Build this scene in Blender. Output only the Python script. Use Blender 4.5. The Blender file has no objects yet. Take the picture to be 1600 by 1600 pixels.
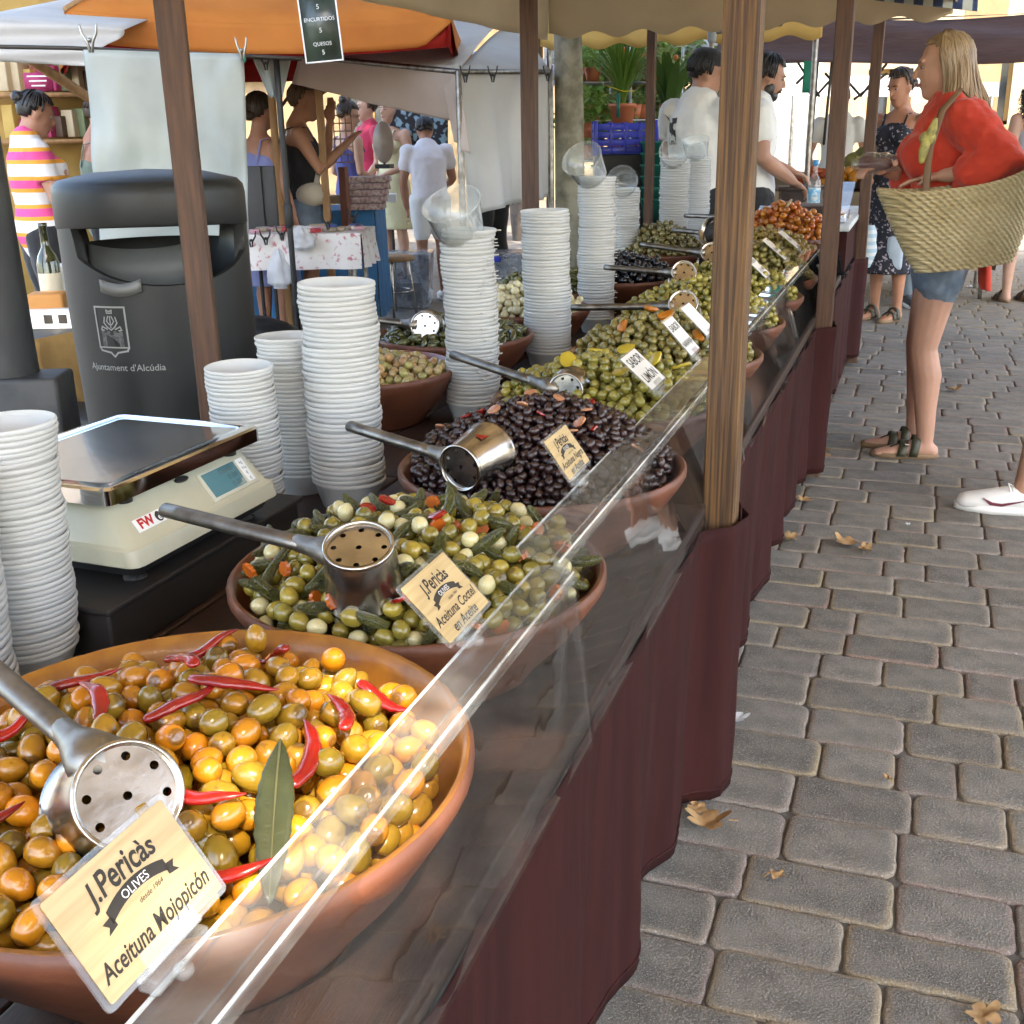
import bpy, bmesh, math, random
import numpy as np
from mathutils import Vector, Matrix, Euler, noise as mnoise
random.seed(7); RNG = np.random.default_rng(11)
SC = bpy.context.scene
COL = SC.collection

# ------------------------------------------------------------------ camera, sky, sun, exposure
cam_d = bpy.data.cameras.new('camera'); cam = bpy.data.objects.new('camera', cam_d); COL.objects.link(cam)
cam_d.sensor_width = 36.0; cam_d.lens = 36.0 * 1735 / 1600; cam_d.clip_start = 0.02; cam_d.clip_end = 400
RX, RY, RZ = (0.94181647, 0.33560575, -0.01872189), (0.09237226, -0.31197597, -0.94558889), (-0.32318585, 0.88884181, -0.32482477)
cam.matrix_world = Matrix(((RX[0], -RY[0], -RZ[0], 0), (RX[1], -RY[1], -RZ[1], 0), (RX[2], -RY[2], -RZ[2], 1.36), (0, 0, 0, 1)))
SC.camera = cam
SUN_AZ, SUN_EL = math.radians(136), math.radians(52)      # azimuth measured from +Y clockwise
world = bpy.data.worlds.new('World'); SC.world = world; world.use_nodes = True
wn = world.node_tree.nodes; wl = world.node_tree.links
sky = wn.new('ShaderNodeTexSky'); sky.sky_type = 'NISHITA'; sky.sun_disc = False
sky.sun_elevation = SUN_EL; sky.sun_rotation = SUN_AZ; sky.dust_density = 2.0; sky.ozone_density = 0.6
wn['Background'].inputs[1].default_value = 0.15
wl.new(sky.outputs[0], wn['Background'].inputs[0])
sun_d = bpy.data.lights.new('sun', 'SUN'); sun = bpy.data.objects.new('sun', sun_d); COL.objects.link(sun)
sun_d.energy = 2.0; sun_d.angle = math.radians(0.5); sun_d.color = (1.0, 0.94, 0.84)
sdir = Vector((math.sin(SUN_AZ) * math.cos(SUN_EL), math.cos(SUN_AZ) * math.cos(SUN_EL), math.sin(SUN_EL)))
sun.rotation_euler = (-sdir).to_track_quat('-Z', 'Y').to_euler(); sun.location = sdir * 30
SC.view_settings.view_transform = 'Standard'; SC.view_settings.look = 'None'
SC.view_settings.gamma = 1.0; SC.view_settings.use_curve_mapping = False
SC.view_settings.exposure = 2.9
SC.view_settings.use_white_balance = True; SC.view_settings.white_balance_temperature = 7100
SC.render.engine = 'CYCLES'
SC.cycles.max_bounces = 7; SC.cycles.diffuse_bounces = 4; SC.cycles.transparent_max_bounces = 18
SC.cycles.transmission_bounces = 4; SC.cycles.glossy_bounces = 3; SC.cycles.use_adaptive_sampling = True; SC.cycles.adaptive_threshold = 0.03
SC.cycles.sample_clamp_indirect = 6.0; SC.cycles.caustics_reflective = False; SC.cycles.caustics_refractive = False

# ------------------------------------------------------------------ material helpers
def _c(c): return (c[0], c[1], c[2], 1.0)
MATS = {}
def mat(name, col, rough=0.6, metal=0.0, col2=None, scale=6.0, detail=4.0, bump=0.0, bscale=80.0, stretch=None, rnd=0.0,
        col3=None, attr=None, spec=0.5, coat=0.0, sss=0.0, transl=0.0, alpha_tr=0.0, contrast=(0.35, 0.65), hue=0.0, sheen=0.0, bdist=0.004, ocol=False):
    """procedural Principled material: noise mix of col/col2, per-object (or per-attribute) variation towards col3"""
    m = bpy.data.materials.new(name); m.use_nodes = True; MATS[name] = m
    nt = m.node_tree; N = nt.nodes; L = nt.links
    b = N['Principled BSDF']; out = N['Material Output']
    b.inputs['Roughness'].default_value = rough; b.inputs['Metallic'].default_value = metal
    b.inputs['Specular IOR Level'].default_value = spec
    b.inputs['Coat Weight'].default_value = coat; b.inputs['Coat Roughness'].default_value = 0.08
    tc = N.new('ShaderNodeTexCoord'); vec = tc.outputs['Object']
    if stretch:
        mp = N.new('ShaderNodeMapping'); mp.inputs['Scale'].default_value = stretch; L.new(vec, mp.inputs[0]); vec = mp.outputs[0]
    if col2 is None: col2 = tuple(x * 0.82 for x in col)
    nz = N.new('ShaderNodeTexNoise'); nz.inputs['Scale'].default_value = scale; nz.inputs['Detail'].default_value = detail; L.new(vec, nz.inputs['Vector'])
    rp = N.new('ShaderNodeMapRange'); rp.inputs[1].default_value = contrast[0]; rp.inputs[2].default_value = contrast[1]; L.new(nz.outputs[0], rp.inputs[0])
    mx = N.new('ShaderNodeMix'); mx.data_type = 'RGBA'; mx.inputs[6].default_value = _c(col); mx.inputs[7].default_value = _c(col2); L.new(rp.outputs[0], mx.inputs[0])
    cur = mx.outputs[2]
    if col3 is not None or rnd or hue:
        if attr:
            at = N.new('ShaderNodeAttribute'); at.attribute_name = attr; rs = at.outputs['Fac']
        else:
            oi = N.new('ShaderNodeObjectInfo'); rs = oi.outputs['Random' if not ocol else 'Alpha']
        if col3 is not None:
            m2 = N.new('ShaderNodeMix'); m2.data_type = 'RGBA'; L.new(rs, m2.inputs[0]); L.new(cur, m2.inputs[6]); m2.inputs[7].default_value = _c(col3); cur = m2.outputs[2]
        if rnd or hue:
            h = N.new('ShaderNodeHueSaturation'); mr = N.new('ShaderNodeMath'); mr.operation = 'MULTIPLY_ADD'
            fr = N.new('ShaderNodeMath'); fr.operation = 'MULTIPLY'; L.new(rs, fr.inputs[0]); fr.inputs[1].default_value = 7.31
            f2 = N.new('ShaderNodeMath'); f2.operation = 'FRACT'; L.new(fr.outputs[0], f2.inputs[0])
            L.new(f2.outputs[0], mr.inputs[0]); mr.inputs[1].default_value = 2 * rnd; mr.inputs[2].default_value = 1 - rnd
            L.new(mr.outputs[0], h.inputs['Value']); L.new(cur, h.inputs['Color']); cur = h.outputs[0]
            if hue:
                hm = N.new('ShaderNodeMath'); hm.operation = 'MULTIPLY_ADD'; L.new(rs, hm.inputs[0]); hm.inputs[1].default_value = 2 * hue; hm.inputs[2].default_value = 0.5 - hue; L.new(hm.outputs[0], h.inputs['Hue'])
    L.new(cur, b.inputs['Base Color'])
    if sss:
        b.inputs['Subsurface Weight'].default_value = sss; b.inputs['Subsurface Radius'].default_value = (0.01, 0.005, 0.002); b.inputs['Subsurface Scale'].default_value = 1.0
    if sheen: b.inputs['Sheen Weight'].default_value = sheen
    if bump:
        n2 = N.new('ShaderNodeTexNoise'); n2.inputs['Scale'].default_value = bscale; n2.inputs['Detail'].default_value = 3; L.new(vec, n2.inputs['Vector'])
        bp = N.new('ShaderNodeBump'); bp.inputs['Strength'].default_value = bump; bp.inputs['Distance'].default_value = bdist
        L.new(n2.outputs[0], bp.inputs['Height']); L.new(bp.outputs[0], b.inputs['Normal'])
    sh = b.outputs[0]
    if transl:
        t = N.new('ShaderNodeBsdfTranslucent'); L.new(cur, t.inputs[0]); ms = N.new('ShaderNodeMixShader'); ms.inputs[0].default_value = transl
        L.new(sh, ms.inputs[1]); L.new(t.outputs[0], ms.inputs[2]); sh = ms.outputs[0]
    if alpha_tr:
        t = N.new('ShaderNodeBsdfTransparent'); ms = N.new('ShaderNodeMixShader'); ms.inputs[0].default_value = alpha_tr
        L.new(sh, ms.inputs[1]); L.new(t.outputs[0], ms.inputs[2]); sh = ms.outputs[0]
    L.new(sh, out.inputs[0])
    return m
def clear_mat(name, tint=(0.97, 0.98, 0.98), rough=0.03, ior=1.49, haze=0.03, boost=1.0, hazecol=(0.75, 0.76, 0.75), scratch=0.0):
    """thin clear sheet: Fresnel mix of transparent and glossy, with a little surface haze"""
    m = bpy.data.materials.new(name); m.use_nodes = True; nt = m.node_tree; N = nt.nodes; L = nt.links
    N.remove(N['Principled BSDF']); out = N['Material Output']
    tr = N.new('ShaderNodeBsdfTransparent'); tr.inputs[0].default_value = _c(tint)
    gl = N.new('ShaderNodeBsdfGlossy'); gl.inputs['Roughness'].default_value = rough
    fr = N.new('ShaderNodeFresnel'); fr.inputs[0].default_value = ior
    mu = N.new('ShaderNodeMath'); mu.operation = 'MULTIPLY'; mu.use_clamp = True; mu.inputs[1].default_value = boost
    ge = N.new('ShaderNodeNewGeometry'); iv = N.new('ShaderNodeMath'); iv.operation = 'SUBTRACT'; iv.inputs[0].default_value = 1.0; L.new(ge.outputs['Backfacing'], iv.inputs[1])
    m0 = N.new('ShaderNodeMath'); m0.operation = 'MULTIPLY'; L.new(fr.outputs[0], m0.inputs[0]); L.new(iv.outputs[0], m0.inputs[1]); L.new(m0.outputs[0], mu.inputs[0])
    ms = N.new('ShaderNodeMixShader'); L.new(mu.outputs[0], ms.inputs[0]); L.new(tr.outputs[0], ms.inputs[1]); L.new(gl.outputs[0], ms.inputs[2])
    df = N.new('ShaderNodeBsdfDiffuse'); df.inputs[0].default_value = _c(hazecol)
    m2 = N.new('ShaderNodeMixShader'); L.new(ms.outputs[0], m2.inputs[1]); L.new(df.outputs[0], m2.inputs[2])
    tc = N.new('ShaderNodeTexCoord'); nz = N.new('ShaderNodeTexNoise'); nz.inputs['Scale'].default_value = 14; nz.inputs['Detail'].default_value = 5; L.new(tc.outputs['Object'], nz.inputs['Vector'])
    rp = N.new('ShaderNodeMapRange'); rp.inputs[1].default_value = 0.35; rp.inputs[2].default_value = 0.8; rp.inputs[3].default_value = haze * 0.4; rp.inputs[4].default_value = haze * 2.0
    L.new(nz.outputs[0], rp.inputs[0]); L.new(rp.outputs[0], m2.inputs[0])
    n2 = N.new('ShaderNodeTexNoise'); n2.inputs['Scale'].default_value = 9; n2.inputs['Detail'].default_value = 2; L.new(tc.outputs['Object'], n2.inputs['Vector'])
    bp = N.new('ShaderNodeBump'); bp.inputs['Strength'].default_value = 0.12 + scratch; bp.inputs['Distance'].default_value = 0.004; L.new(n2.outputs[0], bp.inputs['Height'])
    L.new(bp.outputs[0], gl.inputs['Normal'])
    L.new(m2.outputs[0], out.inputs[0])
    return m

# ------------------------------------------------------------------ geometry helpers
class MB:
    """collects verts / faces of one mesh"""
    def __init__(s): s.v = []; s.f = []; s.mi = []; s.m = 0; s.rnd = None
    def add(s, vs, fs):
        o = len(s.v); s.v.extend([tuple(p) for p in vs]); s.f.extend([tuple(i + o for i in f) for f in fs]); s.mi.extend([s.m] * len(fs)); return s
    def box(s, c, size, rot=None, bev=0.0):
        x, y, z = size[0] / 2, size[1] / 2, size[2] / 2
        if bev > 0:
            b = min(bev, x * .9, y * .9, z * .9)
            vs = []; fs = []
            bm = bmesh.new(); bmesh.ops.create_cube(bm, size=1.0)
            for v in bm.verts: v.co = Vector((v.co.x * 2 * x, v.co.y * 2 * y, v.co.z * 2 * z))
            bmesh.ops.bevel(bm, geom=list(bm.edges), offset=b, segments=2, profile=0.6, affect='EDGES')
            bm.verts.index_update(); vs = [v.co.copy() for v in bm.verts]; fs = [[v.index for v in f.verts] for f in bm.faces]; bm.free()
        else:
            vs = [Vector(p) for p in ((-x, -y, -z), (x, -y, -z), (x, y, -z), (-x, y, -z), (-x, -y, z), (x, -y, z), (x, y, z), (-x, y, z))]
            fs = [(0, 3, 2, 1), (4, 5, 6, 7), (0, 1, 5, 4), (1, 2, 6, 5), (2, 3, 7, 6), (3, 0, 4, 7)]
        M = Matrix.Identity(3) if rot is None else (rot if isinstance(rot, Matrix) else Euler(rot).to_matrix())
        c = Vector(c); return s.add([M @ v + c for v in vs], fs)
    def tube(s, pts, rad, seg=8, cap=True, flat=None, up=None):
        """tube through pts; rad number or list of r or (rx, ry); round caps"""
        pts = [Vector(p) for p in pts]; n = len(pts)
        if not isinstance(rad, (list, tuple)): rad = [rad] * n
        rad = [(r, r) if not isinstance(r, (list, tuple)) else r for r in rad]
        tang = []
        for i in range(n):
            t = (pts[min(i + 1, n - 1)] - pts[max(i - 1, 0)])
            tang.append(t.normalized() if t.length > 1e-9 else Vector((0, 0, 1)))
        ref = Vector(up) if up is not None else (Vector((0, 0, 1)) if abs(tang[0].z) < .9 else Vector((0, 1, 0)))
        rings = []; vs = []
        if cap: # rounded ends
            P = [pts[0] - tang[0] * rad[0][0] * .75, pts[0] - tang[0] * rad[0][0] * .45] + pts + [pts[-1] + tang[-1] * rad[-1][0] * .45, pts[-1] + tang[-1] * rad[-1][0] * .75]
            Rr = [(rad[0][0] * .3, rad[0][1] * .3), (rad[0][0] * .78, rad[0][1] * .78)] + rad + [(rad[-1][0] * .78, rad[-1][1] * .78), (rad[-1][0] * .3, rad[-1][1] * .3)]
            T = [tang[0], tang[0]] + tang + [tang[-1], tang[-1]]
        else: P, Rr, T = pts, rad, tang
        x = None
        for p, r, t in zip(P, Rr, T):
            if x is None or up is not None:
                a = ref.cross(t)
                if a.length < 1e-5: a = Vector((1, 0, 0)).cross(t)
                x = a.normalized()
            else:
                x = (x - t * x.dot(t)).normalized()
            y = t.cross(x)
            for k in range(seg):
                an = 2 * math.pi * k / seg
                vs.append(p + x * (math.cos(an) * r[0]) + y * (math.sin(an) * r[1]))
        fs = []
        m = len(P)
        for i in range(m - 1):
            for k in range(seg):
                a = i * seg + k; b = i * seg + (k + 1) % seg
                fs.append((a, b, b + seg, a + seg))
        fs.append(tuple(reversed(range(seg)))); fs.append(tuple((m - 1) * seg + k for k in range(seg)))
        return s.add(vs, fs)
    def lathe(s, prof, seg=32, c=(0, 0, 0), M=None, closed=False, ell=(1, 1), cap=True):
        c = Vector(c); vs = []; n = len(prof)
        for r, z in prof:
            for k in range(seg):
                a = 2 * math.pi * k / seg; v = Vector((math.cos(a) * r * ell[0], math.sin(a) * r * ell[1], z))
                vs.append((M @ v if M is not None else v) + c)
        fs = []
        for i in range(n - 1 + (1 if closed else 0)):
            j = (i + 1) % n
            for k in range(seg):
                k2 = (k + 1) % seg
                fs.append((i * seg + k, i * seg + k2, j * seg + k2, j * seg + k))
        if not closed and cap:
            if prof[0][0] > 1e-6: fs.append(tuple(reversed(range(seg))))
            if prof[-1][0] > 1e-6: fs.append(tuple((n - 1) * seg + k for k in range(seg)))
        return s.add(vs, fs)
    def ell(s, c, r, M=None, seg=14, rings=9):
        c = Vector(c); vs = []; fs = []
        for i in range(rings + 1):
            t = math.pi * i / rings
            for k in range(seg):
                a = 2 * math.pi * k / seg
                v = Vector((r[0] * math.sin(t) * math.cos(a), r[1] * math.sin(t) * math.sin(a), -r[2] * math.cos(t)))
                vs.append((M @ v if M is not None else v) + c)
        for i in range(rings):
            for k in range(seg):
                k2 = (k + 1) % seg; fs.append((i * seg + k, i * seg + k2, (i + 1) * seg + k2, (i + 1) * seg + k))
        return s.add(vs, fs)
    def prism(s, poly, h0, h1, M=None, c=(0, 0, 0)):
        """extrude a 2D polygon (x,y) from z=h0 to h1"""
        n = len(poly); c = Vector(c)
        vs = [Vector((p[0], p[1], h0)) for p in poly] + [Vector((p[0], p[1], h1)) for p in poly]
        vs = [(M @ v if M is not None else v) + c for v in vs]
        fs = [tuple(reversed(range(n))), tuple(range(n, 2 * n))] + [(i, (i + 1) % n, n + (i + 1) % n, n + i) for i in range(n)]
        return s.add(vs, fs)
    def grid(s, fn, nu, nv, thick=0.0):
        """sheet fn(u,v) -> point; optional thickness along the sheet normal"""
        vs = [Vector(fn(i / nu, j / nv)) for j in range(nv + 1) for i in range(nu + 1)]
        W = nu + 1
        fs = [(j * W + i, j * W + i + 1, (j + 1) * W + i + 1, (j + 1) * W + i) for j in range(nv) for i in range(nu)]
        if thick:
            nrm = [Vector((0, 0, 0)) for _ in vs]
            for f in fs:
                nn = (vs[f[1]] - vs[f[0]]).cross(vs[f[3]] - vs[f[0]])
                for i in f: nrm[i] += nn
            n0 = len(vs)
            vs = vs + [v - (nrm[i].normalized() * thick if nrm[i].length > 0 else Vector()) for i, v in enumerate(vs)]
            fs = fs + [tuple(n0 + i for i in reversed(f)) for f in fs]
            edge = [i for i in range(nu)] ; 
            for i in range(nu):
                fs.append((i + 1, i, n0 + i, n0 + i + 1)); a = nv * W + i; fs.append((a, a + 1, n0 + a + 1, n0 + a))
            for j in range(nv):
                a = j * W; fs.append((a, a + W, n0 + a + W, n0 + a)); b = j * W + nu; fs.append((b + W, b, n0 + b, n0 + b + W))
        return s.add(vs, fs)
    def build(s, name, m, parent=None, smooth=True, loc=None, rz=None, sharp=None):
        me = bpy.data.meshes.new(name); me.from_pydata([tuple(v) for v in s.v], [], s.f)
        ms = m if isinstance(m, (list, tuple)) else [m]
        for k in ms: me.materials.append(k)
        if len(ms) > 1: me.polygons.foreach_set('material_index', s.mi)
        if smooth:
            me.polygons.foreach_set('use_smooth', [True] * len(me.polygons))
            if sharp is not None: me.set_sharp_from_angle(angle=math.radians(sharp))
        me.update()
        return link(name, me, parent, loc, rz)
def link(name, me, parent=None, loc=None, rz=None):
    o = bpy.data.objects.new(name, me); COL.objects.link(o)
    if parent is not None: o.parent = parent
    if loc is not None: o.location = loc
    if rz is not None: o.rotation_euler = (0, 0, rz) if not isinstance(rz, (tuple, list)) else rz
    return o
def tag(o, label=None, cat=None, group=None, kind=None):
    if label: o['label'] = label
    if cat: o['category'] = cat
    if group: o['group'] = group
    if kind: o['kind'] = kind
    return o
def thing(name, label, cat, loc=(0, 0, 0), rz=0, group=None):
    o = bpy.data.objects.new(name, None); COL.objects.link(o); o.empty_display_size = .05
    o.location = loc; o.rotation_euler = (0, 0, rz) if not isinstance(rz, (tuple, list)) else rz
    return tag(o, label, cat, group)
def copy_tree(o, parent=None):
    c = o.copy(); COL.objects.link(c); c.parent = parent
    for ch in o.children: copy_tree(ch, c)
    return c
def text_mesh(txt, size=1.0, shear=0.0, bold=0.0, align='CENTER', spacing=1.0):
    cu = bpy.data.curves.new('t', 'FONT'); cu.body = txt; cu.size = size; cu.shear = shear; cu.offset = bold; cu.align_x = align; cu.align_y = 'CENTER'; cu.space_character = spacing
    cu.resolution_u = 3; cu.extrude = 0.0
    o = bpy.data.objects.new('t', cu); COL.objects.link(o); bpy.context.view_layer.update()
    me = bpy.data.meshes.new_from_object(o.evaluated_get(bpy.context.evaluated_depsgraph_get())); bpy.data.objects.remove(o); bpy.data.curves.remove(cu)
    return me
def put_text(name, txt, m, parent, M, size, shear=0.0, bold=0.0, warp=None, spacing=1.0, fit=None):
    """lettering mesh: text laid in the XY plane of matrix M (parent space), lifted a hair; warp(v)->v bends it"""
    me = text_mesh(txt, size, shear, bold, spacing=spacing)
    if not len(me.vertices): return None
    if fit:
        xs = [v.co.x for v in me.vertices]; k = fit / (max(xs) - min(xs)); k = min(k, 1.0); mid = (max(xs) + min(xs)) / 2
        for v in me.vertices: v.co.x = (v.co.x - mid) * k
    for v in me.vertices:
        co = v.co.copy()
        if warp: co = warp(co)
        v.co = M @ co
    me.materials.clear(); me.materials.append(m); me.name = name
    return link(name, me, parent)
def frame(o, x, y):
    """4x4 with origin o, x axis x, y axis y (orthonormalised)"""
    x = Vector(x).normalized(); y = Vector(y); y = (y - x * x.dot(y)).normalized(); z = x.cross(y)
    return Matrix(((x.x, y.x, z.x, o[0]), (x.y, y.y, z.y, o[1]), (x.z, y.z, z.z, o[2]), (0, 0, 0, 1)))
def lerp(a, b, t): return a + (b - a) * t
def vl(a, b, t): return Vector(a).lerp(Vector(b), t)
def nz3(x, y, z=0.0): return mnoise.noise(Vector((x, y, z)))
# ------------------------------------------------------------------ materials
M_mortar = mat('mortar', (0.085, 0.078, 0.068), .95, col2=(0.125, 0.115, 0.1), scale=30, bump=.5, bscale=200)
M_wood_dark = mat('dark_table_wood', (0.04, 0.016, 0.009), .6, col2=(0.02, 0.009, 0.006), scale=5, stretch=(14, 1.2, 14), bump=.25, bscale=60)
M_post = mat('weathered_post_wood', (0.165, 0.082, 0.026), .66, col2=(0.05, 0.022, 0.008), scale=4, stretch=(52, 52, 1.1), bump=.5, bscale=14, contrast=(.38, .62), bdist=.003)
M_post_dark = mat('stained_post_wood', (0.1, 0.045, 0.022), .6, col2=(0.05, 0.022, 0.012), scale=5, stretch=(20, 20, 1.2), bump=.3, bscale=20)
M_skirt = mat('maroon_cloth', (0.04, 0.0112, 0.0105), .78, col2=(0.028, 0.008, 0.0078), scale=3, stretch=(6, 6, .6), bump=.35, bscale=4, spec=.12, transl=.04, bdist=.01)
M_acryl = clear_mat('acrylic_sheet', tint=(0.95, 0.955, 0.955), haze=.005, boost=2.0, rough=.015, scratch=.04)
M_acryl2 = clear_mat('acrylic_flange', tint=(0.95, 0.96, 0.96), haze=.045, boost=2.2, rough=.05, hazecol=(.85, .87, .88), scratch=.25)
M_edge_glint = clear_mat('acrylic_edge_highlight', haze=.4, boost=2.0, hazecol=(.85, .88, .88))  # pale haze stands in for bright glints along the acrylic edges
M_terra = mat('terracotta', (0.22, 0.062, 0.022), .38, col2=(0.145, 0.04, 0.016), scale=9, bump=.1, bscale=50, coat=.35)
M_terra_out = mat('unglazed_terracotta', (0.15, 0.046, 0.02), .55, col2=(0.095, 0.03, 0.014), scale=14, bump=.15, bscale=90, coat=.1)
M_ochre = mat('ochre_glaze', (0.32, 0.13, 0.016), .42, col2=(0.25, 0.09, 0.012), scale=40, bump=.06, bscale=160, coat=.25)
M_steel = mat('worn_steel', (0.55, 0.52, 0.48), .24, metal=1.0, col2=(0.36, 0.33, 0.3), scale=18, bump=.12, bscale=45)
M_steel_d = mat('dull_steel', (0.32, 0.3, 0.27), .42, metal=1.0, col2=(0.17, 0.15, 0.13), scale=25, bump=.2, bscale=60)
M_mirror = mat('polished_steel', (0.72, 0.71, 0.69), .09, metal=1.0, col2=(0.66, 0.65, 0.63), scale=5, bump=.05, bscale=9)
M_tub = mat('frosted_tub_plastic', (0.8, 0.8, 0.785), .35, col2=(0.75, 0.75, 0.735), scale=5, transl=.5, coat=.1)
M_tubclear = clear_mat('clear_tub_plastic', tint=(0.93, 0.95, 0.95), haze=.13, boost=1.5, rough=.06, hazecol=(.9, .92, .92))
M_black = mat('black_plastic', (0.012, 0.012, 0.013), .55, col2=(0.02, 0.019, 0.018), scale=10, bump=.1, bscale=60)
M_white = mat('white_paint', (0.78, 0.78, 0.76), .55, col2=(0.7, 0.7, 0.68))
M_ink = mat('dark_ink', (0.03, 0.024, 0.02), .7)
M_clearcard = clear_mat('card_sleeve', haze=.08, boost=1.4, hazecol=(.9, .92, .92))
M_cardwood = mat('printed_wood_grain', (0.56, 0.42, 0.22), .5, col2=(0.44, 0.31, 0.145), scale=3, stretch=(60, 3, 60), coat=.2, contrast=(.3, .7))
M_cardwhite = mat('white_card', (0.8, 0.8, 0.78), .5, col2=(0.74, 0.74, 0.73))
M_leafdry = mat('dry_leaf', (0.4, 0.25, 0.11), .8, col2=(0.27, 0.15, 0.06), scale=25, rnd=.2, bump=.3, bscale=80)
M_canvas = mat('cream_canvas', (0.74, 0.64, 0.47), .85, col2=(0.68, 0.58, 0.42), scale=2.5, transl=.45, bump=.15, bscale=8)

# ------------------------------------------------------------------ pavement
pav = MB().add([(-60, -30, -.0075), (60, -30, -.0075), (60, 120, -.0075), (-60, 120, -.0075)], [(0, 1, 2, 3)]).build('pavement', M_mortar, smooth=False)
tag(pav, kind='structure')
def cobble_mat():
    m = mat('cobble_stone', (0.185, 0.17, 0.147), .75, col2=(0.118, 0.111, 0.098), scale=14, detail=6, bump=.9, bscale=230, rnd=.2, spec=.3, bdist=.004)
    N = m.node_tree.nodes; L = m.node_tree.links; b = N['Principled BSDF']
    src = b.inputs['Base Color'].links[0].from_socket
    at = N.new('ShaderNodeAttribute'); at.attribute_name = 'edge'
    oi = N.new('ShaderNodeObjectInfo')
    ramp = N.new('ShaderNodeValToRGB'); e = ramp.color_ramp.elements
    e[0].position = .0; e[0].color = _c((0.3, 0.17, 0.125)); e[1].position = 1; e[1].color = _c((0.36, 0.265, 0.13))
    x = ramp.color_ramp.elements.new(.45); x.color = _c((0.24, 0.19, 0.165))
    L.new(oi.outputs['Random'], ramp.inputs[0])
    tc = N.new('ShaderNodeTexCoord'); nz = N.new('ShaderNodeTexNoise'); nz.inputs['Scale'].default_value = 22; nz.inputs['Detail'].default_value = 4; L.new(tc.outputs['Object'], nz.inputs['Vector'])
    mm = N.new('ShaderNodeMath'); mm.operation = 'MULTIPLY'; L.new(at.outputs['Fac'], mm.inputs[0]); L.new(nz.outputs[0], mm.inputs[1])
    mr = N.new('ShaderNodeMapRange'); mr.inputs[1].default_value = .08; mr.inputs[2].default_value = .5; mr.inputs[4].default_value = .55; L.new(mm.outputs[0], mr.inputs[0])
    mx = N.new('ShaderNodeMix'); mx.data_type = 'RGBA'; L.new(mr.outputs[0], mx.inputs[0]); L.new(src, mx.inputs[6]); L.new(ramp.outputs[0], mx.inputs[7])
    # pale mineral flecks
    vo = N.new('ShaderNodeTexNoise'); vo.inputs['Scale'].default_value = 330; vo.inputs['Detail'].default_value = 2; L.new(tc.outputs['Object'], vo.inputs['Vector'])
    vr = N.new('ShaderNodeMapRange'); vr.inputs[1].default_value = .53; vr.inputs[2].default_value = .66; vr.inputs[4].default_value = .6; L.new(vo.outputs[0], vr.inputs[0])
    m3 = N.new('ShaderNodeMix'); m3.data_type = 'RGBA'; L.new(vr.outputs[0], m3.inputs[0]); L.new(mx.outputs[2], m3.inputs[6]); m3.inputs[7].default_value = _c((0.36, 0.34, 0.31))
    # dark stains
    st = N.new('ShaderNodeTexNoise'); st.inputs['Scale'].default_value = 5.5; st.inputs['Detail'].default_value = 3; L.new(tc.outputs['Object'], st.inputs['Vector'])
    sr = N.new('ShaderNodeMapRange'); sr.inputs[1].default_value = .66; sr.inputs[2].default_value = .76; sr.inputs[4].default_value = .6; L.new(st.outputs[0], sr.inputs[0])
    m4 = N.new('ShaderNodeMix'); m4.data_type = 'RGBA'; L.new(sr.outputs[0], m4.inputs[0]); L.new(m3.outputs[2], m4.inputs[6]); m4.inputs[7].default_value = _c((0.07, 0.07, 0.075))
    L.new(m4.outputs[2], b.inputs['Base Color'])
    return m
M_cobble = cobble_mat()
def cobble_geo(x0, x1, y0, y1, seed, lo=False):
    """worn flat-topped block with an uneven outline; returns verts, faces, edge weights (world x/y, z about 0)"""
    rs = random.Random(seed); hx, hy = (x1 - x0) / 2, (y1 - y0) / 2; cx, cy = (x0 + x1) / 2, (y0 + y1) / 2; ph = rs.uniform(0, 99)
    out = []; step = .09 if lo else .022
    corners = []
    for qx, qy, a0 in ((1, 1, 0), (-1, 1, 90), (-1, -1, 180), (1, -1, 270)):
        rc = min(hx, hy) * rs.uniform(.14, .36); corners.append([(qx * (hx - rc) + rc * math.cos(math.radians(a0 + 90 * k / (2 if lo else 4))), qy * (hy - rc) + rc * math.sin(math.radians(a0 + 90 * k / (2 if lo else 4)))) for k in range(3 if lo else 5)])
    for c in range(4):
        out += corners[c]; a = corners[c][-1]; b = corners[(c + 1) % 4][0]; L = math.hypot(b[0] - a[0], b[1] - a[1]); m = int(L / step)
        for k in range(1, m + 1): t = k / (m + 1); out.append((lerp(a[0], b[0], t), lerp(a[1], b[1], t)))
    am = .0025 if lo else .0042
    wob = [am * (nz3(px * 38 + ph, py * 38) + .6 * nz3(px * 110, py * 110 + ph)) - .0006 for px, py in out]
    n = len(out); vs = []; ew = []; fs = []
    tilt = (rs.uniform(-.012, .012), rs.uniform(-.012, .012)); h0 = rs.uniform(-.0018, .0018)
    rg_ = ((0.0, -.018, 1), (0.0, -.0045, 1), (.002, -.0012, 1), (.0055, .0004, .8), (.02, .001, .12), (.036, .0012, 0))
    for ring, (ins, z, e) in enumerate(rg_):
        for i, (px, py) in enumerate(out):
            r = math.hypot(px, py) + 1e-6; k = max(.2, (r + wob[i] * (1 - .15 * ring) - ins) / r)
            vs.append((cx + px * k, cy + py * k, z + h0 + (tilt[0] * px + tilt[1] * py) * (ring > 0))); ew.append(e)
    R = len(rg_)
    for q in range(R - 1):
        for i in range(n):
            j = (i + 1) % n; fs.append((q * n + i, q * n + j, (q + 1) * n + j, (q + 1) * n + i))
    fs.append(tuple((R - 1) * n + i for i in range(n)))
    return vs, fs, ew, (cx, cy)
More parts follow.
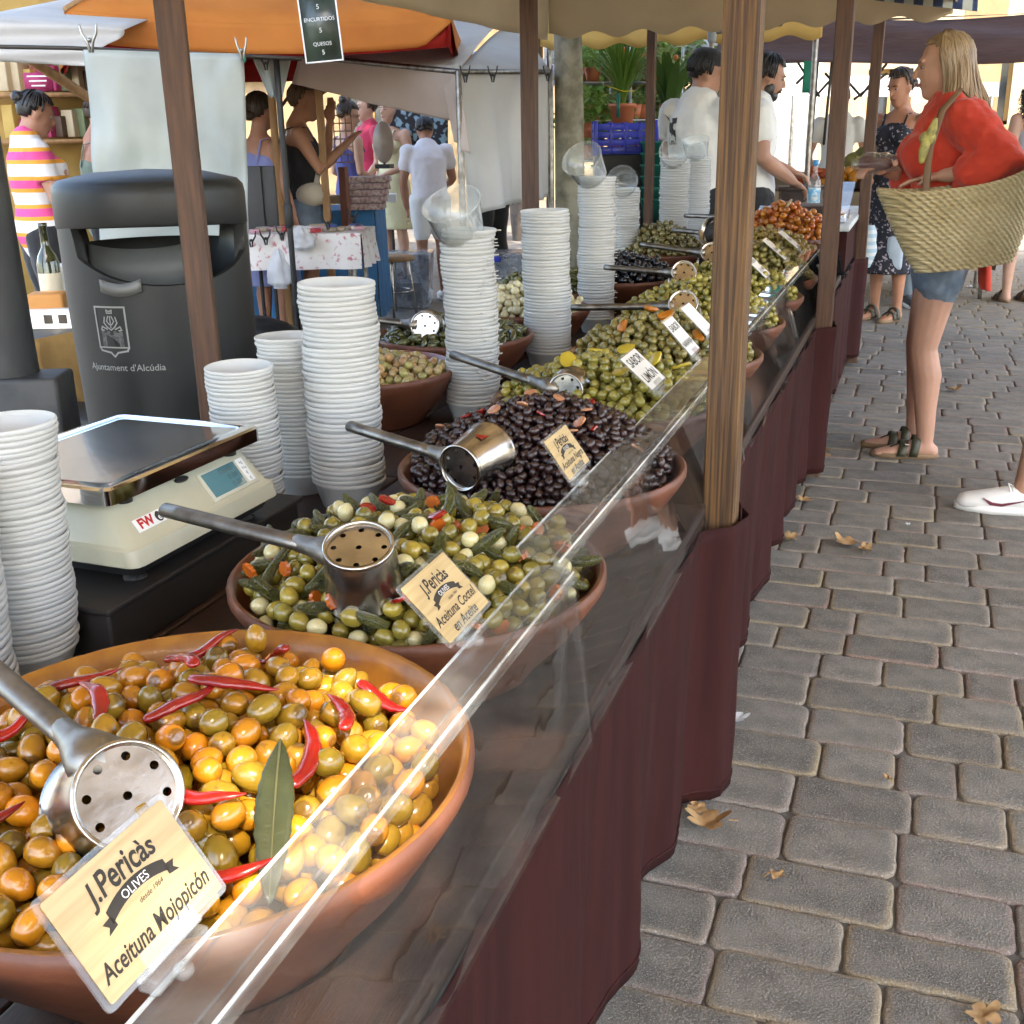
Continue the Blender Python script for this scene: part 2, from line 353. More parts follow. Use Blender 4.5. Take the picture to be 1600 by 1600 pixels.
def cobble_mesh(name, vs, fs, ew):
    me = bpy.data.meshes.new(name); me.from_pydata(vs, [], fs); me.materials.append(M_cobble)
    a = me.attributes.new('edge', 'FLOAT', 'POINT'); a.data.foreach_set('value', ew)
    me.polygons.foreach_set('use_smooth', [True] * len(me.polygons)); me.update(); return me
ccount = 0; far_v = []; far_f = []; far_e = []
yy = 1.02; row = 0; rs = random.Random(5)
while yy < 24:
    h = rs.uniform(.135, .165); xr = .42 + .085 * yy + (.25 if yy < 5 else .3); xl = -.52 if yy < 8.0 else -1.6
    if yy > 9.5: xr += 1.0
    x = xl - rs.uniform(0, .25)
    while x < xr:
        w = rs.choice((.13, .16, .2, .23, .26, .29)) * rs.uniform(.92, 1.08)
        g = .0016
        vs, fs, ew, c = cobble_geo(x + g, x + w - g, yy + g + rs.uniform(-.004, .004), yy + h - g, rs.random(), lo=yy > 4)
        if ccount < 300 and x + w > -.40 and x < .17 + .095 * yy + .1:
            vs = [(a - c[0], b - c[1], z) for a, b, z in vs]
            link('cobble', cobble_mesh('cobble', vs, fs, ew), pav, (c[0], c[1], 0)); ccount += 1
        else:
            o = len(far_v); far_v += vs; far_f += [tuple(i + o for i in f) for f in fs]; far_e += ew
        x += w
    yy += h
fo = link('far_cobbles', cobble_mesh('far_cobbles', far_v, far_f, far_e), pav); fo['kind'] = 'stuff'
# paving behind the stall on the left: same stone, too far to pick apart
gm = mat('far_paving', (0.2, 0.18, 0.155), .8, col2=(0.14, 0.125, 0.108), scale=5, bump=.4, bscale=30)
sq = MB().add([(-30, -3, -.006), (-1.75, -3, -.006), (-1.75, 60, -.006), (-30, 60, -.006)], [(0, 1, 2, 3)]).build('paving_slab', gm, smooth=False); tag(sq, kind='structure'); sq.name = 'pavement_square'

# ------------------------------------------------------------------ stall: table, posts, skirt
TZ = .66
tb = thing('market_stall_table', 'long dark wooden stall table carrying the row of olive bowls', 'table')
rs = random.Random(3)
w = (1.5 - .345) / 7
for k in range(7):
    for (ya, yb) in ((.05, 2.06), (2.065, 4.42), (4.425, 5.75)):
        MB().box((-.345 - w * (k + .5), (ya + yb) / 2, TZ - .02 + rs.uniform(-.002, .002)), (w - .004, yb - ya - .004, .04), bev=.004).build('plank', M_wood_dark, tb)
for y in (.3, 2.0, 2.2, 4.3, 4.6, 5.6):
    for x in (-.45, -1.4): MB().box((x, y, .31), (.05, .05, .61)).build('leg', M_wood_dark, tb, smooth=False)
    MB().box((-.92, y, .596), (1.0, .045, .045)).build('crossbeam', M_wood_dark, tb, smooth=False)
def post(x, y, z0, z1, wd, m, label, rz=0.0, lean=(0, 0)):
    o = MB(); n = 14
    for s in range(1):
        pts = [(-1, -1), (1, -1), (1, 1), (-1, 1)]
        vs = []; fs = []
        c = []
        b = .12
        for px, py in pts: c += [(px, py * (1 - b)), (px * (1 - b), py)] if (px * py > 0) else [(px * (1 - b), py), (px, py * (1 - b))]
        c = [(-1, -.88), (-.88, -1), (.88, -1), (1, -.88), (1, .88), (.88, 1), (-.88, 1), (-1, .88)]
        for i in range(n + 1):
            z = lerp(z0, z1, i / n); k = wd / 2 * (1 + .03 * nz3(x * 7, y * 3, z * 2))
            dx = .004 * nz3(x * 5 + 3, y, z * 1.5) + lean[0] * (z - z0); dy = lean[1] * (z - z0)
            vs += [(px * k + dx, py * k + dy, z) for px, py in c]
        for i in range(n):
            for j in range(8): fs.append((i * 8 + j, i * 8 + (j + 1) % 8, (i + 1) * 8 + (j + 1) % 8, (i + 1) * 8 + j))
        fs += [tuple(reversed(range(8))), tuple(n * 8 + j for j in range(8))]
        o.add(vs, fs)
    p = o.build('wooden_post', m, None, smooth=True, loc=(x, y, 0), rz=rz, sharp=30)
    return tag(p, label, 'post', 'stall canopy posts')
PX = -.322
post(PX, 2.10, .02, 2.35, .064, M_post, 'thick grained brown post in front of the acrylic screen, nearest on the aisle side')
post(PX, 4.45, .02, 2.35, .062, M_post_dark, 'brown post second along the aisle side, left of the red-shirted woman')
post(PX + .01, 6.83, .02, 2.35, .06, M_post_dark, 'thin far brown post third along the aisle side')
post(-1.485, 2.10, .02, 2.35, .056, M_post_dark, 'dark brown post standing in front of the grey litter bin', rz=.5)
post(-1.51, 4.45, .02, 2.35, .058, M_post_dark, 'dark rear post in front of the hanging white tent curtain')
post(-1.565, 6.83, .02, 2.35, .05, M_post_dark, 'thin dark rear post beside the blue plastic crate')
POSTS = (2.10, 4.45, 6.83)
def skirt(ya, yb, label, seed, zlift=0.0):
    def xx(y, z):
        t = 1 - z / .64
        x = -.343 - .018 * t + (.010 + .012 * t) * math.sin(y * 17 + seed) * (.4 + .6 * t) + .006 * t * math.sin(y * 41 + seed * 2)
        for p in POSTS:
            d = y - p
            if -.16 < d < .2:
                k = 1 / (1 + math.exp(-(d + .075) / .012)) * (1 - 1 / (1 + math.exp(-(d - .12) / .03)))
                x = lerp(x, -.272 - .008 * t + .006 * math.sin(y * 60), k)
        return x
    nu = int((yb - ya) / .018)
    def fn(u, v):
        y = lerp(ya, yb, u); zb = .012 + zlift + .025 * (nz3(y * 1.6, seed) + .3)
        z = lerp(zb, .628 , v); return (xx(y, z) + .0035 * nz3(y * 16 + seed, z * 7) + .003 * nz3(y * 40, z * 4 + seed) * (1 - v), y + .004 * math.sin(z * 9 + y * 8), z)
    o = MB().grid(fn, nu, 22, thick=.003).build('table_skirt', M_skirt)
    hm = MB().grid(lambda u, v: tuple(Vector(fn(u, .03 + .012 * v)) + Vector((.0022, 0, 0))), nu, 1, thick=.002).build('hem', M_skirt, o)
    return tag(o, label, 'tablecloth', 'maroon stall skirts')
skirt(.1, 2.165, 'maroon cloth skirt hanging under the nearest acrylic screens', 1.3)
skirt(2.175, 4.52, 'maroon cloth skirt between the thick post and the second aisle post', 4.1, .03)
skirt(4.53, 6.95, 'far maroon cloth skirt beyond the second aisle post', 2.2, .03)

# acrylic screens (pane, rounded bend and flange leaning in over the bowls)
def screen(ya, yb, x_out, flange, label, zt=.85, tilt=.006, end_tab=True):
    t = thing('sneeze_guard', label, 'screen', (0, 0, 0), 0, 'acrylic sneeze guards')
    th = .004; xb = -.337 + (x_out + .385) * .1
    def sheet(path, m, name, y0, y1):
        n = len(path); o = MB()
        def nrm(i):
            a = path[max(i - 1, 0)]; b = path[min(i + 1, n - 1)]; d = Vector((b[0] - a[0], 0, b[1] - a[1])).normalized(); return Vector((d.z, 0, -d.x))
        prof = [Vector((p[0], 0, p[1])) for p in path] + [Vector((path[i][0], 0, path[i][1])) - nrm(i) * th for i in reversed(range(n))]
        vs = []
        for y in (y0, y1): vs += [(p.x, y, p.z) for p in prof]
        k = len(prof); fs = [(i, (i + 1) % k, k + (i + 1) % k, k + i) for i in range(k)]
        for i in range(n - 1): fs.append((i + 1, i, k - 1 - i, k - 2 - i)); fs.append((k + i, k + i + 1, 2 * k - 2 - i, 2 * k - 1 - i))
        o.add(vs, fs); return o.build(name, m, t, smooth=True, sharp=35)
    sheet([(xb, .615), (lerp(xb, x_out, .5), .73), (x_out, zt - .014)], M_acryl, 'pane', ya, yb)
    bend = []
    for k in range(7):
        a = math.radians(95 * k / 6); bend.append((x_out - .013 + .013 * math.cos(a), zt - .0138 + .0138 * math.sin(a)))
    sheet(bend, M_acryl2, 'bend', ya + .001, yb - .001)
    # flange with rounded corners
    r = .022; x0 = x_out - .0145; x1 = x_out - flange; poly = [(x0, ya + .001), (x0, yb - .001)]
    for k in range(6):
        a = math.radians(90 * k / 5); poly.append((x1 + r - r * math.sin(a), yb - r + r * math.cos(a)))
    for k in range(6):
        a = math.radians(90 * k / 5); poly.append((x1 + r - r * math.cos(a), ya + r - r * math.sin(a)))
    o = MB(); n = len(poly)
    f = lambda p, dz: (p[0], p[1], zt + (x0 - p[0]) * tilt / .06 + dz)
    o.add([f(p, 0) for p in poly] + [f(p, -th) for p in poly], [tuple(range(n)), tuple(reversed(range(n, 2 * n)))] + [((i + 1) % n, i, n + i, n + (i + 1) % n) for i in range(n)])
    o.build('flange', M_acryl2, t, smooth=False)
    MB().tube([(x_out - .004, ya + .004, zt - .003), (x_out - .004, yb - .004, zt - .003)], .0016, 6).build('edge_highlight', M_edge_glint, t)  # thin pale tube added as a painted highlight along the bend
    MB().tube([(x1, ya + r, zt + flange * tilt / .06 - .003), (x1, yb - r, zt + flange * tilt / .06 - .003)], .0018, 6).build('edge_highlight', M_edge_glint, t)  # same painted bright line along the inner flange edge
    for y in (ya + .03, yb - .03):
        MB().box((x_out - .012, y, .735), (.004, .05, .21), bev=.0015).build('support_strip', M_acryl, t)
    return t
screen(.12, 1.215, -.358, .05, 'nearest clear acrylic screen, in front of the orange and green olives')
screen(1.235, 2.56, -.385, .066, 'clear acrylic screen with a bright white flange behind the thick post')
screen(2.66, 3.86, -.40, .062, 'clear acrylic screen third along, just past the thick post')
screen(3.88, 5.1, -.40, .062, 'far clear acrylic screen ending by the second aisle post')
screen(5.3, 6.8, -.40, .062, 'farthest clear acrylic screen between the second and third aisle posts')
# ------------------------------------------------------------------ bowls and food
def bowl(x, y, r, h, label, inner=None, outer=None, z=TZ, group='terracotta olive bowls', tilt=(0, 0)):
    t = thing('bowl', label, 'bowl', (x, y, z), (tilt[0], tilt[1], random.uniform(0, 6)), group)
    rb = r * .62
    o = MB().lathe([(0, .004), (rb * .9, .004), (rb, .0), (rb * 1.04, .012), (lerp(rb, r, .55), h * .45), (r * .965, h * .82), (r, h * .93), (r * 1.0, h), (r * .985, h + .004)], 56, cap=False)
    o.build('outside', outer or M_terra_out, t)
    i = MB().lathe([(r * .985, h + .004), (r * .965, h + .0035), (r * .945, h * .9), (lerp(rb, r, .5) - .012, h * .45), (rb * .85, .024), (0, .018)], 56, cap=False)
    i.build('inside', inner or M_terra, t)
    return t
def olive_mesh(name, m, rx=1, rz=1.2, seg=12, rings=8, hole=True):
    o = MB(); prof = []
    for i in range(rings + 1):
        a = math.pi * i / rings; r = math.sin(a); z = -math.cos(a) * rz
        prof.append((max(r, 0) * (1 - .06 * math.cos(a)) , z))
    prof[0] = (0.0001, -rz * 1.03)
    if hole: prof[-1] = (.0001, rz * .86); prof[-2] = (prof[-2][0] * .8, prof[-2][1] * 1.02)
    o.lathe(prof, seg)
    me = bpy.data.meshes.new(name); me.from_pydata([tuple(v) for v in o.v], [], o.f); me.materials.append(m); me.polygons.foreach_set('use_smooth', [True] * len(me.polygons)); me.update(); return me
def olive_mat(name, a, b, c, attr=None, rough=.25, coat=.4, hue=.0, rnd=.16, ocol=False):
    return mat(name, a, rough, ocol=ocol, col2=b, col3=c, scale=60 if attr else 1.1, detail=3, attr=attr, coat=coat, rnd=rnd, hue=hue, bump=.05, bscale=3 if not attr else 200, spec=.6, contrast=(.3, .75))
def blemish(m):
    """dark stalk scar at the tip and a few brown bruises"""
    N = m.node_tree.nodes; L = m.node_tree.links; b = N['Principled BSDF']; src = b.inputs['Base Color'].links[0].from_socket; tc = N.new('ShaderNodeTexCoord'); sp = N.new('ShaderNodeSeparateXYZ'); L.new(tc.outputs['Object'], sp.inputs[0])
    mr = N.new('ShaderNodeMapRange'); mr.inputs[1].default_value = .98; mr.inputs[2].default_value = 1.12; mr.inputs[4].default_value = .8; L.new(sp.outputs['Z'], mr.inputs[0])
    oi = N.new('ShaderNodeObjectInfo'); va = N.new('ShaderNodeVectorMath'); va.operation = 'ADD'; L.new(tc.outputs['Object'], va.inputs[0]); L.new(oi.outputs['Location'], va.inputs[1]); sc_ = N.new('ShaderNodeVectorMath'); sc_.operation = 'SCALE'; sc_.inputs['Scale'].default_value = 1.0; L.new(va.outputs[0], sc_.inputs[0])
    nz = N.new('ShaderNodeTexNoise'); nz.noise_dimensions = '4D'; nz.inputs['Scale'].default_value = 1.6; nz.inputs['Detail'].default_value = 5; L.new(sc_.outputs[0], nz.inputs['Vector']); wm = N.new('ShaderNodeMath'); wm.operation = 'MULTIPLY'; wm.inputs[1].default_value = 50; L.new(oi.outputs['Random'], wm.inputs[0]); L.new(wm.outputs[0], nz.inputs['W'])
    m2_ = N.new('ShaderNodeMapRange'); m2_.inputs[1].default_value = .6; m2_.inputs[2].default_value = .72; m2_.inputs[4].default_value = .55; L.new(nz.outputs[0], m2_.inputs[0])
    mx_ = N.new('ShaderNodeMath'); mx_.operation = 'MAXIMUM'; L.new(mr.outputs[0], mx_.inputs[0]); L.new(m2_.outputs[0], mx_.inputs[1])
    mi = N.new('ShaderNodeMix'); mi.data_type = 'RGBA'; L.new(mx_.outputs[0], mi.inputs[0]); L.new(src, mi.inputs[6]); mi.inputs[7].default_value = _c((0.09, 0.045, 0.012)); L.new(mi.outputs[2], b.inputs['Base Color']); return m
def heap(cx, cy, R, zr, top, rad, n, seed, cand=10, px=0.0, py=0.0, power=1.6, drop=.0, zb=None, hs=1.0):
    """deposit n balls of radius rad on a mound (rim height zr, crest zr+top at offset px,py); returns Nx4 centre+radius"""
    rg = np.random.default_rng(seed)
    def mound(x, y):
        d = np.hypot(x - cx, y - cy) / R; e = np.hypot(x - cx - px, y - cy - py) / R
        m = zr - drop - 2.3 * rad + (top + drop) * np.clip(1 - (0.5 * d + 0.5 * e) ** power, 0, 1)
        D = np.hypot(x - cx, y - cy) / (R + .02); wall = (zr - .13 if zb is None else zb) + hs * np.interp(D, [0, .55, .78, .95, 1.2], [.02, .022, .06, .122, .3]) + rad * .5     # the bowl's own inside
        return np.maximum(m, wall)
    P = np.zeros((n, 4)); k = 0
    while k < n:
        a = rg.random(cand) * 2 * np.pi; q = np.sqrt(rg.random(cand)) * (R - rad) * .97; X = cx + q * np.cos(a); Y = cy + q * np.sin(a)
        r = rad * rg.uniform(.9, 1.08); base = mound(X, Y) + r; Z = base.copy()
        if k:
            dx = X[:, None] - P[None, :k, 0]; dy = Y[:, None] - P[None, :k, 1]; s = P[None, :k, 3] + r; d2 = dx * dx + dy * dy
            hh = np.where(d2 < (s * .96) ** 2, P[None, :k, 2] + np.sqrt(np.maximum((s * .96) ** 2 - d2, 0)), -9).max(1); Z = np.maximum(Z, hh)
        j = np.argmin(Z - base + 0.0)
        P[k] = (X[j], Y[j], Z[j], r); k += 1
    return P
def rot_rand(rg, flat=.6):
    """random orientation; long axis tends to lie flat"""
    return Euler((math.pi / 2 + rg.normal(0, flat), rg.normal(0, .4), rg.uniform(0, 6.3)))
def place_olives(P, meshes, label, cat, group, seed, name='olive', elong=1.0):
    rg = np.random.default_rng(seed)
    for p in P:
        o = bpy.data.objects.new(name, meshes[int(rg.integers(len(meshes)))]); COL.objects.link(o)
        o.location = p[:3]; o.rotation_euler = rot_rand(rg); o.scale = (p[3],) * 3; tag(o, label, cat, group)
def joined(P, me, name, m, seed, flat=.6, aniso=(1, 1, 1)):
    """all balls of a heap in ONE mesh with a per-ball 'rnd' attribute"""
    n = len(me.vertices); V = np.zeros(n * 3); me.vertices.foreach_get('co', V); V = V.reshape(-1, 3) * np.array(aniso); F = [tuple(p.vertices) for p in me.polygons]
    rg = np.random.default_rng(seed); VS = []; FS = []; RN = []
    for i, p in enumerate(P):
        E = np.array(rot_rand(rg, flat).to_matrix()); VS.append((V * p[3]) @ E.T + p[:3]); FS += [tuple(a + i * n for a in f) for f in F]; RN += [rg.random()] * n
    VS = np.concatenate(VS); ms = bpy.data.meshes.new(name); ms.from_pydata(VS.tolist(), [], FS); ms.materials.append(m)
    a = ms.attributes.new('rnd', 'FLOAT', 'POINT'); a.data.foreach_set('value', RN); ms.polygons.foreach_set('use_smooth', [True] * len(ms.polygons)); ms.update()
    return link(name, ms)
def visible_px(P):
    """pixels each ball shows to the photograph's viewpoint (disc z-buffer)"""
    W = 1024; f = 1735 * W / 1600; buf = np.full((W + 200, W + 200), 9e9); ids = np.full((W + 200, W + 200), -1)
    v = P[:, :3] - np.array([0, 0, 1.36]); x = v @ np.array(RX); y = v @ np.array(RY); z = v @ np.array(RZ)
    for i in range(len(P)):
        if z[i] < .1: continue
        px = x[i] / z[i] * f + W / 2 + 100; py = y[i] / z[i] * f + W / 2 + 100; r = P[i, 3] / z[i] * f
        a, b, c, d = int(px - r), int(px + r) + 2, int(py - r), int(py + r) + 2
        if a < 0 or c < 0 or b > W + 200 or d > W + 200: continue
        X, Y = np.meshgrid(np.arange(a, b), np.arange(c, d)); q = (X - px) ** 2 + (Y - py) ** 2; m = q < r * r
        dep = z[i] - np.sqrt(np.maximum(r * r - q, 0)) / f * z[i]; sub = buf[c:d, a:b]; m &= dep < sub; sub[m] = dep[m]; ids[c:d, a:b][m] = i
    return np.bincount(ids[ids >= 0], minlength=len(P))
def visible_top(P, cell):
    """indices of balls not buried by others"""
    keep = []
    for i in range(len(P)):
        d = np.hypot(P[:, 0] - P[i, 0], P[:, 1] - P[i, 1]); above = (d < cell * .75) & (P[:, 2] > P[i, 2] + cell * .9)
        keep.append(above.sum() < 2)
    return np.array(keep)
def surf(P, x, y, r):
    d = np.hypot(P[:, 0] - x, P[:, 1] - y); k = d < r
    return (P[k, 2] + P[k, 3]).max() if k.any() else P[np.argmin(d), 2]
BX = -.605
# --- bowl 1: orange and green olives with chillies and a bay leaf
B1 = (-.6, .74); R1 = .272
bowl(B1[0], B1[1], R1, .158, 'nearest ochre glazed bowl heaped with orange and green olives', M_ochre, M_terra_out)
C1 = ((0.26, 0.165, 0.014), (0.19, 0.125, 0.012), (0.58, 0.2, 0.008))
m1 = olive_mat('marinated_olive', *C1, rnd=.2, ocol=True)
blemish(m1)
om1 = [olive_mesh('olive_a', m1, 1, 1.25), olive_mesh('olive_b', m1, 1, 1.12), olive_mesh('olive_c', m1, 1, 1.38)]
H1 = heap(B1[0], B1[1], R1 - .024, TZ + .108, .062, .013, 580, 21, cand=22, px=-.03, py=-.015, power=2.0, zb=TZ, hs=1.13)
vis = visible_px(H1); k1 = vis > max(60, np.sort(vis)[-215])
LM = [((-.545, .605), 'round the steel ladle'), ((-.47, .69), 'beside the bay leaf'), ((-.43, .55), 'behind the name card'), ((-.70, .92), 'at the back left of the heap'), ((-.55, .93), 'at the back of the heap'), ((-.42, .85), 'at the right rim'), ((-.60, .80), 'on the middle of the heap'), ((-.78, .72), 'at the left rim'), ((-.70, .56), 'at the near left rim')]
rg = np.random.default_rng(5)
for p in H1[k1]:
    o = bpy.data.objects.new('olive', om1[int(rg.integers(3))]); COL.objects.link(o); o.location = p[:3]; o.rotation_euler = rot_rand(rg); o.scale = (p[3],) * 3
    c_ = rg.random() ** 1.5; o.color = (1, 1, 1, c_); w_ = min(LM, key=lambda m: math.hypot(m[0][0] - p[0], m[0][1] - p[1]))[1]; cn = 'orange' if c_ > .55 else ('ochre' if c_ > .22 else 'olive green')
    tag(o, cn + ' marinated olive ' + w_ + ' in the nearest bowl', 'olive', cn + ' olives ' + w_)
o = joined(H1[~k1], om1[0], 'lower_olives', olive_mat('marinated_olive_low', *C1, attr='rnd'), 6)
tag(o, 'lower olives lying deep in the nearest ochre bowl', 'olives', kind='stuff')
M_chili = mat('dried_chilli', (0.32, 0.009, 0.005), .25, col2=(0.17, 0.005, 0.005), scale=18, coat=.5, bump=.4, bscale=40, rnd=.25)
def chilli(x, y, ang, L, r, seed, label, P=H1, cr=.02, lift=.0):
    rg = random.Random(seed); pts = []; rr = []; n = 13; z0 = None
    for i in range(n):
        t = i / (n - 1); b = (t - .5) ** 2 * rg.choice((-.25, .3)) * L
        px = x + math.cos(ang) * L * (t - .5) - math.sin(ang) * (t - .5) ** 2 * L * .5; py = y + math.sin(ang) * L * (t - .5) + math.cos(ang) * (t - .5) ** 2 * L * .5
        z = surf(P, px, py, cr); z0 = z if z0 is None else lerp(z0, z, .45)
        pts.append((px, py, z0 + r * .5 + lift)); k = math.sin(math.pi * min(1, .25 + t * .76)) ** .7
        rr.append((r * k * rg.uniform(.85, 1.1) + .0008, r * k * .6 + .0006))
    for _ in range(5):
        zz = [p[2] for p in pts]; pts = [(p[0], p[1], (zz[max(i - 1, 0)] + zz[i] + zz[min(i + 1, n - 1)]) / 3) for i, p in enumerate(pts)]
    o = MB().tube([(p[0], p[1], p[2] + r * .4) for p in pts], rr, 10); return tag(o.build('chilli_pepper', M_chili), label, 'chilli', 'red chillies in the nearest bowl')
for i, (x, y, a, L, lab) in enumerate([
    (-.462, .745, 2.0, .085, 'largest curved red chilli beside the bay leaf in the nearest bowl'), (-.47, .82, 2.3, .06, 'torn red chilli above the bay leaf'),
    (-.66, .84, 2.7, .055, 'short red chilli in the middle of the nearest heap, upper side'), (-.70, .93, .9, .07, 'red chilli at the back crest of the nearest olive heap'),
    (-.74, .77, .7, .08, 'long red chilli left of centre behind the perforated ladle'), (-.68, .735, 2.5, .06, 'red chilli just behind the nearest ladle'),
    (-.595, .755, 1.2, .065, 'red chilli lying right of the nearest ladle plate'), (-.57, .79, .35, .07, 'thin red chilli pod pointing right in the middle of the nearest heap'),
    (-.50, .64, .1, .055, 'red chilli under the bay leaf tip'), (-.70, .60, 2.1, .07, 'dark red chilli left of the name card'), (-.66, .56, 1.0, .07, 'red chilli standing near the left rim of the nearest bowl'),
    (-.45, .60, .5, .05, 'red chilli half hidden behind the nearest acrylic flange'), (-.60, .91, 2.8, .045, 'small red chilli near the back of the nearest heap'), (-.46, .88, .2, .04, 'small red chilli scrap near the right rim of the nearest bowl'),
    (-.74, .68, 1.2, .06, 'red chilli at the left rim behind the ladle handle')]):
    chilli(x, y, a, L * 1.15, .0085 if i == 0 else .0074, i + 3, lab, cr=.018)
def flatleaf(pts, width, m, name, parent=None, fold=.15, seed=0):
    """leaf along pts with tapered width and a fold on the midrib"""
    n = len(pts); o = MB()
    P = [Vector(p) for p in pts]
    def fn(u, v):
        i = min(int(v * (n - 1)), n - 2); f = v * (n - 1) - i; c = P[i].lerp(P[i + 1], f); t = (P[min(i + 1, n - 1)] - P[i]).normalized(); s = t.cross(Vector((0, 0, 1)))
        if s.length < 1e-3: s = Vector((1, 0, 0))
        s.normalize(); nn = s.cross(t); w = width * math.sin(math.pi * min(1, max(.0, v * .97 + .015))) ** .8 * (1 + .05 * math.sin(v * 60 + seed)); q = (u - .5) * 2
        return c + s * (q * w) + nn * (abs(q) * w * fold)
    o.grid(fn, 6, 20, thick=.0006); return o.build(name, m, parent)
M_bay = mat('bay_leaf', (0.036, 0.042, 0.016), .5, col2=(0.02, 0.027, 0.011), scale=20, bump=.3, bscale=120, coat=.2)
lz = lambda x, y: surf(H1, x, y, .022) + .003
bl = flatleaf([(lerp(-.483, -.415, k / 5), lerp(.728, .59, k / 5), lerp(lz(-.483, .728), lz(-.42, .60), k / 5) + .007 + .008 * math.sin(k * .6)) for k in range(6)], .0155, M_bay, 'bay_leaf')
MB().tube([(lerp(-.483, -.415, k / 5), lerp(.728, .59, k / 5), lerp(lz(-.483, .728), lz(-.42, .60), k / 5) + .007 + .008 * math.sin(k * .6) + .0012) for k in range(6)], [.0012, .0011, .001, .0009, .0007, .0004], 6).build('midrib', mat('leaf_rib', (0.09, 0.085, 0.035), .5), bl)
tag(bl, 'long dark bay leaf lying on the olives in the nearest bowl', 'leaf')
# --- bowl 2: cocktail mix
B2 = (-.605, 1.285); R2 = .257
bowl(B2[0], B2[1], R2, .135, 'terracotta bowl of mixed olives, gherkins, onions and carrots behind the nearest bowl')
H2 = heap(B2[0], B2[1], R2 - .014, TZ + .122, .055, .0115, 680, 31, cand=22, px=-.01, py=.02, power=1.8)
vis2 = visible_px(H2); k2 = vis2 > 14; T2 = H2[k2]; rg = np.random.default_rng(8)
kind = rg.choice(4, len(T2), p=(.53, .17, .22, .08))
m2 = olive_mat('cocktail_olive', (0.2, 0.165, 0.028), (0.15, 0.13, 0.024), (0.3, 0.22, 0.03), rnd=.22)
blemish(m2)
om2 = [olive_mesh('cocktail_olive_a', m2, 1, 1.14), olive_mesh('cocktail_olive_b', m2, 1, 1.22)]
O2 = T2[kind == 0]; ov = vis2[k2][kind == 0]; O2 = O2[np.argsort(-ov)]
L2 = [((-.6, 1.1), 'round the upturned ladle'), ((-.46, 1.1), 'behind the cocktail name card'), ((-.78, 1.2), 'at the left rim'), ((-.6, 1.3), 'on the crest'), ((-.65, 1.45), 'at the back rim'), ((-.42, 1.32), 'at the right rim')]
def by_place(P_, marks, fmt):
    out = {}
    for p in P_: out.setdefault(min(marks, key=lambda m: math.hypot(m[0][0] - p[0], m[0][1] - p[1]))[1], []).append(p)
    return [(fmt % k, np.array(v)) for k, v in out.items()]
for i, (lb, pp) in enumerate(by_place(O2[:95], L2, 'green olive %s of the mixed pickle bowl')): place_olives(pp, om2, lb, 'olive', lb + ' group', 9 + i * 7)
H2r = np.concatenate([O2[95:], H2[~k2]])
M_onion = mat('pickled_onion', (0.62, 0.55, 0.3), .18, col2=(0.5, 0.45, 0.22), scale=1.5, stretch=(6, 6, 1), coat=.6, sss=.15, rnd=.1)
on = olive_mesh('pickled_onion', M_onion, 1, 1.05, hole=False)
for v in on.vertices:
    if v.co.z > .9: v.co.z *= 1.15
for i, (lb, pp) in enumerate(by_place(T2[kind == 1], L2, 'pale pickled onion %s of the mixed pickle bowl')): place_olives(pp, [on], lb, 'onion', lb + ' group', 10 + i, name='pickled_onion')
M_gherkin = mat('gherkin', (0.1, 0.105, 0.014), .3, col2=(0.16, 0.15, 0.03), scale=2.2, detail=5, coat=.4, bump=.8, bscale=5, rnd=.2, bdist=.12)
gm_ = []
for s in range(4):
    r_ = random.Random(s); b = r_.uniform(.2, .55); pts = [(b * (1 - (t / 4 - 1) ** 2) * 1.1, 0, -1.9 + t * 3.8 / 8) for t in range(9)]
    o = MB().tube(pts, [.38, .52, .6, .63, .62, .6, .55, .47, .34], 10); me = bpy.data.meshes.new('gherkin'); me.from_pydata([tuple(v) for v in o.v], [], o.f); me.materials.append(M_gherkin); me.polygons.foreach_set('use_smooth', [True] * len(me.polygons)); me.update(); gm_.append(me)
G = T2[kind == 2].copy(); G[:, 2] += .005; G[:, 3] *= 1.05
for i, (lb, pp) in enumerate(by_place(G, L2, 'warty green gherkin %s of the mixed pickle bowl')): place_olives(pp, gm_, lb, 'gherkin', lb + ' group', 11 + i, name='gherkin')
M_carrot = mat('carrot', (0.5, 0.12, 0.012), .3, col2=(0.42, 0.085, 0.01), scale=2, coat=.4, rnd=.1)
o = MB(); seg = 20; prof = [(1 + .07 * math.cos(k * 10 * 2 * math.pi / seg * .5), k) for k in range(seg)]
o.prism([(math.cos(2 * math.pi * k / seg) * (1.0 + .08 * (-1) ** k), .8 * math.sin(2 * math.pi * k / seg) * (1.0 + .08 * (-1) ** k)) for k in range(seg)], -.25, .25)
cme = bpy.data.meshes.new('carrot_slice'); cme.from_pydata([tuple(v) for v in o.v], [], o.f); cme.materials.append(M_carrot)
Cc = T2[kind == 3].copy(); Cc[:, 2] += .008
place_olives(Cc, [cme], 'crinkle cut orange carrot slice in the mixed pickle bowl', 'carrot', 'carrot slices in the mixed bowl', 12, name='carrot_slice')
o = joined(H2r, om2[0], 'lower_mixed_olives', olive_mat('cocktail_olive_low', (0.2, 0.165, 0.028), (0.15, 0.13, 0.024), (0.3, 0.22, 0.03), attr='rnd'), 13); tag(o, 'lower olives lying deep in the mixed pickle bowl', 'olives', kind='stuff')
M_pepper = mat('red_pepper', (0.33, 0.015, 0.008), .2, col2=(0.2, 0.006, 0.006), scale=20, coat=.6)
rg = np.random.default_rng(4)
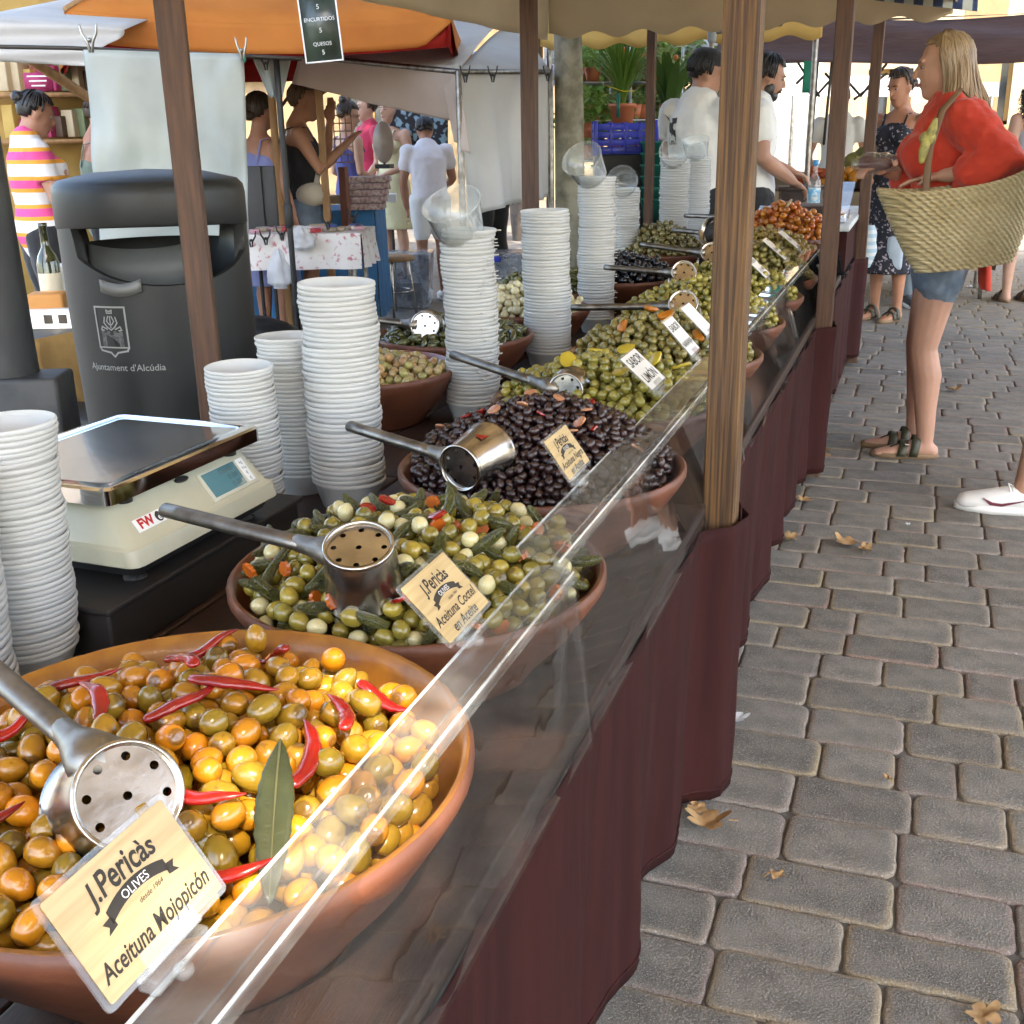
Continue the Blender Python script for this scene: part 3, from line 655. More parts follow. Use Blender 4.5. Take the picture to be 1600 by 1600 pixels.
def chunk(x, y, z, s, m, name, label, cat, group, seed, flat=.35):
    r_ = random.Random(seed); o = MB(); n = 16; arc = r_.choice((1.0, 1.0, .62))
    base = [s * (.86 + .2 * nz3(math.cos(6.283 * k / n) * 1.3 + seed, math.sin(6.283 * k / n) * 1.3)) for k in range(n)]
    vs = []; fs = []
    for kz, kr in ((-.5, .8), (-.3, .97), (.3, 1.0), (.5, .84)):
        for k in range(n): a = 6.283 * k / n * arc; vs.append((base[k] * kr * math.cos(a), base[k] * kr * .78 * math.sin(a), kz * s * flat + .25 * s * flat * nz3(k * .7, seed)))
    for q in range(3): fs += [(q * n + k, q * n + (k + 1) % n, (q + 1) * n + (k + 1) % n, (q + 1) * n + k) for k in range(n)]
    fs += [tuple(reversed(range(n))), tuple(3 * n + k for k in range(n))]; o.add(vs, fs)
    b = o.build(name, m, None, smooth=True, sharp=55, loc=(x, y, z), rz=(r_.uniform(-.7, .7), r_.uniform(-.7, .7), r_.uniform(0, 6))); return tag(b, label, cat, group)
for i, (x, y) in enumerate([(-.70, 1.33), (-.68, 1.35), (-.52, 1.12), (-.545, 1.10), (-.58, 1.30)]):
    chunk(x, y, surf(H2, x, y, .02) + .002, .016, M_pepper, 'red_pepper_piece', 'piece of red pepper in the mixed pickle bowl', 'pepper', 'red pepper pieces in the mixed bowl', i)
# --- bowl 3: black olives
B3 = (-.6, 1.81)
bowl(B3[0], B3[1], .257, .135, 'terracotta bowl heaped with small shiny black olives')
H3 = heap(B3[0], B3[1], .243, TZ + .125, .105, .0074, 1900, 41, cand=12, px=.0, py=.03, power=1.5)
mb3 = olive_mat('black_olive', (0.014, 0.005, 0.006), (0.032, 0.009, 0.009), (0.024, 0.007, 0.006), attr='rnd', rough=.38, coat=.25)
ob = olive_mesh('black_olive', mb3, 1, 1.35, seg=8, rings=6, hole=False)
tag(joined(H3, ob, 'black_olives', mb3, 42), 'heap of small wrinkled black olives in the third bowl', 'olives', kind='stuff')
M_garlic = mat('garlic_sliver', (0.42, 0.2, 0.1), .35, col2=(0.33, 0.12, 0.06), scale=20, coat=.3)
for i in range(16):
    a = rg.uniform(0, 6.3); q = rg.uniform(.02, .2); x = B3[0] + q * math.cos(a); y = B3[1] + q * math.sin(a)
    m_ = M_pepper if i % 3 == 0 else M_garlic
    chunk(x, y, surf(H3, x, y, .012) + .002, .013 if i % 3 == 0 else .015, m_, 'red_pepper_piece' if i % 3 == 0 else 'garlic_clove', ('piece of red pepper' if i % 3 == 0 else 'brownish garlic clove') + ' lying on the black olives', 'pepper' if i % 3 == 0 else 'garlic', 'bits on the black olives', i + 50, .3)
# --- bowls 4 to 10 along the aisle
def simple_bowl(k, x, y, r, top, rad, n, cols, label, heaplabel, seed, elong=1.15, px=0, py=.02, zb=TZ, h=.135, name='green_olives', cat='olives', power=1.8, inner=None):
    bowl(x, y, r, h, label, inner, None, zb)
    Hh = heap(x, y, r - .012, zb + h - .007, top, rad, n, seed, cand=10, px=px, py=py, power=power)
    mm = olive_mat(name + '_%d' % k, cols[0], cols[1], cols[2], attr='rnd', rnd=.2)
    om = olive_mesh(name, mm, 1, elong, seg=9, rings=6)
    tag(joined(Hh, om, name, mm, seed + 1), heaplabel, cat, kind='stuff'); return Hh
GR = ((0.215, 0.19, 0.035), (0.165, 0.15, 0.028), (0.3, 0.25, 0.045))
GR2 = ((0.19, 0.165, 0.05), (0.15, 0.13, 0.038), (0.26, 0.21, 0.055))
H4 = simple_bowl(4, -.62, 2.34, .258, .075, .0112, 620, GR, 'terracotta bowl of green lemon olives beside the thick post', 'heap of lemon green olives under the handwritten lemon card', 51)
H5 = simple_bowl(5, -.61, 2.88, .258, .085, .0112, 640, GR2, 'terracotta bowl of brownish green olives with orange peel', 'heap of brownish green olives mixed with orange chunks', 61)
H6 = simple_bowl(6, -.62, 3.42, .262, .11, .0112, 640, GR, 'bowl of plain green olives partly behind the thick post', 'large heap of plain green olives behind the thick post', 71)
H7 = simple_bowl(7, -.62, 3.97, .262, .11, .0118, 560, GR, 'bowl of green olives just past the thick post', 'heap of green olives just past the thick post', 81)
H8 = simple_bowl(8, -.62, 4.52, .262, .12, .0125, 480, GR2, 'bowl of green olives level with the second aisle post', 'heap of green olives level with the second aisle post', 91)
H9 = simple_bowl(9, -.63, 5.06, .26, .13, .0125, 460, ((0.22, 0.16, 0.03), (0.3, 0.15, 0.02), (0.32, 0.24, 0.04)), 'far bowl of green olives with orange bits', 'far heap of green olives speckled with orange', 101)
H10 = simple_bowl(10, -.62, 5.55, .235, .13, .0155, 280, ((0.45, 0.1, 0.01), (0.36, 0.06, 0.008), (0.5, 0.18, 0.015)), 'far bowl of orange and red cherry tomatoes', 'heap of orange and red cherry tomatoes at the far table end', 111, elong=1.0, zb=TZ + .06, name='cherry_tomatoes', cat='tomatoes')
M_lemon = mat('lemon_slice', (0.5, 0.38, 0.04), .3, col2=(0.42, 0.31, 0.03), coat=.3)
M_orange = mat('orange_peel', (0.55, 0.19, 0.01), .35, col2=(0.45, 0.13, 0.008), coat=.3)
for i, (x, y) in enumerate([(-.60, 2.42), (-.66, 2.40), (-.52, 2.36), (-.56, 2.22), (-.70, 2.30), (-.47, 2.40)]):
    chunk(x, y, surf(H4, x, y, .015) + .008, .027, M_lemon, 'lemon_slice', 'yellow lemon slice lying on the lemon olives', 'lemon', 'lemon slices', i + 9, .25)
for i, (x, y) in enumerate([(-.60, 2.83), (-.53, 2.92), (-.66, 2.95), (-.47, 2.86), (-.58, 3.0), (-.70, 2.80), (-.5, 2.78), (-.55, 2.75)]):
    chunk(x, y, surf(H5, x, y, .015) + .008, .026, M_orange, 'orange_piece', 'orange peel chunk on the brownish green olives', 'orange', 'orange pieces', i + 29, .5)
# --- rear row on the left half of the table
simple_bowl(11, -1.30, 2.50, .235, .03, .011, 300, ((0.5, 0.44, 0.25), (0.5, 0.16, 0.03), (0.3, 0.28, 0.08)), 'rear bowl of mixed pickled salad beside the tall tub stack', 'mixed pickled salad in the rear bowl beside the tall tubs', 121, name='pickled_salad', cat='salad')
simple_bowl(12, -1.27, 3.02, .235, .04, .0105, 420, ((0.05, 0.055, 0.012), (0.08, 0.075, 0.016), (0.07, 0.07, 0.02)), 'rear bowl of small dark gherkins', 'heap of small dark green gherkins in a rear bowl', 131, elong=2.2, name='small_gherkins', cat='gherkins')
simple_bowl(13, -1.24, 3.55, .23, .07, .0135, 260, ((0.6, 0.53, 0.3), (0.5, 0.44, 0.25), (0.65, 0.58, 0.36)), 'rear bowl of pale pickled onions', 'heap of pale pickled onions between the tub stacks', 141, elong=1.0, name='pickled_onions', cat='onions')
simple_bowl(14, -1.30, 4.05, .23, .08, .0115, 330, ((0.1, 0.1, 0.02), (0.07, 0.075, 0.015), (0.13, 0.12, 0.03)), 'rear bowl of dark green capers', 'heap of dark green capers behind the onions', 151, name='capers', cat='capers')
simple_bowl(15, -1.12, 4.42, .245, .075, .0135, 330, ((0.006, 0.006, 0.008), (0.012, 0.01, 0.012), (0.01, 0.008, 0.01)), 'bowl of large round jet black olives between the tub stacks', 'heap of large jet black olives between the tub stacks', 161, elong=1.1, name='jet_black_olives')
simple_bowl(16, -1.16, 5.35, .22, .13, .0125, 300, ((0.15, 0.13, 0.04), (0.12, 0.1, 0.03), (0.2, 0.16, 0.05)), 'far rear bowl of dull green olives left of the thick post', 'far heap of dull green olives left of the thick post', 171, name='dull_green_olives')
bowl(-.60, .185, .26, .14, 'bowl rim at the bottom left corner of the picture')

# ------------------------------------------------------------------ ladles
def perforated(r, hole, pts, m, parent, M, th=.0015):
    cu = bpy.data.curves.new('plate', 'CURVE'); cu.dimensions = '2D'; cu.fill_mode = 'BOTH'; cu.extrude = th / 2
    for (cx, cy, rr) in [(0, 0, r)] + [(a, b, hole) for a, b in pts]:
        sp = cu.splines.new('POLY'); n = 40 if rr == r else 14; sp.points.add(n - 1); sp.use_cyclic_u = True
        for k in range(n): sp.points[k].co = (cx + rr * math.cos(2 * math.pi * k / n), cy + rr * math.sin(2 * math.pi * k / n), 0, 1)
    ob = bpy.data.objects.new('plate', cu); COL.objects.link(ob); bpy.context.view_layer.update()
    me = bpy.data.meshes.new_from_object(ob.evaluated_get(bpy.context.evaluated_depsgraph_get())); bpy.data.objects.remove(ob); me.transform(M); me.materials.clear(); me.materials.append(m)
    return link('perforated_plate', me, parent)
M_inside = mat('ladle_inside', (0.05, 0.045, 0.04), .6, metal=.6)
def ladle(c, axis, handle_to, r=.046, ln=.085, flare=1.18, label='', red=False, hr=.012, back=.35):
    """cup with its perforated end at c facing axis; handle runs from the cup side to handle_to"""
    t = thing('perforated_ladle', label, 'ladle', c, 0, 'steel ladles')
    a = Vector(axis).normalized(); M = frame((0, 0, 0), a.orthogonal(), a.cross(a.orthogonal()))
    M3 = M.to_3x3()
    R2_ = r * flare
    MB().lathe([(r - .004, -.003), (r, -.004), (r + .0015, -.001), (r + .001, .002), (r - .003, .003), (r * .985, -.006), (r, -.008), (lerp(r, R2_, .5), -ln / 2), (R2_, -ln), (R2_ + .0018, -ln - .001), (R2_ - .001, -ln - .002), (lerp(r, R2_, .5) - .003, -ln / 2), (r - .004, -.01)], 40, M=M3, closed=True).build('cup', M_steel, t)
    ho = r * .72
    pts = [(0, 0)] + [(ho * math.cos(.3 + k * math.pi / 4), ho * math.sin(.3 + k * math.pi / 4)) for k in range(8)]
    perforated(r - .003, r * .085, pts, M_steel, t, M @ Matrix.Translation((0, 0, -.004)))
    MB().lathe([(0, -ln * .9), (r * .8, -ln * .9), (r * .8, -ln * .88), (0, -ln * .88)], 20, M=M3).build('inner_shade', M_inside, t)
    h = Vector(handle_to) - Vector(c); s = -a * ln * back; side = (h - s); side = (side - a * side.dot(a)).normalized(); p0 = s + side * r * .98
    d = (h - p0)
    n = 8
    MB().tube([p0 - d.normalized() * .006, p0 + d * .05, p0 + d * .12, p0 + d * .2], [(.026, .02), (.02, .017), (hr * 1.15, hr), (hr * .9, hr * .95)], 14).build('socket', M_steel_d, t)
    # open folded-tube handle
    MB().tube([p0 + d * (.14 + .86 * k / n) for k in range(n + 1)], [(hr * 1.0, hr * .82)] * (n + 1), 16, cap=False).build('handle', M_steel_d, t)
    e = p0 + d; MB().tube([e - d.normalized() * .001, e + d.normalized() * .0012], [(hr * .78, hr * .6)] * 2, 14, cap=False).build('handle_bore', M_black, t)
    if red:
        q = Vector((.25, -.55, .8)); q = (q - a * q.dot(a)).normalized(); cc = -a * ln * .55 + q * (lerp(r, R2_, .55) + .0006)
        x = a.cross(q).normalized(); o = MB().add([cc + x * .012 + a * .009, cc - x * .003 + a * .012, cc - x * .006 - a * .011], [(0, 1, 2)]); o.build('pepper_skin', M_pepper, t, smooth=False)
    return t
ladle((-.545, .605, .872), (.72, -.42, .55), (-.80, .70, .925), r=.043, ln=.075, label='sunlit perforated steel ladle in the nearest olive bowl')
ladle((-.595, 1.1, .897), (.12, -.36, .93), (-.925, 1.175, .885), r=.042, ln=.082, label='perforated ladle standing upside down in the mixed pickle bowl')
ladle((-.66, 1.575, .85), (-.22, -.93, -.08), (-.92, 1.70, .87), r=.039, ln=.085, flare=1.28, label='ladle with a red pepper scrap lying on the black olives', red=True)
ladle((-.665, 2.17, .845), (.05, -.97, .1), (-1.0, 2.37, .868), r=.037, ln=.06, flare=1.2, label='ladle lying in the lemon olives, handle to the left', back=.3)
ladle((-.60, 3.07, .9), (.1, -.8, .55), (-.93, 3.10, .872), r=.04, ln=.07, label='ladle half buried between the orange peel olives and the plain green olives')
ladle((-1.29, 2.86, .845), (.25, -.93, .2), (-1.5, 2.86, .86), r=.04, ln=.06, label='ladle in the rear bowl of dark gherkins')
ladle((-.72, 3.68, .91), (.2, -.8, .5), (-1.0, 3.72, .915), r=.04, ln=.07, label='dark handled ladle pointing left behind the jet black olives')
ladle((-.72, 4.2, .92), (.2, -.8, .5), (-1.0, 4.25, .94), r=.04, ln=.07, label='short dark ladle handle left of the thick post')
ladle((-.72, 4.45, .955), (.5, .7, -.3), (-.95, 4.6, .965), r=.042, ln=.08, flare=1.3, label='upturned steel ladle right of the thick post')
ladle((-.74, 4.98, .98), (.5, .7, -.3), (-1.0, 5.1, .985), r=.045, ln=.085, flare=1.3, label='larger steel ladle by the orange speckled olives')
# ------------------------------------------------------------------ name cards in clear holders
def card(y0, y1, x, z, hgt, lean, label, lines, white=False, bx=0.0, dy=0.0):
    """card whose lower edge runs y0..y1 at (x,z); rises hgt leaning back (towards -x)"""
    t = thing('name_card', label, 'sign', (x, (y0 + y1) / 2, z), 0, 'olive name cards')
    W = y1 - y0; up = Vector((-math.sin(lean), dy, math.cos(lean))).normalized(); xa = Vector((bx, 1, 0)).normalized()
    M = frame((0, 0, .012), xa, up); M3 = M.to_3x3(); nrm = M3 @ Vector((0, 0, 1))
    def slab(w, h, th, off, m, name, r=.004, cy=None):
        cy = h / 2 if cy is None else cy; poly = []
        for qx, qy, a0 in ((1, 1, 0), (-1, 1, 90), (-1, -1, 180), (1, -1, 270)):
            for k in range(4):
                a = math.radians(a0 + 30 * k); poly.append((qx * (w / 2 - r) + r * math.cos(a), cy + qy * (h / 2 - r) + r * math.sin(a)))
        return MB().prism(poly, off - th / 2, off + th / 2, M=M3, c=M.translation).build(name, m, t, smooth=False)
    slab(W, hgt, .0022, 0, M_clearcard, 'sleeve')
    slab(W - .008, hgt - .008, .0006, .0017, M_cardwhite if white else M_cardwood, 'printed_card', .002, cy=hgt / 2)
    for (txt, cx, cy, s, sh, bold, rot) in lines:
        Mt = M @ Matrix.Translation((cx * W, cy * hgt, .0023)) @ Matrix.Rotation(rot, 4, 'Z')
        warp = None
        if txt == '#banner':
            n = 12; o = MB(); w_ = s; pts = []
            for k in range(n + 1):
                u = -1 + 2 * k / n; pts.append((u * w_, -.10 * w_ * u * u * 2.0 + .2 * w_))
            vs = [Mt @ Vector((a, b, 0)) for a, b in pts] + [Mt @ Vector((a, b - .3 * w_, 0)) for a, b in pts]
            o.add(vs, [(i, i + 1, n + 2 + i, n + 1 + i) for i in range(n)])
            for sg in (-1, 1):
                o.add([Mt @ Vector((sg * w_ * .92, -.12 * w_, .0)), Mt @ Vector((sg * w_ * 1.25, -.16 * w_, 0)), Mt @ Vector((sg * w_ * 1.13, -.3 * w_, 0)), Mt @ Vector((sg * w_ * 1.25, -.44 * w_, 0)), Mt @ Vector((sg * w_ * .92, -.38 * w_, 0))], [(0, 1, 2, 3, 4)])
            o.build('logo_banner', M_ink, t, smooth=False); continue
        if txt.startswith('J.'):
            warp = lambda v, s=s: Vector((v.x, v.y * (1 + .25 * math.cos(v.x / s * 1.1)) - (v.x / s) ** 2 * s * .045 , v.z))
        put_text('lettering', txt, M_cardwhite if txt == 'OLIVES' else M_ink, t, Mt @ Matrix.Translation((0, 0, .0003 if txt == 'OLIVES' else 0)), s, sh, bold, warp, fit=None if txt in ('OLIVES', 'desde 1964') else W * (.52 if txt.startswith('J.') else .86))
    # clip block and hinge pin on the flange
    MB().box((0, 0, .004), (.016, W * .45, .012), bev=.002).build('clip', M_clearcard, t)
    MB().tube([(-.002, -W * .25, .011), (-.002, W * .25, .011)], .0028, 8).build('hinge_pin', M_clearcard, t)
    MB().box(M3 @ Vector((0, .007, .0035)) + M.translation, (.002, W * .42, .014), rot=M3 @ Matrix.Rotation(math.pi / 2, 3, 'Y') @ Matrix.Identity(3) if False else Matrix((nrm, xa, M3 @ Vector((0, 1, 0)))).transposed()).build('front_tab', M_clearcard, t, smooth=False)
    MB().ell((.006, 0, -.004), (.007, .007, .006)).build('suction_knob', M_clearcard, t)
    return t
logo = lambda s: [('J.Pericàs', 0, .755, s, .18, s * .02, .0), ('#banner', .02, .575, s * 1.45, 0, 0, 0), ('OLIVES', .02, .575, s * .42, 0, 0, 0), ('desde 1964', .08, .455, s * .26, .3, 0, 0)]
card(.41, .533, -.408, .858, .082, .60, 'wood grain name card reading Aceituna Mojopicón before the nearest bowl', logo(.0195) + [('Aceituna Mojopicón', 0, .23, .0165, .3, .0003, 0)])
card(.925, 1.042, -.405, .858, .082, .78, 'wood grain name card reading Aceituna Coctel en Aceite', logo(.0185) + [('Aceituna Coctel', 0, .32, .0155, .3, .0002, 0), ('en Aceite', 0, .14, .0155, .3, .0002, 0)], dy=.12)
card(1.485, 1.60, -.45, .858, .075, .62, 'wood grain name card reading Aceituna Negra among the black olives', logo(.018) + [('Aceituna Negra', 0, .32, .0155, .3, .0002, 0), ('en Aceite', 0, .14, .0155, .3, .0002, 0)])
card(2.10, 2.225, -.465, .858, .095, .85, 'white handwritten card reading Sabor Limón on the lemon olives', [('SABOR', 0, .74, .03, .1, .0004, .0), ('LIMÓN', .0, .3, .03, .1, .0004, .0)], white=True, dy=.2)
card(2.46, 2.565, -.458, .858, .105, .75, 'white handwritten card reading Sabor Naranja beside the thick post', [('SABOR', 0, .74, .026, .1, .0004, 0), ('NARANJA', 0, .3, .02, .1, .0004, 0)], white=True, dy=.5)
card(2.72, 2.83, -.47, .858, .10, .8, 'blank looking white card half hidden behind the thick post', [('', 0, .5, .02, 0, 0, 0)], white=True, dy=.3)
card(3.30, 3.42, -.475, .858, .10, .8, 'pale card on the screen right of the thick post', [('Verdes', 0, .5, .03, .2, 0, 0)], white=True, dy=.4)
card(3.86, 3.98, -.475, .858, .12, .85, 'bright white card leaning over the green olives past the thick post', [('Aceituna', 0, .65, .026, .2, 0, 0), ('Verde', 0, .3, .026, .2, 0, 0)], white=True, dy=.5)
card(4.42, 4.54, -.475, .858, .12, .9, 'white card over the olives before the second aisle post', [('Rellenas', 0, .5, .028, .2, 0, 0)], white=True, dy=.5)
card(4.85, 4.97, -.475, .858, .11, .9, 'farthest white card before the second aisle post', [('Picante', 0, .5, .028, .2, 0, 0)], white=True, dy=.5)

# ------------------------------------------------------------------ plastic tub stacks
def tub_mesh(name, m, r, h, rim, seg=36):
    rb = r * .74
    o = MB().lathe([(0, .0), (rb * .97, .0), (rb, .003), (r * .95, h - rim - .002), (r * .975, h - rim), (r * 1.0, h - rim + .001), (r * 1.01, h - rim * .5), (r * 1.0, h - .001), (r * .975, h), (r * .955, h - .001), (r * .94, h - rim), (rb * .97, .006), (0, .003)], seg)
    me = bpy.data.meshes.new(name); me.from_pydata([tuple(v) for v in o.v], [], o.f); me.materials.append(m); me.polygons.foreach_set('use_smooth', [True] * len(me.polygons)); me.update(); return me
tub_big = tub_mesh('plastic_tub', M_tub, .0725, .058, .0088); tub_small = tub_mesh('plastic_tub_small', M_tub, .0625, .05, .0068); tub_tab = tub_mesh('plastic_tub_tab', M_tub, .0665, .058, .0088)
# little pull tab on the rim of one kind
_o = MB().box((.0715, 0, .0535), (.012, .014, .0018)); 
bm = bmesh.new(); bm.from_mesh(tub_tab)
for v in _o.v: bm.verts.new(v)
bm.verts.ensure_lookup_table(); n0 = len(bm.verts) - 8
for f in _o.f: bm.faces.new([bm.verts[n0 + i] for i in f])
bm.to_mesh(tub_tab); bm.free()
def stack(x, y, z1, pitch, me, h, label, group, seed, drift=(0, 0), jit=.0016, z0=TZ, tabs=False):
    rs = random.Random(seed); drift = (drift[0] + rs.uniform(-.01, .01), drift[1] + rs.uniform(-.01, .01)); n = max(1, int((z1 - z0 - h) / pitch) + 1); jx = jy = 0
    for k in range(n):
        o = bpy.data.objects.new('plastic_tub', me); COL.objects.link(o); f = k / max(1, n - 1)
        jx = jx * .8 + rs.uniform(-jit, jit); jy = jy * .8 + rs.uniform(-jit, jit)
        o.location = (x + drift[0] * f + jx, y + drift[1] * f + jy, z0 + k * pitch + rs.uniform(-.0008, .0008)); o.rotation_euler = (rs.uniform(-.02, .02), rs.uniform(-.02, .02), rs.uniform(0, 6.28) if not tabs else rs.uniform(-.9, .9))
        tag(o, label, 'tub', group)
    return n
nt_ = 0
stack(-1.072, .925, 1.0, .0095, tub_big, .058, 'frosted plastic tub in the stack cut by the left picture edge', 'tubs at the left picture edge', 1)
stack(-1.095, 1.075, 1.02, .0072, tub_small, .05, 'plastic tub in the finely ribbed stack left of the scale', 'finely ribbed tubs left of the scale', 2)
stack(-1.165, 1.745, .965, .0083, tub_small, .05, 'plastic tub in the short stack right of the scale', 'short tub stack right of the scale', 3)
stack(-1.16, 1.93, .985, .0083, tub_small, .05, 'plastic tub in the half hidden stack between short and tall stacks', 'half hidden tub stack', 4)
stack(-1.025, 1.87, 1.10, .0095, tub_big, .058, 'plastic tub in the wide tall stack behind the mixed pickle bowl', 'wide tall tub stack', 5)
stack(-1.035, 2.57, 1.14, .0095, tub_tab, .058, 'plastic tub in the tall tabbed stack behind the black olives', 'tall tabbed tub stack', 6, drift=(-.006, .0), jit=.0025, tabs=True)
stack(-1.055, 3.26, 1.14, .0095, tub_big, .058, 'plastic tub in the flat topped stack in front of the dark rear post', 'flat topped tub stack', 7)
stack(-1.085, 3.92, 1.21, .0095, tub_tab, .058, 'plastic tub in the tall stack beneath the tilted clear tub by the tree trunk', 'tall tub stack by the tree trunk', 8, jit=.0025, tabs=True)
# the three far stacks in one object
far = MB(); rs = random.Random(9)
for (x, y, z1) in ((-1.33, 5.3, 1.1), (-1.16, 5.62, 1.215), (-1.14, 6.1, 1.215)):
    k = 0; base = [Vector(v.co) for v in tub_big.vertices]; fs = [tuple(p.vertices) for p in tub_big.polygons]
    while TZ + .058 + k * .0118 < z1:
        dx, dy = rs.uniform(-.003, .003), rs.uniform(-.003, .003); far.add([v + Vector((x + dx, y + dy, TZ + k * .0118)) for v in base], fs); k += 1
tag(far.build('far_plastic_tubs', M_tub), 'three far stacks of plastic tubs behind the jet black olives', 'tubs', kind='stuff')
tub_clear = tub_mesh('clear_tub', M_tubclear, .0725, .105, .0075)
for (x, y, z, rx, ry, lab, sc) in [(-1.045, 2.565, 1.115, .55, .18, 'clear tub tipped on the tall tabbed stack', 1.0), (-1.095, 3.90, 1.20, .75, .45, 'clear tub tilted to the left on the stack by the tree trunk', 1.0),
        (-1.33, 5.28, 1.10, 1.25, .1, 'clear tub lying open on the shorter far stack', 1.0), (-1.17, 5.6, 1.21, 1.15, -.2, 'clear tub lying open on the tallest far stack', 1.0), (-1.14, 6.08, 1.2, .3, .1, 'clear tub upright on the farthest stack', 1.0)]:
    o = bpy.data.objects.new('clear_plastic_tub', tub_clear); COL.objects.link(o); o.location = (x, y, z); o.rotation_euler = (rx, -ry, .2); tag(o, lab, 'tub', 'clear tubs left on top of stacks')
# ------------------------------------------------------------------ scale on its black box
bx = thing('black_crate_box', 'black box carrying the weighing scale', 'box', (0, 0, 0))
MB().box((-1.235, 1.40, .6975), (.44, .52, .072), bev=.006).build('box_body', mat('scuffed_black_wood', (0.016, 0.014, 0.013), .6, col2=(0.05, 0.026, 0.015), scale=7, contrast=(.55, .8), bump=.3, bscale=40), bx)
MB().box((-1.235, 1.40, .738), (.455, .535, .01), bev=.003).build('box_lid', MATS['scuffed_black_wood'], bx)
M_scale = mat('cream_scale_plastic', (0.5, 0.48, 0.36), .42, col2=(0.44, 0.42, 0.31), scale=9, bump=.06, bscale=200, coat=.1)
sc = thing('weighing_scale', 'cream digital weighing scale with a polished steel tray', 'scale', (-1.005, 1.385, .743), -.03)
# body profile in local x (front face at +x) extruded along y
def ring(z, xa, xb, ya, yb, r=.018):
    pts = []
    for qx, qy, a0 in ((xb, yb, 0), (xa, yb, 90), (xa, ya, 180), (xb, ya, 270)):
        sx = -1 if qx == xb else 1; sy = -1 if qy == yb else 1
        for k in range(4):
            a = math.radians(a0 + 30 * k); pts.append((qx + sx * r + r * math.cos(a), qy + sy * r + r * math.sin(a), z))
    return pts
def rings(o, rs_):
    n = len(rs_[0]); vs = [p for r_ in rs_ for p in r_]; fs = [(i * n + k, i * n + (k + 1) % n, (i + 1) * n + (k + 1) % n, (i + 1) * n + k) for i in range(len(rs_) - 1) for k in range(n)]
    fs += [tuple(reversed(range(n))), tuple((len(rs_) - 1) * n + k for k in range(n))]; return o.add(vs, fs)
o = MB(); rings(o, [ring(.034, -.31, .004, -.185, .185), ring(.036, -.312, .006, -.187, .187), ring(.06, -.312, .0, -.187, .187), ring(.064, -.308, -.008, -.18, .18), ring(.112, -.298, -.045, -.168, .168), ring(.118, -.292, -.055, -.16, .16)])
body = o.build('body', M_scale, sc, sharp=40)
o = MB(); rings(o, [ring(.018, -.295, -.012, -.172, .172), ring(.033, -.3, -.004, -.178, .178)]); o.build('base_tray', M_black, sc, sharp=40)
for x in (-.26, -.04):
    for y in (-.14, .14): MB().lathe([(.017, 0), (.018, .004), (.006, .006), (.006, .02)], 14, c=(x, y, .0)).build('foot', M_black, sc)
# front panel frame: sloping face from (0,.062) to (-.045,.112)
fa = Vector((-.008, 0, .064)); fb = Vector((-.045, 0, .112)); fup = (fb - fa).normalized(); FM = frame(fa.lerp(fb, .5), (0, 1, 0), fup); fn = FM.to_3x3() @ Vector((0, 0, 1))
def panel(cx, cy, w, h, off, m, name, th=.001, parent=sc, r=None):
    return MB().box(FM @ Vector((cx, cy, off)), (w, h, th), rot=FM.to_3x3(), bev=.0004).build(name, m, parent)
disp = panel(.09, .0, .125, .052, .0008, mat('scale_bezel', (0.56, 0.54, 0.42), .45), 'display_bezel', .002)
M_lcd = mat('lcd_glass', (0.06, 0.17, 0.2), .15, col2=(0.075, 0.2, 0.235), scale=9, coat=.5)
panel(.078, .001, .086, .043, .0022, M_lcd, 'lcd_screen', .001, disp)
M_seg = mat('lcd_segment', (0.02, 0.05, 0.06), .5)
for i, tx in enumerate(('ConSt', '0.00', '0.00')): put_text('display_digits', tx, M_seg, disp, FM @ Matrix.Translation((.092 - (0 if i == 0 else -.008), .0145 - .0135 * i, .0029)), .0125, .12, .0, spacing=1.15)
panel(.136, .001, .018, .043, .0021, M_white, 'unit_strip', .0008, disp)
for i, tx in enumerate(('kg', '€/kg', '€', '€')): put_text('unit_mark', tx, M_ink, disp, FM @ Matrix.Translation((.136, .0155 - .0105 * i, .0027)), .008 if i != 1 else .006, .0, .0)
bd = panel(-.115, -.006, .062, .021, .0012, M_white, 'badge', .0012)
M_red = mat('logo_red', (0.5, 0.01, 0.012), .5)
put_text('badge_letters', 'FW', M_red, bd, FM @ Matrix.Translation((-.123, -.006, .0021)), .021, .0, .0009)
put_text('badge_mark', 'e', M_white, bd, FM @ Matrix.Translation((-.094, -.0075, .0025)), .014, 0, .0003)
MB().prism([(math.cos(a) * .0075 * (1 if math.sin(a) < .4 else .8), math.sin(a) * .0085) for a in [k * math.pi / 8 for k in range(16)]], 0, .0004, M=FM.to_3x3(), c=FM @ Vector((-.094, -.006, .0018))).build('badge_weight', M_ink, bd, smooth=False)
MB().lathe([(.013, 0), (.0135, .001), (.012, .002), (.009, .0012), (0, .001)], 20, c=FM @ Vector((-.005, .03, .0005)), M=FM.to_3x3() @ Matrix.Rotation(-.5, 3, 'X'), ell=(1.2, .5)).build('bubble_level', M_black, sc)
# tray: dished polished steel plate with a folded rim
o = MB(); TC = -.172; hx, hy = .148, .19
def tr(z, k, r=.012): return ring(z, TC - hx + k, TC + hx - k, -hy + k, hy - k, max(.004, r))
rings(o, [tr(.128, .004), tr(.128, .0, .014), tr(.15, .0, .014), tr(.1535, .003, .012), tr(.1535, .02, .01), tr(.1515, .024, .01), tr(.1512, .03, .01)])
tray = o.build('weighing_tray', M_mirror, sc, sharp=35)
for x, y in ((-.05, -.13), (-.05, .13), (-.29, -.13), (-.29, .13)): MB().lathe([(.012, .115), (.012, .13)], 12, c=(x, y, 0)).build('tray_support', M_black, sc)
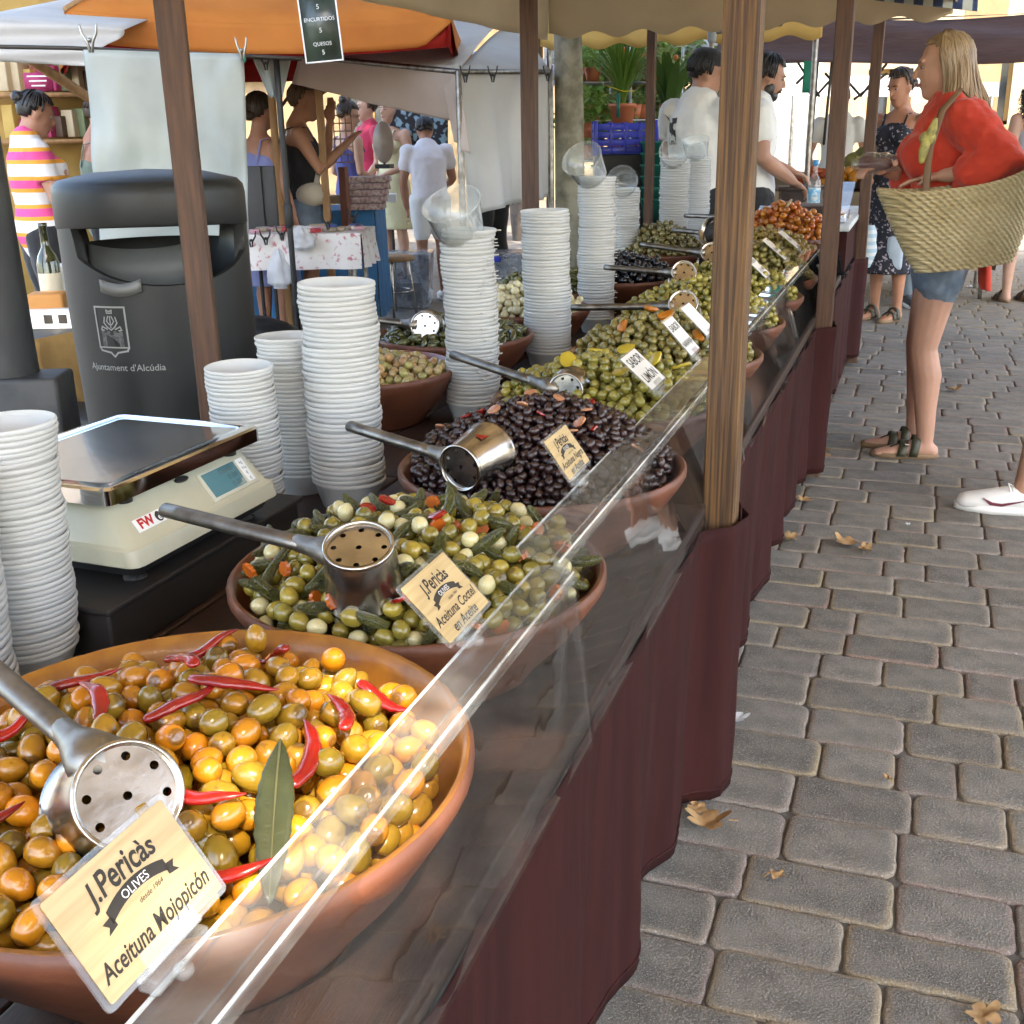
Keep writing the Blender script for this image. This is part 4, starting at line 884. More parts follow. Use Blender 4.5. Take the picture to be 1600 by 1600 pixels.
# ------------------------------------------------------------------ background helpers: a point at distance d along the view through photo pixel (px,py)
def at(px, py, d):
    v = Vector((px - 800, py - 800, 1735.0)).normalized(); w_ = Vector(RX) * v.x + Vector(RY) * v.y + Vector(RZ) * v.z
    return Vector((0, 0, 1.36)) + w_ * d
# ------------------------------------------------------------------ stall canopy, valances, awnings
M_valy = mat('yellowed_canvas', (0.74, 0.52, 0.17), .85, col2=(0.68, 0.46, 0.14), scale=3, transl=.35, bump=.15, bscale=8)
M_brown = mat('maroon_brown_awning', (0.085, 0.042, 0.034), .8, col2=(0.062, 0.03, 0.026), scale=2, stretch=(1, 1, 5), transl=.05, bump=.35, bscale=5, bdist=.03)
cp = thing('stall_canopy', 'cream canvas canopy with scalloped valance over the olive stall', 'canopy')
X0, X1, Y0, Y1, ZE, ZR = -2.02, .05, -.6, 6.3, 2.06, 2.42
def sag(u, v): return -.05 * math.sin(math.pi * u) * math.sin(math.pi * v)
xm = (X0 + X1) / 2
MB().grid(lambda u, v: (lerp(X0, xm, u), lerp(Y0, Y1, v), lerp(ZE, ZR, u) + sag(u, v) + .01 * math.sin(v * 40)), 10, 40, thick=.002).build('roof_sheet', M_canvas, cp)
MB().grid(lambda u, v: (lerp(xm, X1, u), lerp(Y0, Y1, v), lerp(ZR, ZE, u) + sag(u, v)), 10, 40, thick=.002).build('roof_sheet', M_canvas, cp)
def valance(p0, p1, ztop, drop, m, parent, scal=.16, amp=.035, name='valance', wav=.012):
    p0 = Vector(p0); p1 = Vector(p1); L = (p1 - p0).length; n = max(16, int(L / .02)); d = (p1 - p0).normalized(); nr = d.cross(Vector((0, 0, 1)))
    def fn(u, v):
        s_ = u * L; zb = drop - amp * abs(math.cos(math.pi * s_ / scal)) if scal else drop
        zb = drop + (amp * (.5 + .5 * math.cos(2 * math.pi * s_ / scal)) if scal else 0) * -1
        p = p0.lerp(p1, u); off = nr * (wav * math.sin(s_ * 9) * v); return (p.x + off.x, p.y + off.y, ztop - zb * v)
    return MB().grid(fn, n, 6, thick=.002).build(name, m, parent)
valance((X0, Y1, 0), (X1, Y1, 0), ZE + .35, .585, M_canvas, cp, .26, .035)
valance((X0, Y0, 0), (X0, Y1, 0), ZE, .235, M_canvas, cp, 0, .0)
valance((X1, 2.2, 0), (X1, Y1, 0), ZE, .2, M_canvas, cp, .26, .03)
for (a, b) in (((-1.5, -.5, 2.1), (-1.5, 6.25, 2.1)), ((PX, -.5, 2.1), (PX, 6.25, 2.1)), ((-1.5, 2.1, 2.12), (PX, 2.1, 2.12)), ((-1.5, 4.45, 2.12), (PX, 4.45, 2.12)), ((-1.5, 6.2, 2.12), (PX, 6.2, 2.12))):
    a = Vector(a); b = Vector(b); MB().tube([a, b], .022, 8).build('beam', M_post_dark, cp)
MB().tube([(-1.95, 5.95, 2.2), (-1.52, 4.5, 1.95)], .016, 8).build('brace', M_post_dark, cp)
mp = thing('metal_canopy_pole', 'grey metal canopy pole with a clamp above the capped vendor', 'pole')
MB().tube([(-1.31, 7.35, 1.2), (-1.31, 7.35, 2.4)], .016, 10).build('pole', M_steel_d, mp); MB().tube([(-1.31, 7.35, 1.86), (-1.31, 7.35, 2.03)], .028, 10).build('sleeve', mat('grey_sleeve', (0.3, 0.33, 0.32), .5), mp); MB().ell((-1.35, 7.33, 2.05), (.012, .012, .012)).build('knob', M_black, mp)
MB().tube([(-1.31, 7.35, .0), (-1.31, 7.35, 1.2)], .014, 8).build('pole', M_steel_d, mp); MB().tube([(-1.31, 7.35, 1.9), (-.9, 7.36, 1.93)], .01, 8).build('arm', M_steel_d, mp)
cy = thing('yellowed_canopy', 'yellowed canvas canopy with scalloped edge just behind the cream one', 'canopy')
valance((-2.5, 7.6, 0), (-.68, 7.6, 0), 2.25, .40, M_valy, cy, .27, .035)
MB().grid(lambda u, v: (lerp(-2.5, -.68, u), lerp(7.6, 9.2, v), 2.25 + .3 * math.sin(math.pi * v)), 8, 8, thick=.002).build('roof_sheet', M_valy, cy)
for x in (-2.45, -.72): MB().tube([(x, 7.65, 0), (x, 7.65, 2.25)], .018, 8).build('leg', M_steel_d, cy)
cb = thing('brown_awning', 'maroon brown awning of the fruit stall behind the floral dress', 'awning')
MB().grid(lambda u, v: (lerp(-1.7, 2.2, u), 9.6 - .0 * v + .35 * v, lerp(1.80 - .02 * u, 2.16 - .06 * u, v) + .025 * math.sin(v * 7 + u * 9)), 40, 10, thick=.003).build('front_slope', M_brown, cb)
MB().grid(lambda u, v: (lerp(-1.7, 2.2, u), lerp(9.95, 12.2, v), lerp(2.16 - .06 * u, 2.3, v)), 12, 6, thick=.003).build('roof_sheet', M_brown, cb)
for x in (-1.6, .9, 2.1): MB().tube([(x, 9.7, 0), (x, 9.7, 1.85)], .017, 8).build('leg', M_steel_d, cb)
M_rod = mat('dark_rod', (0.05, 0.045, 0.04), .5, metal=.5)
for (a, b) in (((1245, 95), (1280, 150)), ((1280, 95), (1245, 130)), ((1275, 150), (1320, 100)), ((1300, 100), (1345, 150)), ((1345, 150), (1385, 100)), ((1262, 140), (1272, 155)), ((1278, 96), (1268, 215)), ((1300, 96), (1287, 225)), ((1320, 150), (1290, 115)), ((1385, 115), (1335, 155))):
    MB().tube([at(a[0], a[1], 9.75), at(b[0], b[1], 9.75)], .011, 6).build('scissor_bar', M_rod, cb)
def stripe_mat(name, a, b, wv, axis='X'):
    m = mat(name, a, .85, transl=.25); N = m.node_tree.nodes; L = m.node_tree.links; bs = N['Principled BSDF']; tc = N.new('ShaderNodeTexCoord'); sp = N.new('ShaderNodeSeparateXYZ'); L.new(tc.outputs['Object'], sp.inputs[0])
    mu = N.new('ShaderNodeMath'); mu.operation = 'MULTIPLY'; mu.inputs[1].default_value = 1 / wv; L.new(sp.outputs[axis], mu.inputs[0]); fr = N.new('ShaderNodeMath'); fr.operation = 'FRACT'; L.new(mu.outputs[0], fr.inputs[0]); gt = N.new('ShaderNodeMath'); gt.operation = 'GREATER_THAN'; gt.inputs[1].default_value = .5; L.new(fr.outputs[0], gt.inputs[0])
    mx = N.new('ShaderNodeMix'); mx.data_type = 'RGBA'; L.new(gt.outputs[0], mx.inputs[0]); mx.inputs[6].default_value = _c(a); mx.inputs[7].default_value = _c(b); L.new(mx.outputs[2], bs.inputs['Base Color']); return m
sa = thing('striped_awning', 'blue and white striped awning edge at the top right', 'awning')
M_bw = stripe_mat('blue_white_stripes', (0.62, 0.66, 0.62), (0.03, 0.055, 0.16), .085)
a0 = at(1350, -2, 5.9); a1 = at(1527, 17, 5.9)
MB().grid(lambda u, v: a0.lerp(a1, u) + Vector((0, .25 * v, .22 * v)), 20, 6, thick=.003).build('slope', M_bw, sa)
MB().tube([a0 + Vector((0, .25, .22)), a1 + Vector((0, .25, .22))], .015, 8).build('roller', M_steel_d, sa)
# unseen awnings, added and sized to shade the aisle and bound the sun patch
for i, (xa, xb, ya, yb, z) in enumerate(((.22, 3.4, -.1, 4.6, 2.75), (.22, 3.4, 4.5, 8.4, 2.9), (.74, 3.6, -3.2, .12, 2.62))):
    oa = thing('added_shade_awning', ('unseen canvas awning added to shade the near aisle', 'unseen canvas awning added to shade the far aisle', 'unseen canvas awning added behind the viewer to block the sun')[i], 'awning')
    MB().grid(lambda u, v: (lerp(xa, xb, u), lerp(ya, yb, v), z + .45 * math.sin(math.pi * u * .5) - .04 * math.sin(math.pi * v)), 8, 10, thick=.003).build('roof_sheet', M_canvas, oa)
    for x, y in ((xb - .1, ya + .1), (xb - .1, yb - .1)): MB().tube([(x, y, 0), (x, y, z + .42)], .02, 8).build('leg', M_steel_d, oa)

# ------------------------------------------------------------------ litter bin and iron column
M_bin = mat('dark_grey_bin_plastic', (0.018, 0.019, 0.019), .5, col2=(0.013, 0.014, 0.014), scale=6, bump=.12, bscale=180)
M_binmark = mat('bin_print', (0.33, 0.33, 0.31), .6)
BC = Vector((-1.935, 2.56, 0)); BR = .243
bn = thing('litter_bin', 'dark grey municipal litter bin with crest behind the post', 'litter bin', (BC.x, BC.y, 0), math.atan2(-BC.y, -BC.x))   # local +x looks at the camera
H0, HL, HH = .12, 1.075, 1.145
def rad(z): return BR * (.9 + .1 * min(1, max(0, z / .95)))
def lip(a):
    """top edge of the body by angle from the camera direction (positive = picture left)"""
    d = math.degrees(a)
    d = (d + 180) % 360 - 180
    front = 1.005 + .075 * (abs(d - 8) / 62) ** 2.2 if abs(d - 8) < 62 else 1.08
    if abs(d - 8) < 62: return front
    if abs(abs(d) - 180) < 55: return 1.09
    return HH + .01
n = 96; vs = []; fs = []
zs = [0, .1, .3, .5, .7, .85, .93]
for k in range(n):
    a = -2 * math.pi * k / n
for j, zf in enumerate(zs + ['l', 'li', 'i1', 'i2']):
    for k in range(n):
        a = 2 * math.pi * k / n; L_ = lip(a)
        if zf == 'l': z, r = L_, rad(.95)
        elif zf == 'li': z, r = L_ + .002, rad(.95) - .012
        elif zf == 'i1': z, r = L_ - .03, rad(.95) - .03
        elif zf == 'i2': z, r = .6, rad(.6) - .03
        else: z, r = zf, rad(zf)
        vs.append((r * math.cos(-a) , -r * math.sin(-a), z))
m_ = len(zs) + 4
for j in range(m_ - 1):
    for k in range(n): fs.append((j * n + k, j * n + (k + 1) % n, (j + 1) * n + (k + 1) % n, (j + 1) * n + k))
MB().add(vs, fs).build('drum', M_bin, bn, sharp=50)
# hood: thick ring with a domed lid, lower on the left than on the right
def hoodz(a): return HH - .015 * math.cos(a - math.radians(90)) 
o = MB(); vs = []; fs = []; prof = [(.985, -.0), (1.0, .006), (1.0, .09), (.985, .108), (.93, .122), (.6, .14), (.0, .148), ]
inner = [(.9, .0), (.9, .05), (0, .06)]
allp = list(reversed(inner)) + prof
for r, z in allp:
    for k in range(n):
        a = 2 * math.pi * k / n; tilt = .012 * math.sin(a)
        cut = .0 if z > .02 else (.02 * math.cos(a - math.radians(30)))
        vs.append((r * BR * 1.01 * math.cos(a), r * BR * 1.01 * math.sin(a), HH - .01 + z + tilt * (1 - z / .15) * -1 + cut))
for j in range(len(allp) - 1):
    for k in range(n): fs.append((j * n + k, j * n + (k + 1) % n, (j + 1) * n + (k + 1) % n, (j + 1) * n + k))
o.add(vs, fs).build('hood', M_bin, bn, sharp=40)
MB().grid(lambda u, v: ((.06) * math.cos(lerp(-.9, .9, u)) - .09, .19 * math.sin(lerp(-.9, .9, u)) - .03, lerp(.8, 1.075 + .02 * (2 * u - 1) ** 2, v)), 16, 4, thick=.006).build('inner_liner', mat('liner_grey', (0.12, 0.125, 0.12), .5), bn)
def on_drum(u, z, off=.0012):
    """u metres along the drum surface to the picture right, from the camera-facing line"""
    a = u / rad(.7); r = rad(z) + off; return Vector((r * math.cos(a), r * math.sin(a), z))
# local +x faces the camera, local +y is picture right? (camera looks along -x local, its right is local +y)
def drum_text(txt, u0, z0, size, m, name, bold=.0):
    me = text_mesh(txt, size, 0, bold)
    for v in me.vertices: p = v.co.copy(); v.co = on_drum(u0 + p.x, z0 + p.y)
    me.materials.clear(); me.materials.append(m); return link(name, me, bn)
drum_text("Ajuntament d'Alcúdia", -.118, .80, .0245, M_binmark, 'bin_lettering', .0002)
drum_text('CONTENUR', -.10, HH + .045, .018, M_black, 'hood_lettering', .0)
def drum_line(pts, w_, name, parent, m=M_binmark, u0=-.138, z0=.895, closed=False, sc_=.84):
    o = MB(); P_ = [Vector((a * sc_, b * sc_, 0)) for a, b in pts]; P_ = P_ + [P_[0]] if closed else P_
    for a, b in zip(P_[:-1], P_[1:]):
        d = (b - a).normalized(); q = Vector((-d.y, d.x, 0)) * w_ / 2; a2 = a - d * w_ / 2; b2 = b + d * w_ / 2
        k = 3; L_ = []
        for i in range(k + 1): c_ = a2.lerp(b2, i / k); L_ += [on_drum(u0 + (c_ + q).x, z0 + (c_ + q).y), on_drum(u0 + (c_ - q).x, z0 + (c_ - q).y)]
        o.add(L_, [(2 * i, 2 * i + 1, 2 * i + 3, 2 * i + 2) for i in range(k)])
    return o.build(name, m, parent, smooth=False)
cr = drum_line([(-.05, .073), (.05, .073), (.05, -.05), (.044, -.06), (.012, -.066), (0, -.078), (-.012, -.066), (-.044, -.06), (-.05, -.05)], .0045, 'crest_shield', bn, closed=True)
drum_line([(-.05, -.05), (.05, -.05)], .0035, 'crest_bar', cr)
M_crest = mat('crest_tint', (0.12, 0.12, 0.118), .6, col2=(0.07, 0.07, 0.07), scale=160, detail=1, contrast=(.45, .55))
def drum_poly(pts, name, parent, m, off=.0012, u0=-.138, z0=.895): return MB().add([on_drum(u0 + a * .84, z0 + b * .84, off) for a, b in pts], [tuple(range(len(pts)))]).build(name, m, parent, smooth=False)
drum_poly([(-.036, -.047), (.036, -.047), (.036, .0), (.026, .0), (.026, -.004), (.015, -.004), (.015, 0), (.006, 0), (.006, -.012), (-.006, -.012), (-.006, 0), (-.015, 0), (-.015, -.004), (-.026, -.004), (-.026, 0), (-.036, 0)], 'crest_castle', cr, M_crest)
drum_poly([(-.008, -.046), (.008, -.046), (.008, -.033), (0, -.026), (-.008, -.033)], 'crest_gate', cr, M_black, .002)
for q in (-1, 1):
    drum_line([(0, .004), (q * .012, .012), (q * .022, .026), (q * .018, .042)], .0035, 'crest_wing', cr); drum_line([(q * .004, .02), (q * .012, .03), (q * .006, .045)], .003, 'crest_scroll', cr); drum_line([(q * .014, .006), (q * .03, .014), (q * .034, .004), (q * .026, .002)], .0035, 'crest_tower', cr)
drum_line([(-.008, .055), (-.009, .064), (0, .06), (.009, .064), (.008, .055)], .003, 'crest_crown', cr, closed=True)
drum_line([(0, .045), (0, .012)], .003, 'crest_stem', cr)
pl = MB(); pl.grid(lambda u, v: on_drum(lerp(-.10, .0, u) - .045, 1.0 + .012 * (2 * u - 1) ** 2 + lerp(-.016, .016, v), .012), 12, 2, thick=.008); plo = pl.build('maker_plate', mat('dull_plate', (0.2, 0.2, 0.19), .5, metal=.4), bn)
drum_line([(-.03, 0), (.03, 0)], .006, 'plate_mark', plo, M_ink, -.095, 1.004)
ic = thing('iron_column', 'black iron column at the left picture edge with a square base box', 'column', (-2.0, 2.04, 0), .4)
M_iron = mat('old_black_iron', (0.02, 0.021, 0.022), .55, col2=(0.05, 0.05, 0.048), scale=7, contrast=(.5, .8), bump=.3, bscale=60)
MB().lathe([(.085, 0), (.085, .3), (.075, .34), (.066, .9), (.062, 1.4), (.058, 2.6)], 28).build('shaft', M_iron, ic); MB().box((.06, -.02, .42), (.15, .13, .84), bev=.01).build('base_box', M_iron, ic)

# ------------------------------------------------------------------ left: hanging sheet, white stall tents, orange parasol
M_sheet = mat('pale_plastic_sheet', (0.45, 0.505, 0.495), .45, col2=(0.38, 0.43, 0.43), scale=4, transl=.3, bump=.3, bscale=6, bdist=.02, coat=.15)
M_tarp = mat('white_tarp', (0.74, 0.73, 0.71), .5, col2=(0.66, 0.65, 0.63), scale=3, transl=.45, bump=.3, bscale=5, bdist=.02)
M_tarp_in = mat('pinkish_tarp', (0.74, 0.64, 0.58), .5, col2=(0.68, 0.57, 0.5), scale=3, transl=.5, bump=.3, bscale=5, bdist=.02)
D = 4.9
A, Bq, Cq, Dq = at(133, 78, D), at(381, 84, D), at(396, 520, D), at(170, 520, D)
hs = MB().grid(lambda u, v: A.lerp(Bq, u).lerp(Dq.lerp(Cq, u), v) + Vector((.3, -.9, 0)).normalized() * (.025 * math.sin(u * 7 + v * 2.2) * v + .05 * max(0, .25 - abs(u - .12 - v * .35)) + .03 * nz3(u * 3, v * 4) + .012 * nz3(u * 9 + 3, v * 7) + .05 * max(0, .2 - math.hypot(u - .02, v)) + .05 * max(0, .2 - math.hypot(u - .98, v))), 40, 40, thick=.002).build('hanging_sheet', M_sheet)
tag(hs, 'pale plastic sheet clipped up behind the litter bin', 'sheet')
M_clamp = mat('clamp_steel', (0.4, 0.4, 0.37), .35, metal=.9)
def clamp(c, sz, label, jaw=None, sp=.32, m=M_clamp, group='spring clamps'):
    t = thing('spring_clamp', label, 'clamp', c, math.radians(20), group); s_ = sz
    for q in (-1, 1):
        MB().tube([(q * s_ * .06, 0, -.5 * s_), (q * s_ * .12, 0, -.1 * s_), (q * s_ * sp, 0, .25 * s_), (q * s_ * (sp + .06), 0, .62 * s_)], [(s_ * .05, s_ * .09), (s_ * .08, s_ * .1), (s_ * .06, s_ * .1), (s_ * .05, s_ * .08)], 8).build('jaw_handle', m, t)
    MB().tube([(0, -s_ * .12, -.02 * s_), (0, s_ * .12, -.02 * s_)], s_ * .1, 10).build('spring', m, t)
    if jaw: MB().ell((s_ * .1, 0, -.5 * s_), (s_ * .1, s_ * .1, s_ * .18)).build('rubber_tip', jaw, t)
    return t
M_grn = mat('green_rubber', (0.01, 0.16, 0.1), .5)
clamp(at(140, 62, D - .03), .085, 'steel spring clamp at the left corner of the hanging sheet', None)
clamp(at(378, 78, D - .03), .07, 'steel spring clamp with a green tip at the right corner of the hanging sheet', M_grn, .25)
MB_ = MB().tube([at(-60, 72, D + .05), at(110, 75, D + .04), at(430, 90, D + .04), at(470, 92, D + .05)], .008, 8).build('hanging_rail', M_rod); tag(MB_, 'dark rail holding the hanging sheet and its clamps', 'rail')
tl = thing('left_market_tent', 'white tarp tent over the wine stall at the far left', 'tent')
A1, B1_, = at(-60, 30, 5.3), at(195, 45, 5.3)
MB().grid(lambda u, v: A1.lerp(B1_, u) + (at(-60, 92, 5.2) - A1).lerp(at(140, 104, 5.2) - B1_, u) * v + Vector((0, -.03 * math.sin(v * 9 + u * 3), 0)), 24, 12, thick=.003).build('front_flap', M_tarp, tl)
MB().grid(lambda u, v: A1.lerp(B1_, u) + Vector((-1.2, 2.2, .35)) * v, 10, 8, thick=.003).build('roof_sheet', M_tarp, tl)
M_pine = mat('raw_pine', (0.36, 0.2, 0.085), .7, col2=(0.27, 0.14, 0.055), scale=6, stretch=(6, 6, 1))
MB().tube([at(45, 92, 5.4), at(150, 160, 5.6)], .022, 6).build('brace', M_pine, tl)
for p in (at(-80, 90, 5.4), at(210, 60, 7.6)): MB().tube([(p.x, p.y, 0), (p.x, p.y, p.z)], .022, 8).build('pole', M_pine, tl)
# interior of the wine stall
ws = thing('wine_stall_shelves', 'yellowish wooden shelves with goods inside the left tent', 'shelf')
p0, p1 = at(10, 150, 7.9), at(175, 155, 7.9)
for z_ in (1.35, 1.62, 1.9): MB().box((p0.lerp(p1, .5).x, p0.lerp(p1, .5).y, z_), (1.1, .25, .025), rot=(0, 0, math.atan2(p1.y - p0.y, p1.x - p0.x))).build('board', M_pine, ws)
MB().box((p0.lerp(p1, .5).x - .05, p0.lerp(p1, .5).y + .2, 1.2), (1.6, .03, 2.0), rot=(0, 0, math.atan2(p1.y - p0.y, p1.x - p0.x))).build('back_panel', mat('ochre_panel', (0.42, 0.26, 0.07), .8), ws)
rs = random.Random(2); M_box = [mat('goods_%d' % i, c, .6) for i, c in enumerate(((0.5, 0.34, 0.09), (0.09, 0.05, 0.03), (0.38, 0.03, 0.12), (0.16, 0.2, 0.1), (0.55, 0.45, 0.3), (0.3, 0.12, 0.05)))]
for z_ in (1.36, 1.63):
    for k in range(9):
        u = (k + .5) / 9; p = p0.lerp(p1, u); h_ = rs.uniform(.1, .2); b = MB().box((0, 0, h_ / 2), (.085, .1, h_), bev=.006).build('packaged_good', rs.choice(M_box), None, loc=(p.x, p.y - .02, z_ + .013)); tag(b, 'small packaged good standing on the shelves inside the left tent', 'package', 'packages on the wine stall shelves')
sg = MB().box((0, 0, 0), (.16, .01, .1)).build('price_sign', M_box[2], None, loc=at(60, 128, 7.3), rz=.35); tag(sg, 'small magenta sign hanging in the left tent', 'sign')
o = MB(); 
for i in range(3): o.box((.0, -.006, .03 - i * .025), (.12 - .02 * i, .002, .008))
o.build('sign_text', M_white, sg, smooth=False)
wt_ = thing('wine_table', 'table with a tan cloth in front of the striped T-shirt woman', 'table')
pa, pb = at(-40, 400, 4.2), at(140, 395, 4.5); c_ = pa.lerp(pb, .5); rz_ = math.atan2(pb.y - pa.y, pb.x - pa.x)
MB().box((c_.x, c_.y + .2, .72), (.9, .55, .03), rot=(0, 0, rz_)).build('top', M_black, wt_, smooth=False)
M_tan = mat('tan_hessian', (0.36, 0.22, 0.075), .9, col2=(0.28, 0.165, 0.055), scale=12, bump=.3, bscale=100)
ex = Vector((math.cos(rz_), math.sin(rz_), 0)); ey = Vector((-ex.y, ex.x, 0)); fc = Vector((c_.x, c_.y + .2, 0)) - ey * .285
MB().grid(lambda u, v: fc + ex * lerp(-.46, .46, u) + ey * (.012 * math.sin(u * 30) * v) + Vector((0, 0, lerp(.74, .40, v))), 40, 8, thick=.004).build('cloth', M_tan, wt_)
for a in (-.4, .4):
    for b in (-.2, .2): q = Vector((c_.x, c_.y + .2, 0)) + ex * a + ey * b; MB().tube([q, q + Vector((0, 0, .7))], .018, 8).build('leg', M_black, wt_)
def bottle(p, h_, r, m, label, cap=None, lab=None):
    t = thing('bottle', label, 'bottle', p); k = h_
    MB().lathe([(0, 0), (r * .95, 0), (r, .01), (r, k * .58), (r * .8, k * .66), (r * .38, k * .75), (r * .34, k * .95), (r * .4, k * .955), (r * .4, k), (0, k)], 18).build('glass', m, t)
    if lab: MB().lathe([(r * 1.01, k * .15), (r * 1.012, k * .48)], 18, cap=False).build('label', lab, t)
    if cap: MB().lathe([(r * .36, k * .9), (r * .45, k * .9), (r * .45, k * 1.01), (0, k * 1.01)], 14).build('cap', cap, t)
    return t
M_glassg = mat('green_glass', (0.03, 0.035, 0.012), .08, coat=.8); M_paper = mat('label_paper', (0.6, 0.55, 0.42), .7)
q = Vector((c_.x, c_.y + .2, .735)); bottle(at(68, 372, 4.45) * Vector((1, 1, 0)) + Vector((0, 0, .735)) if False else (at(68, 365, 4.5).x, at(68, 365, 4.5).y, .735), .34, .04, M_glassg, 'dark green wine bottle on the tan cloth table', None, M_paper)
o = MB().box((0, 0, .06), (.12, .1, .1), bev=.01).build('wooden_gift_box', mat('orange_wood', (0.5, 0.22, 0.05), .6), None, loc=(at(60, 372, 4.35).x, at(60, 372, 4.35).y, .735), rz=.5); tag(o, 'small orange wooden box beside the wine bottle', 'box')
o = MB().box((0, 0, .09), (.13, .1, .18), bev=.004).build('white_carton', M_white, None, loc=(at(92, 368, 4.6).x, at(92, 368, 4.6).y, .735), rz=.4); tag(o, 'white carton behind the wine bottle', 'box')
o = MB().box((0, 0, .03), (.24, .1, .06), bev=.004).build('white_crate', M_white, None, loc=(at(78, 395, 4.25).x, at(78, 395, 4.25).y, .735), rz=.35); tag(o, 'low white crate with two dark labels on the tan table', 'box')
for k in (-.02, .03): MB().box((k, -.051, .035), (.03, .002, .03)).build('crate_label', M_ink, o, smooth=False)
o = MB(); 
for k in range(5): o.box((rs.uniform(-.1, .1), rs.uniform(-.05, .05), .1 + .17 * (k // 2)), (.34, .26, .16), bev=.02)
cr_ = o.build('stacked_black_crates', M_black, None, loc=(at(110, 560, 3.9).x, at(110, 560, 3.9).y, 0), rz=.3); tag(cr_, 'black crates stacked in shadow between column and litter bin', 'crates')
# orange parasol: square canopy, orange outside, red inside
po = thing('orange_parasol', 'big orange parasol with red underside above the left stalls', 'parasol')
M_or = mat('orange_canvas', (0.72, 0.27, 0.05), .8, col2=(0.62, 0.21, 0.04), scale=3, transl=.4, bump=.15, bscale=5); M_rd = mat('red_canvas', (0.5, 0.018, 0.012), .8, transl=.25)
n0, n1, f0, f1 = at(105, 36, 6.0), at(705, 40, 6.3), at(75, 42, 9.2), at(735, 52, 8.9)
zt = 1.93
N0, N1, F0, F1 = [Vector((p.x, p.y, zt)) for p in (n0, n1, f0, f1)]
apex = (N0 + N1 + F0 + F1) / 4 + Vector((0, 0, .75))
for i, (a, b) in enumerate(((N0, N1), (N1, F1), (F1, F0), (F0, N0))):
    MB().grid(lambda u, v: a.lerp(b, u).lerp(apex, v) + Vector((0, 0, -.05 * math.sin(math.pi * u) * (1 - v))), 12, 10, thick=.002).build('panel', M_or, po)
    MB().grid(lambda u, v: a.lerp(b, u).lerp(apex, v) + Vector((0, 0, -.05 * math.sin(math.pi * u) * (1 - v) - .012)), 12, 10, thick=.001).build('lining', M_rd, po)
    ins = (apex - (a + b) / 2); ins.z = 0; ins.normalize()
    def fl(u, v, a=a, b=b):
        p = a.lerp(b, u); dr = .14 * min(1, 9 * min(u, 1 - u) + .25)
        return p + Vector((0, 0, -.05 * math.sin(math.pi * u) - dr * v)) - ins * .012 * math.sin(u * 14) * v
    MB().grid(fl, 40, 5, thick=.002).build('valance', M_or, po)
    MB().grid(lambda u, v: a.lerp(b, u) + ins * .02 + Vector((0, 0, -.05 * math.sin(math.pi * u) - .15 * v)), 24, 3, thick=.001).build('valance_lining', M_rd, po)
    MB().tube([a, apex], .014, 6).build('rib', M_pine, po)
MB().tube([Vector((apex.x, apex.y, 0)), apex], .024, 10).build('mast', M_pine, po)
# white tent in the middle left
tw = thing('white_market_tent', 'white tarp tent with clipped side curtain left of the tree trunk', 'tent')
def sheet4(p, q, r, s_, m, name, parent, nu=30, nv=24, amp=.02, fr=9.0, thick=.003, hem=0.0):
    """p top left, q top right, r bottom right, s_ bottom left; vertical folds"""
    nn = (q - p).cross(s_ - p).normalized()
    return MB().grid(lambda u, v: p.lerp(q, u).lerp(s_.lerp(r, u), v) + nn * (amp * v * (math.sin(u * fr) + .4 * math.sin(u * fr * 2.3 + 1))) + Vector((0, 0, hem * v * math.sin(u * 5))), nu, nv, thick=thick).build(name, m, parent)
sheet4(at(716, 116, 6.2), at(858, 114, 6.9), at(866, 300, 6.9), at(735, 345, 6.2), M_tarp, 'side_curtain', tw, amp=.035, fr=15, hem=.02)
sheet4(at(468, 88, 7.4), at(716, 116, 6.2), at(706, 190, 6.4), at(455, 131, 7.5), M_tarp_in, 'front_flap', tw, amp=.02, fr=8)
sheet4(at(690, 120, 6.35), at(716, 116, 6.2), at(735, 240, 6.15), at(708, 222, 6.3), M_tarp_in, 'inner_flap', tw, amp=.02, fr=6)
P0, P1, P2 = at(430, 84, 7.5), at(716, 112, 6.2), at(860, 112, 6.9)
ridge = at(560, 70, 9.0); ridge2 = at(800, 85, 9.3)
MB().grid(lambda u, v: P0.lerp(P1, u).lerp(ridge.lerp(ridge2, u), v) + Vector((0, 0, .25 * math.sin(math.pi * v * .5))), 16, 10, thick=.003).build('roof_sheet', M_tarp, tw)
MB().grid(lambda u, v: P1.lerp(P2, u).lerp(ridge2, v) + Vector((0, 0, .2 * math.sin(math.pi * v * .5))), 12, 10, thick=.003).build('roof_sheet', M_tarp, tw)
for p in (P0, P1, P2): MB().tube([(p.x, p.y, 0), p], .018, 8).build('pole', M_steel_d, tw)
MB().tube([P0, P1], .014, 8).build('rail', M_steel_d, tw); MB().tube([P1, P2], .014, 8).build('rail', M_steel_d, tw)
for i, (px, py, d) in enumerate(((727, 117, 6.1), (770, 117, 6.35), (822, 117, 6.6), (856, 116, 6.8), (415, 98, 6.3), (432, 85, 6.4))):
    clamp(at(px, py, d), .07, ('first black clip on the white tent curtain', 'second black clip on the white tent curtain', 'third black clip on the white tent curtain, beside the dark post', 'last black clip on the white tent curtain, by the tree trunk', 'black clip holding the gathered white cloth', 'upper black clip near the hanging gathered cloth')[i], None, .3, M_black)
sheet4(at(395, 92, 6.4), at(455, 92, 6.4), at(440, 160, 6.35), at(420, 150, 6.35), M_sheet, 'gathered_cloth', None, 16, 12, .03, 12); tag(bpy.data.objects['gathered_cloth'], 'small gathered white cloth hanging from black clips right of the sheet', 'cloth')
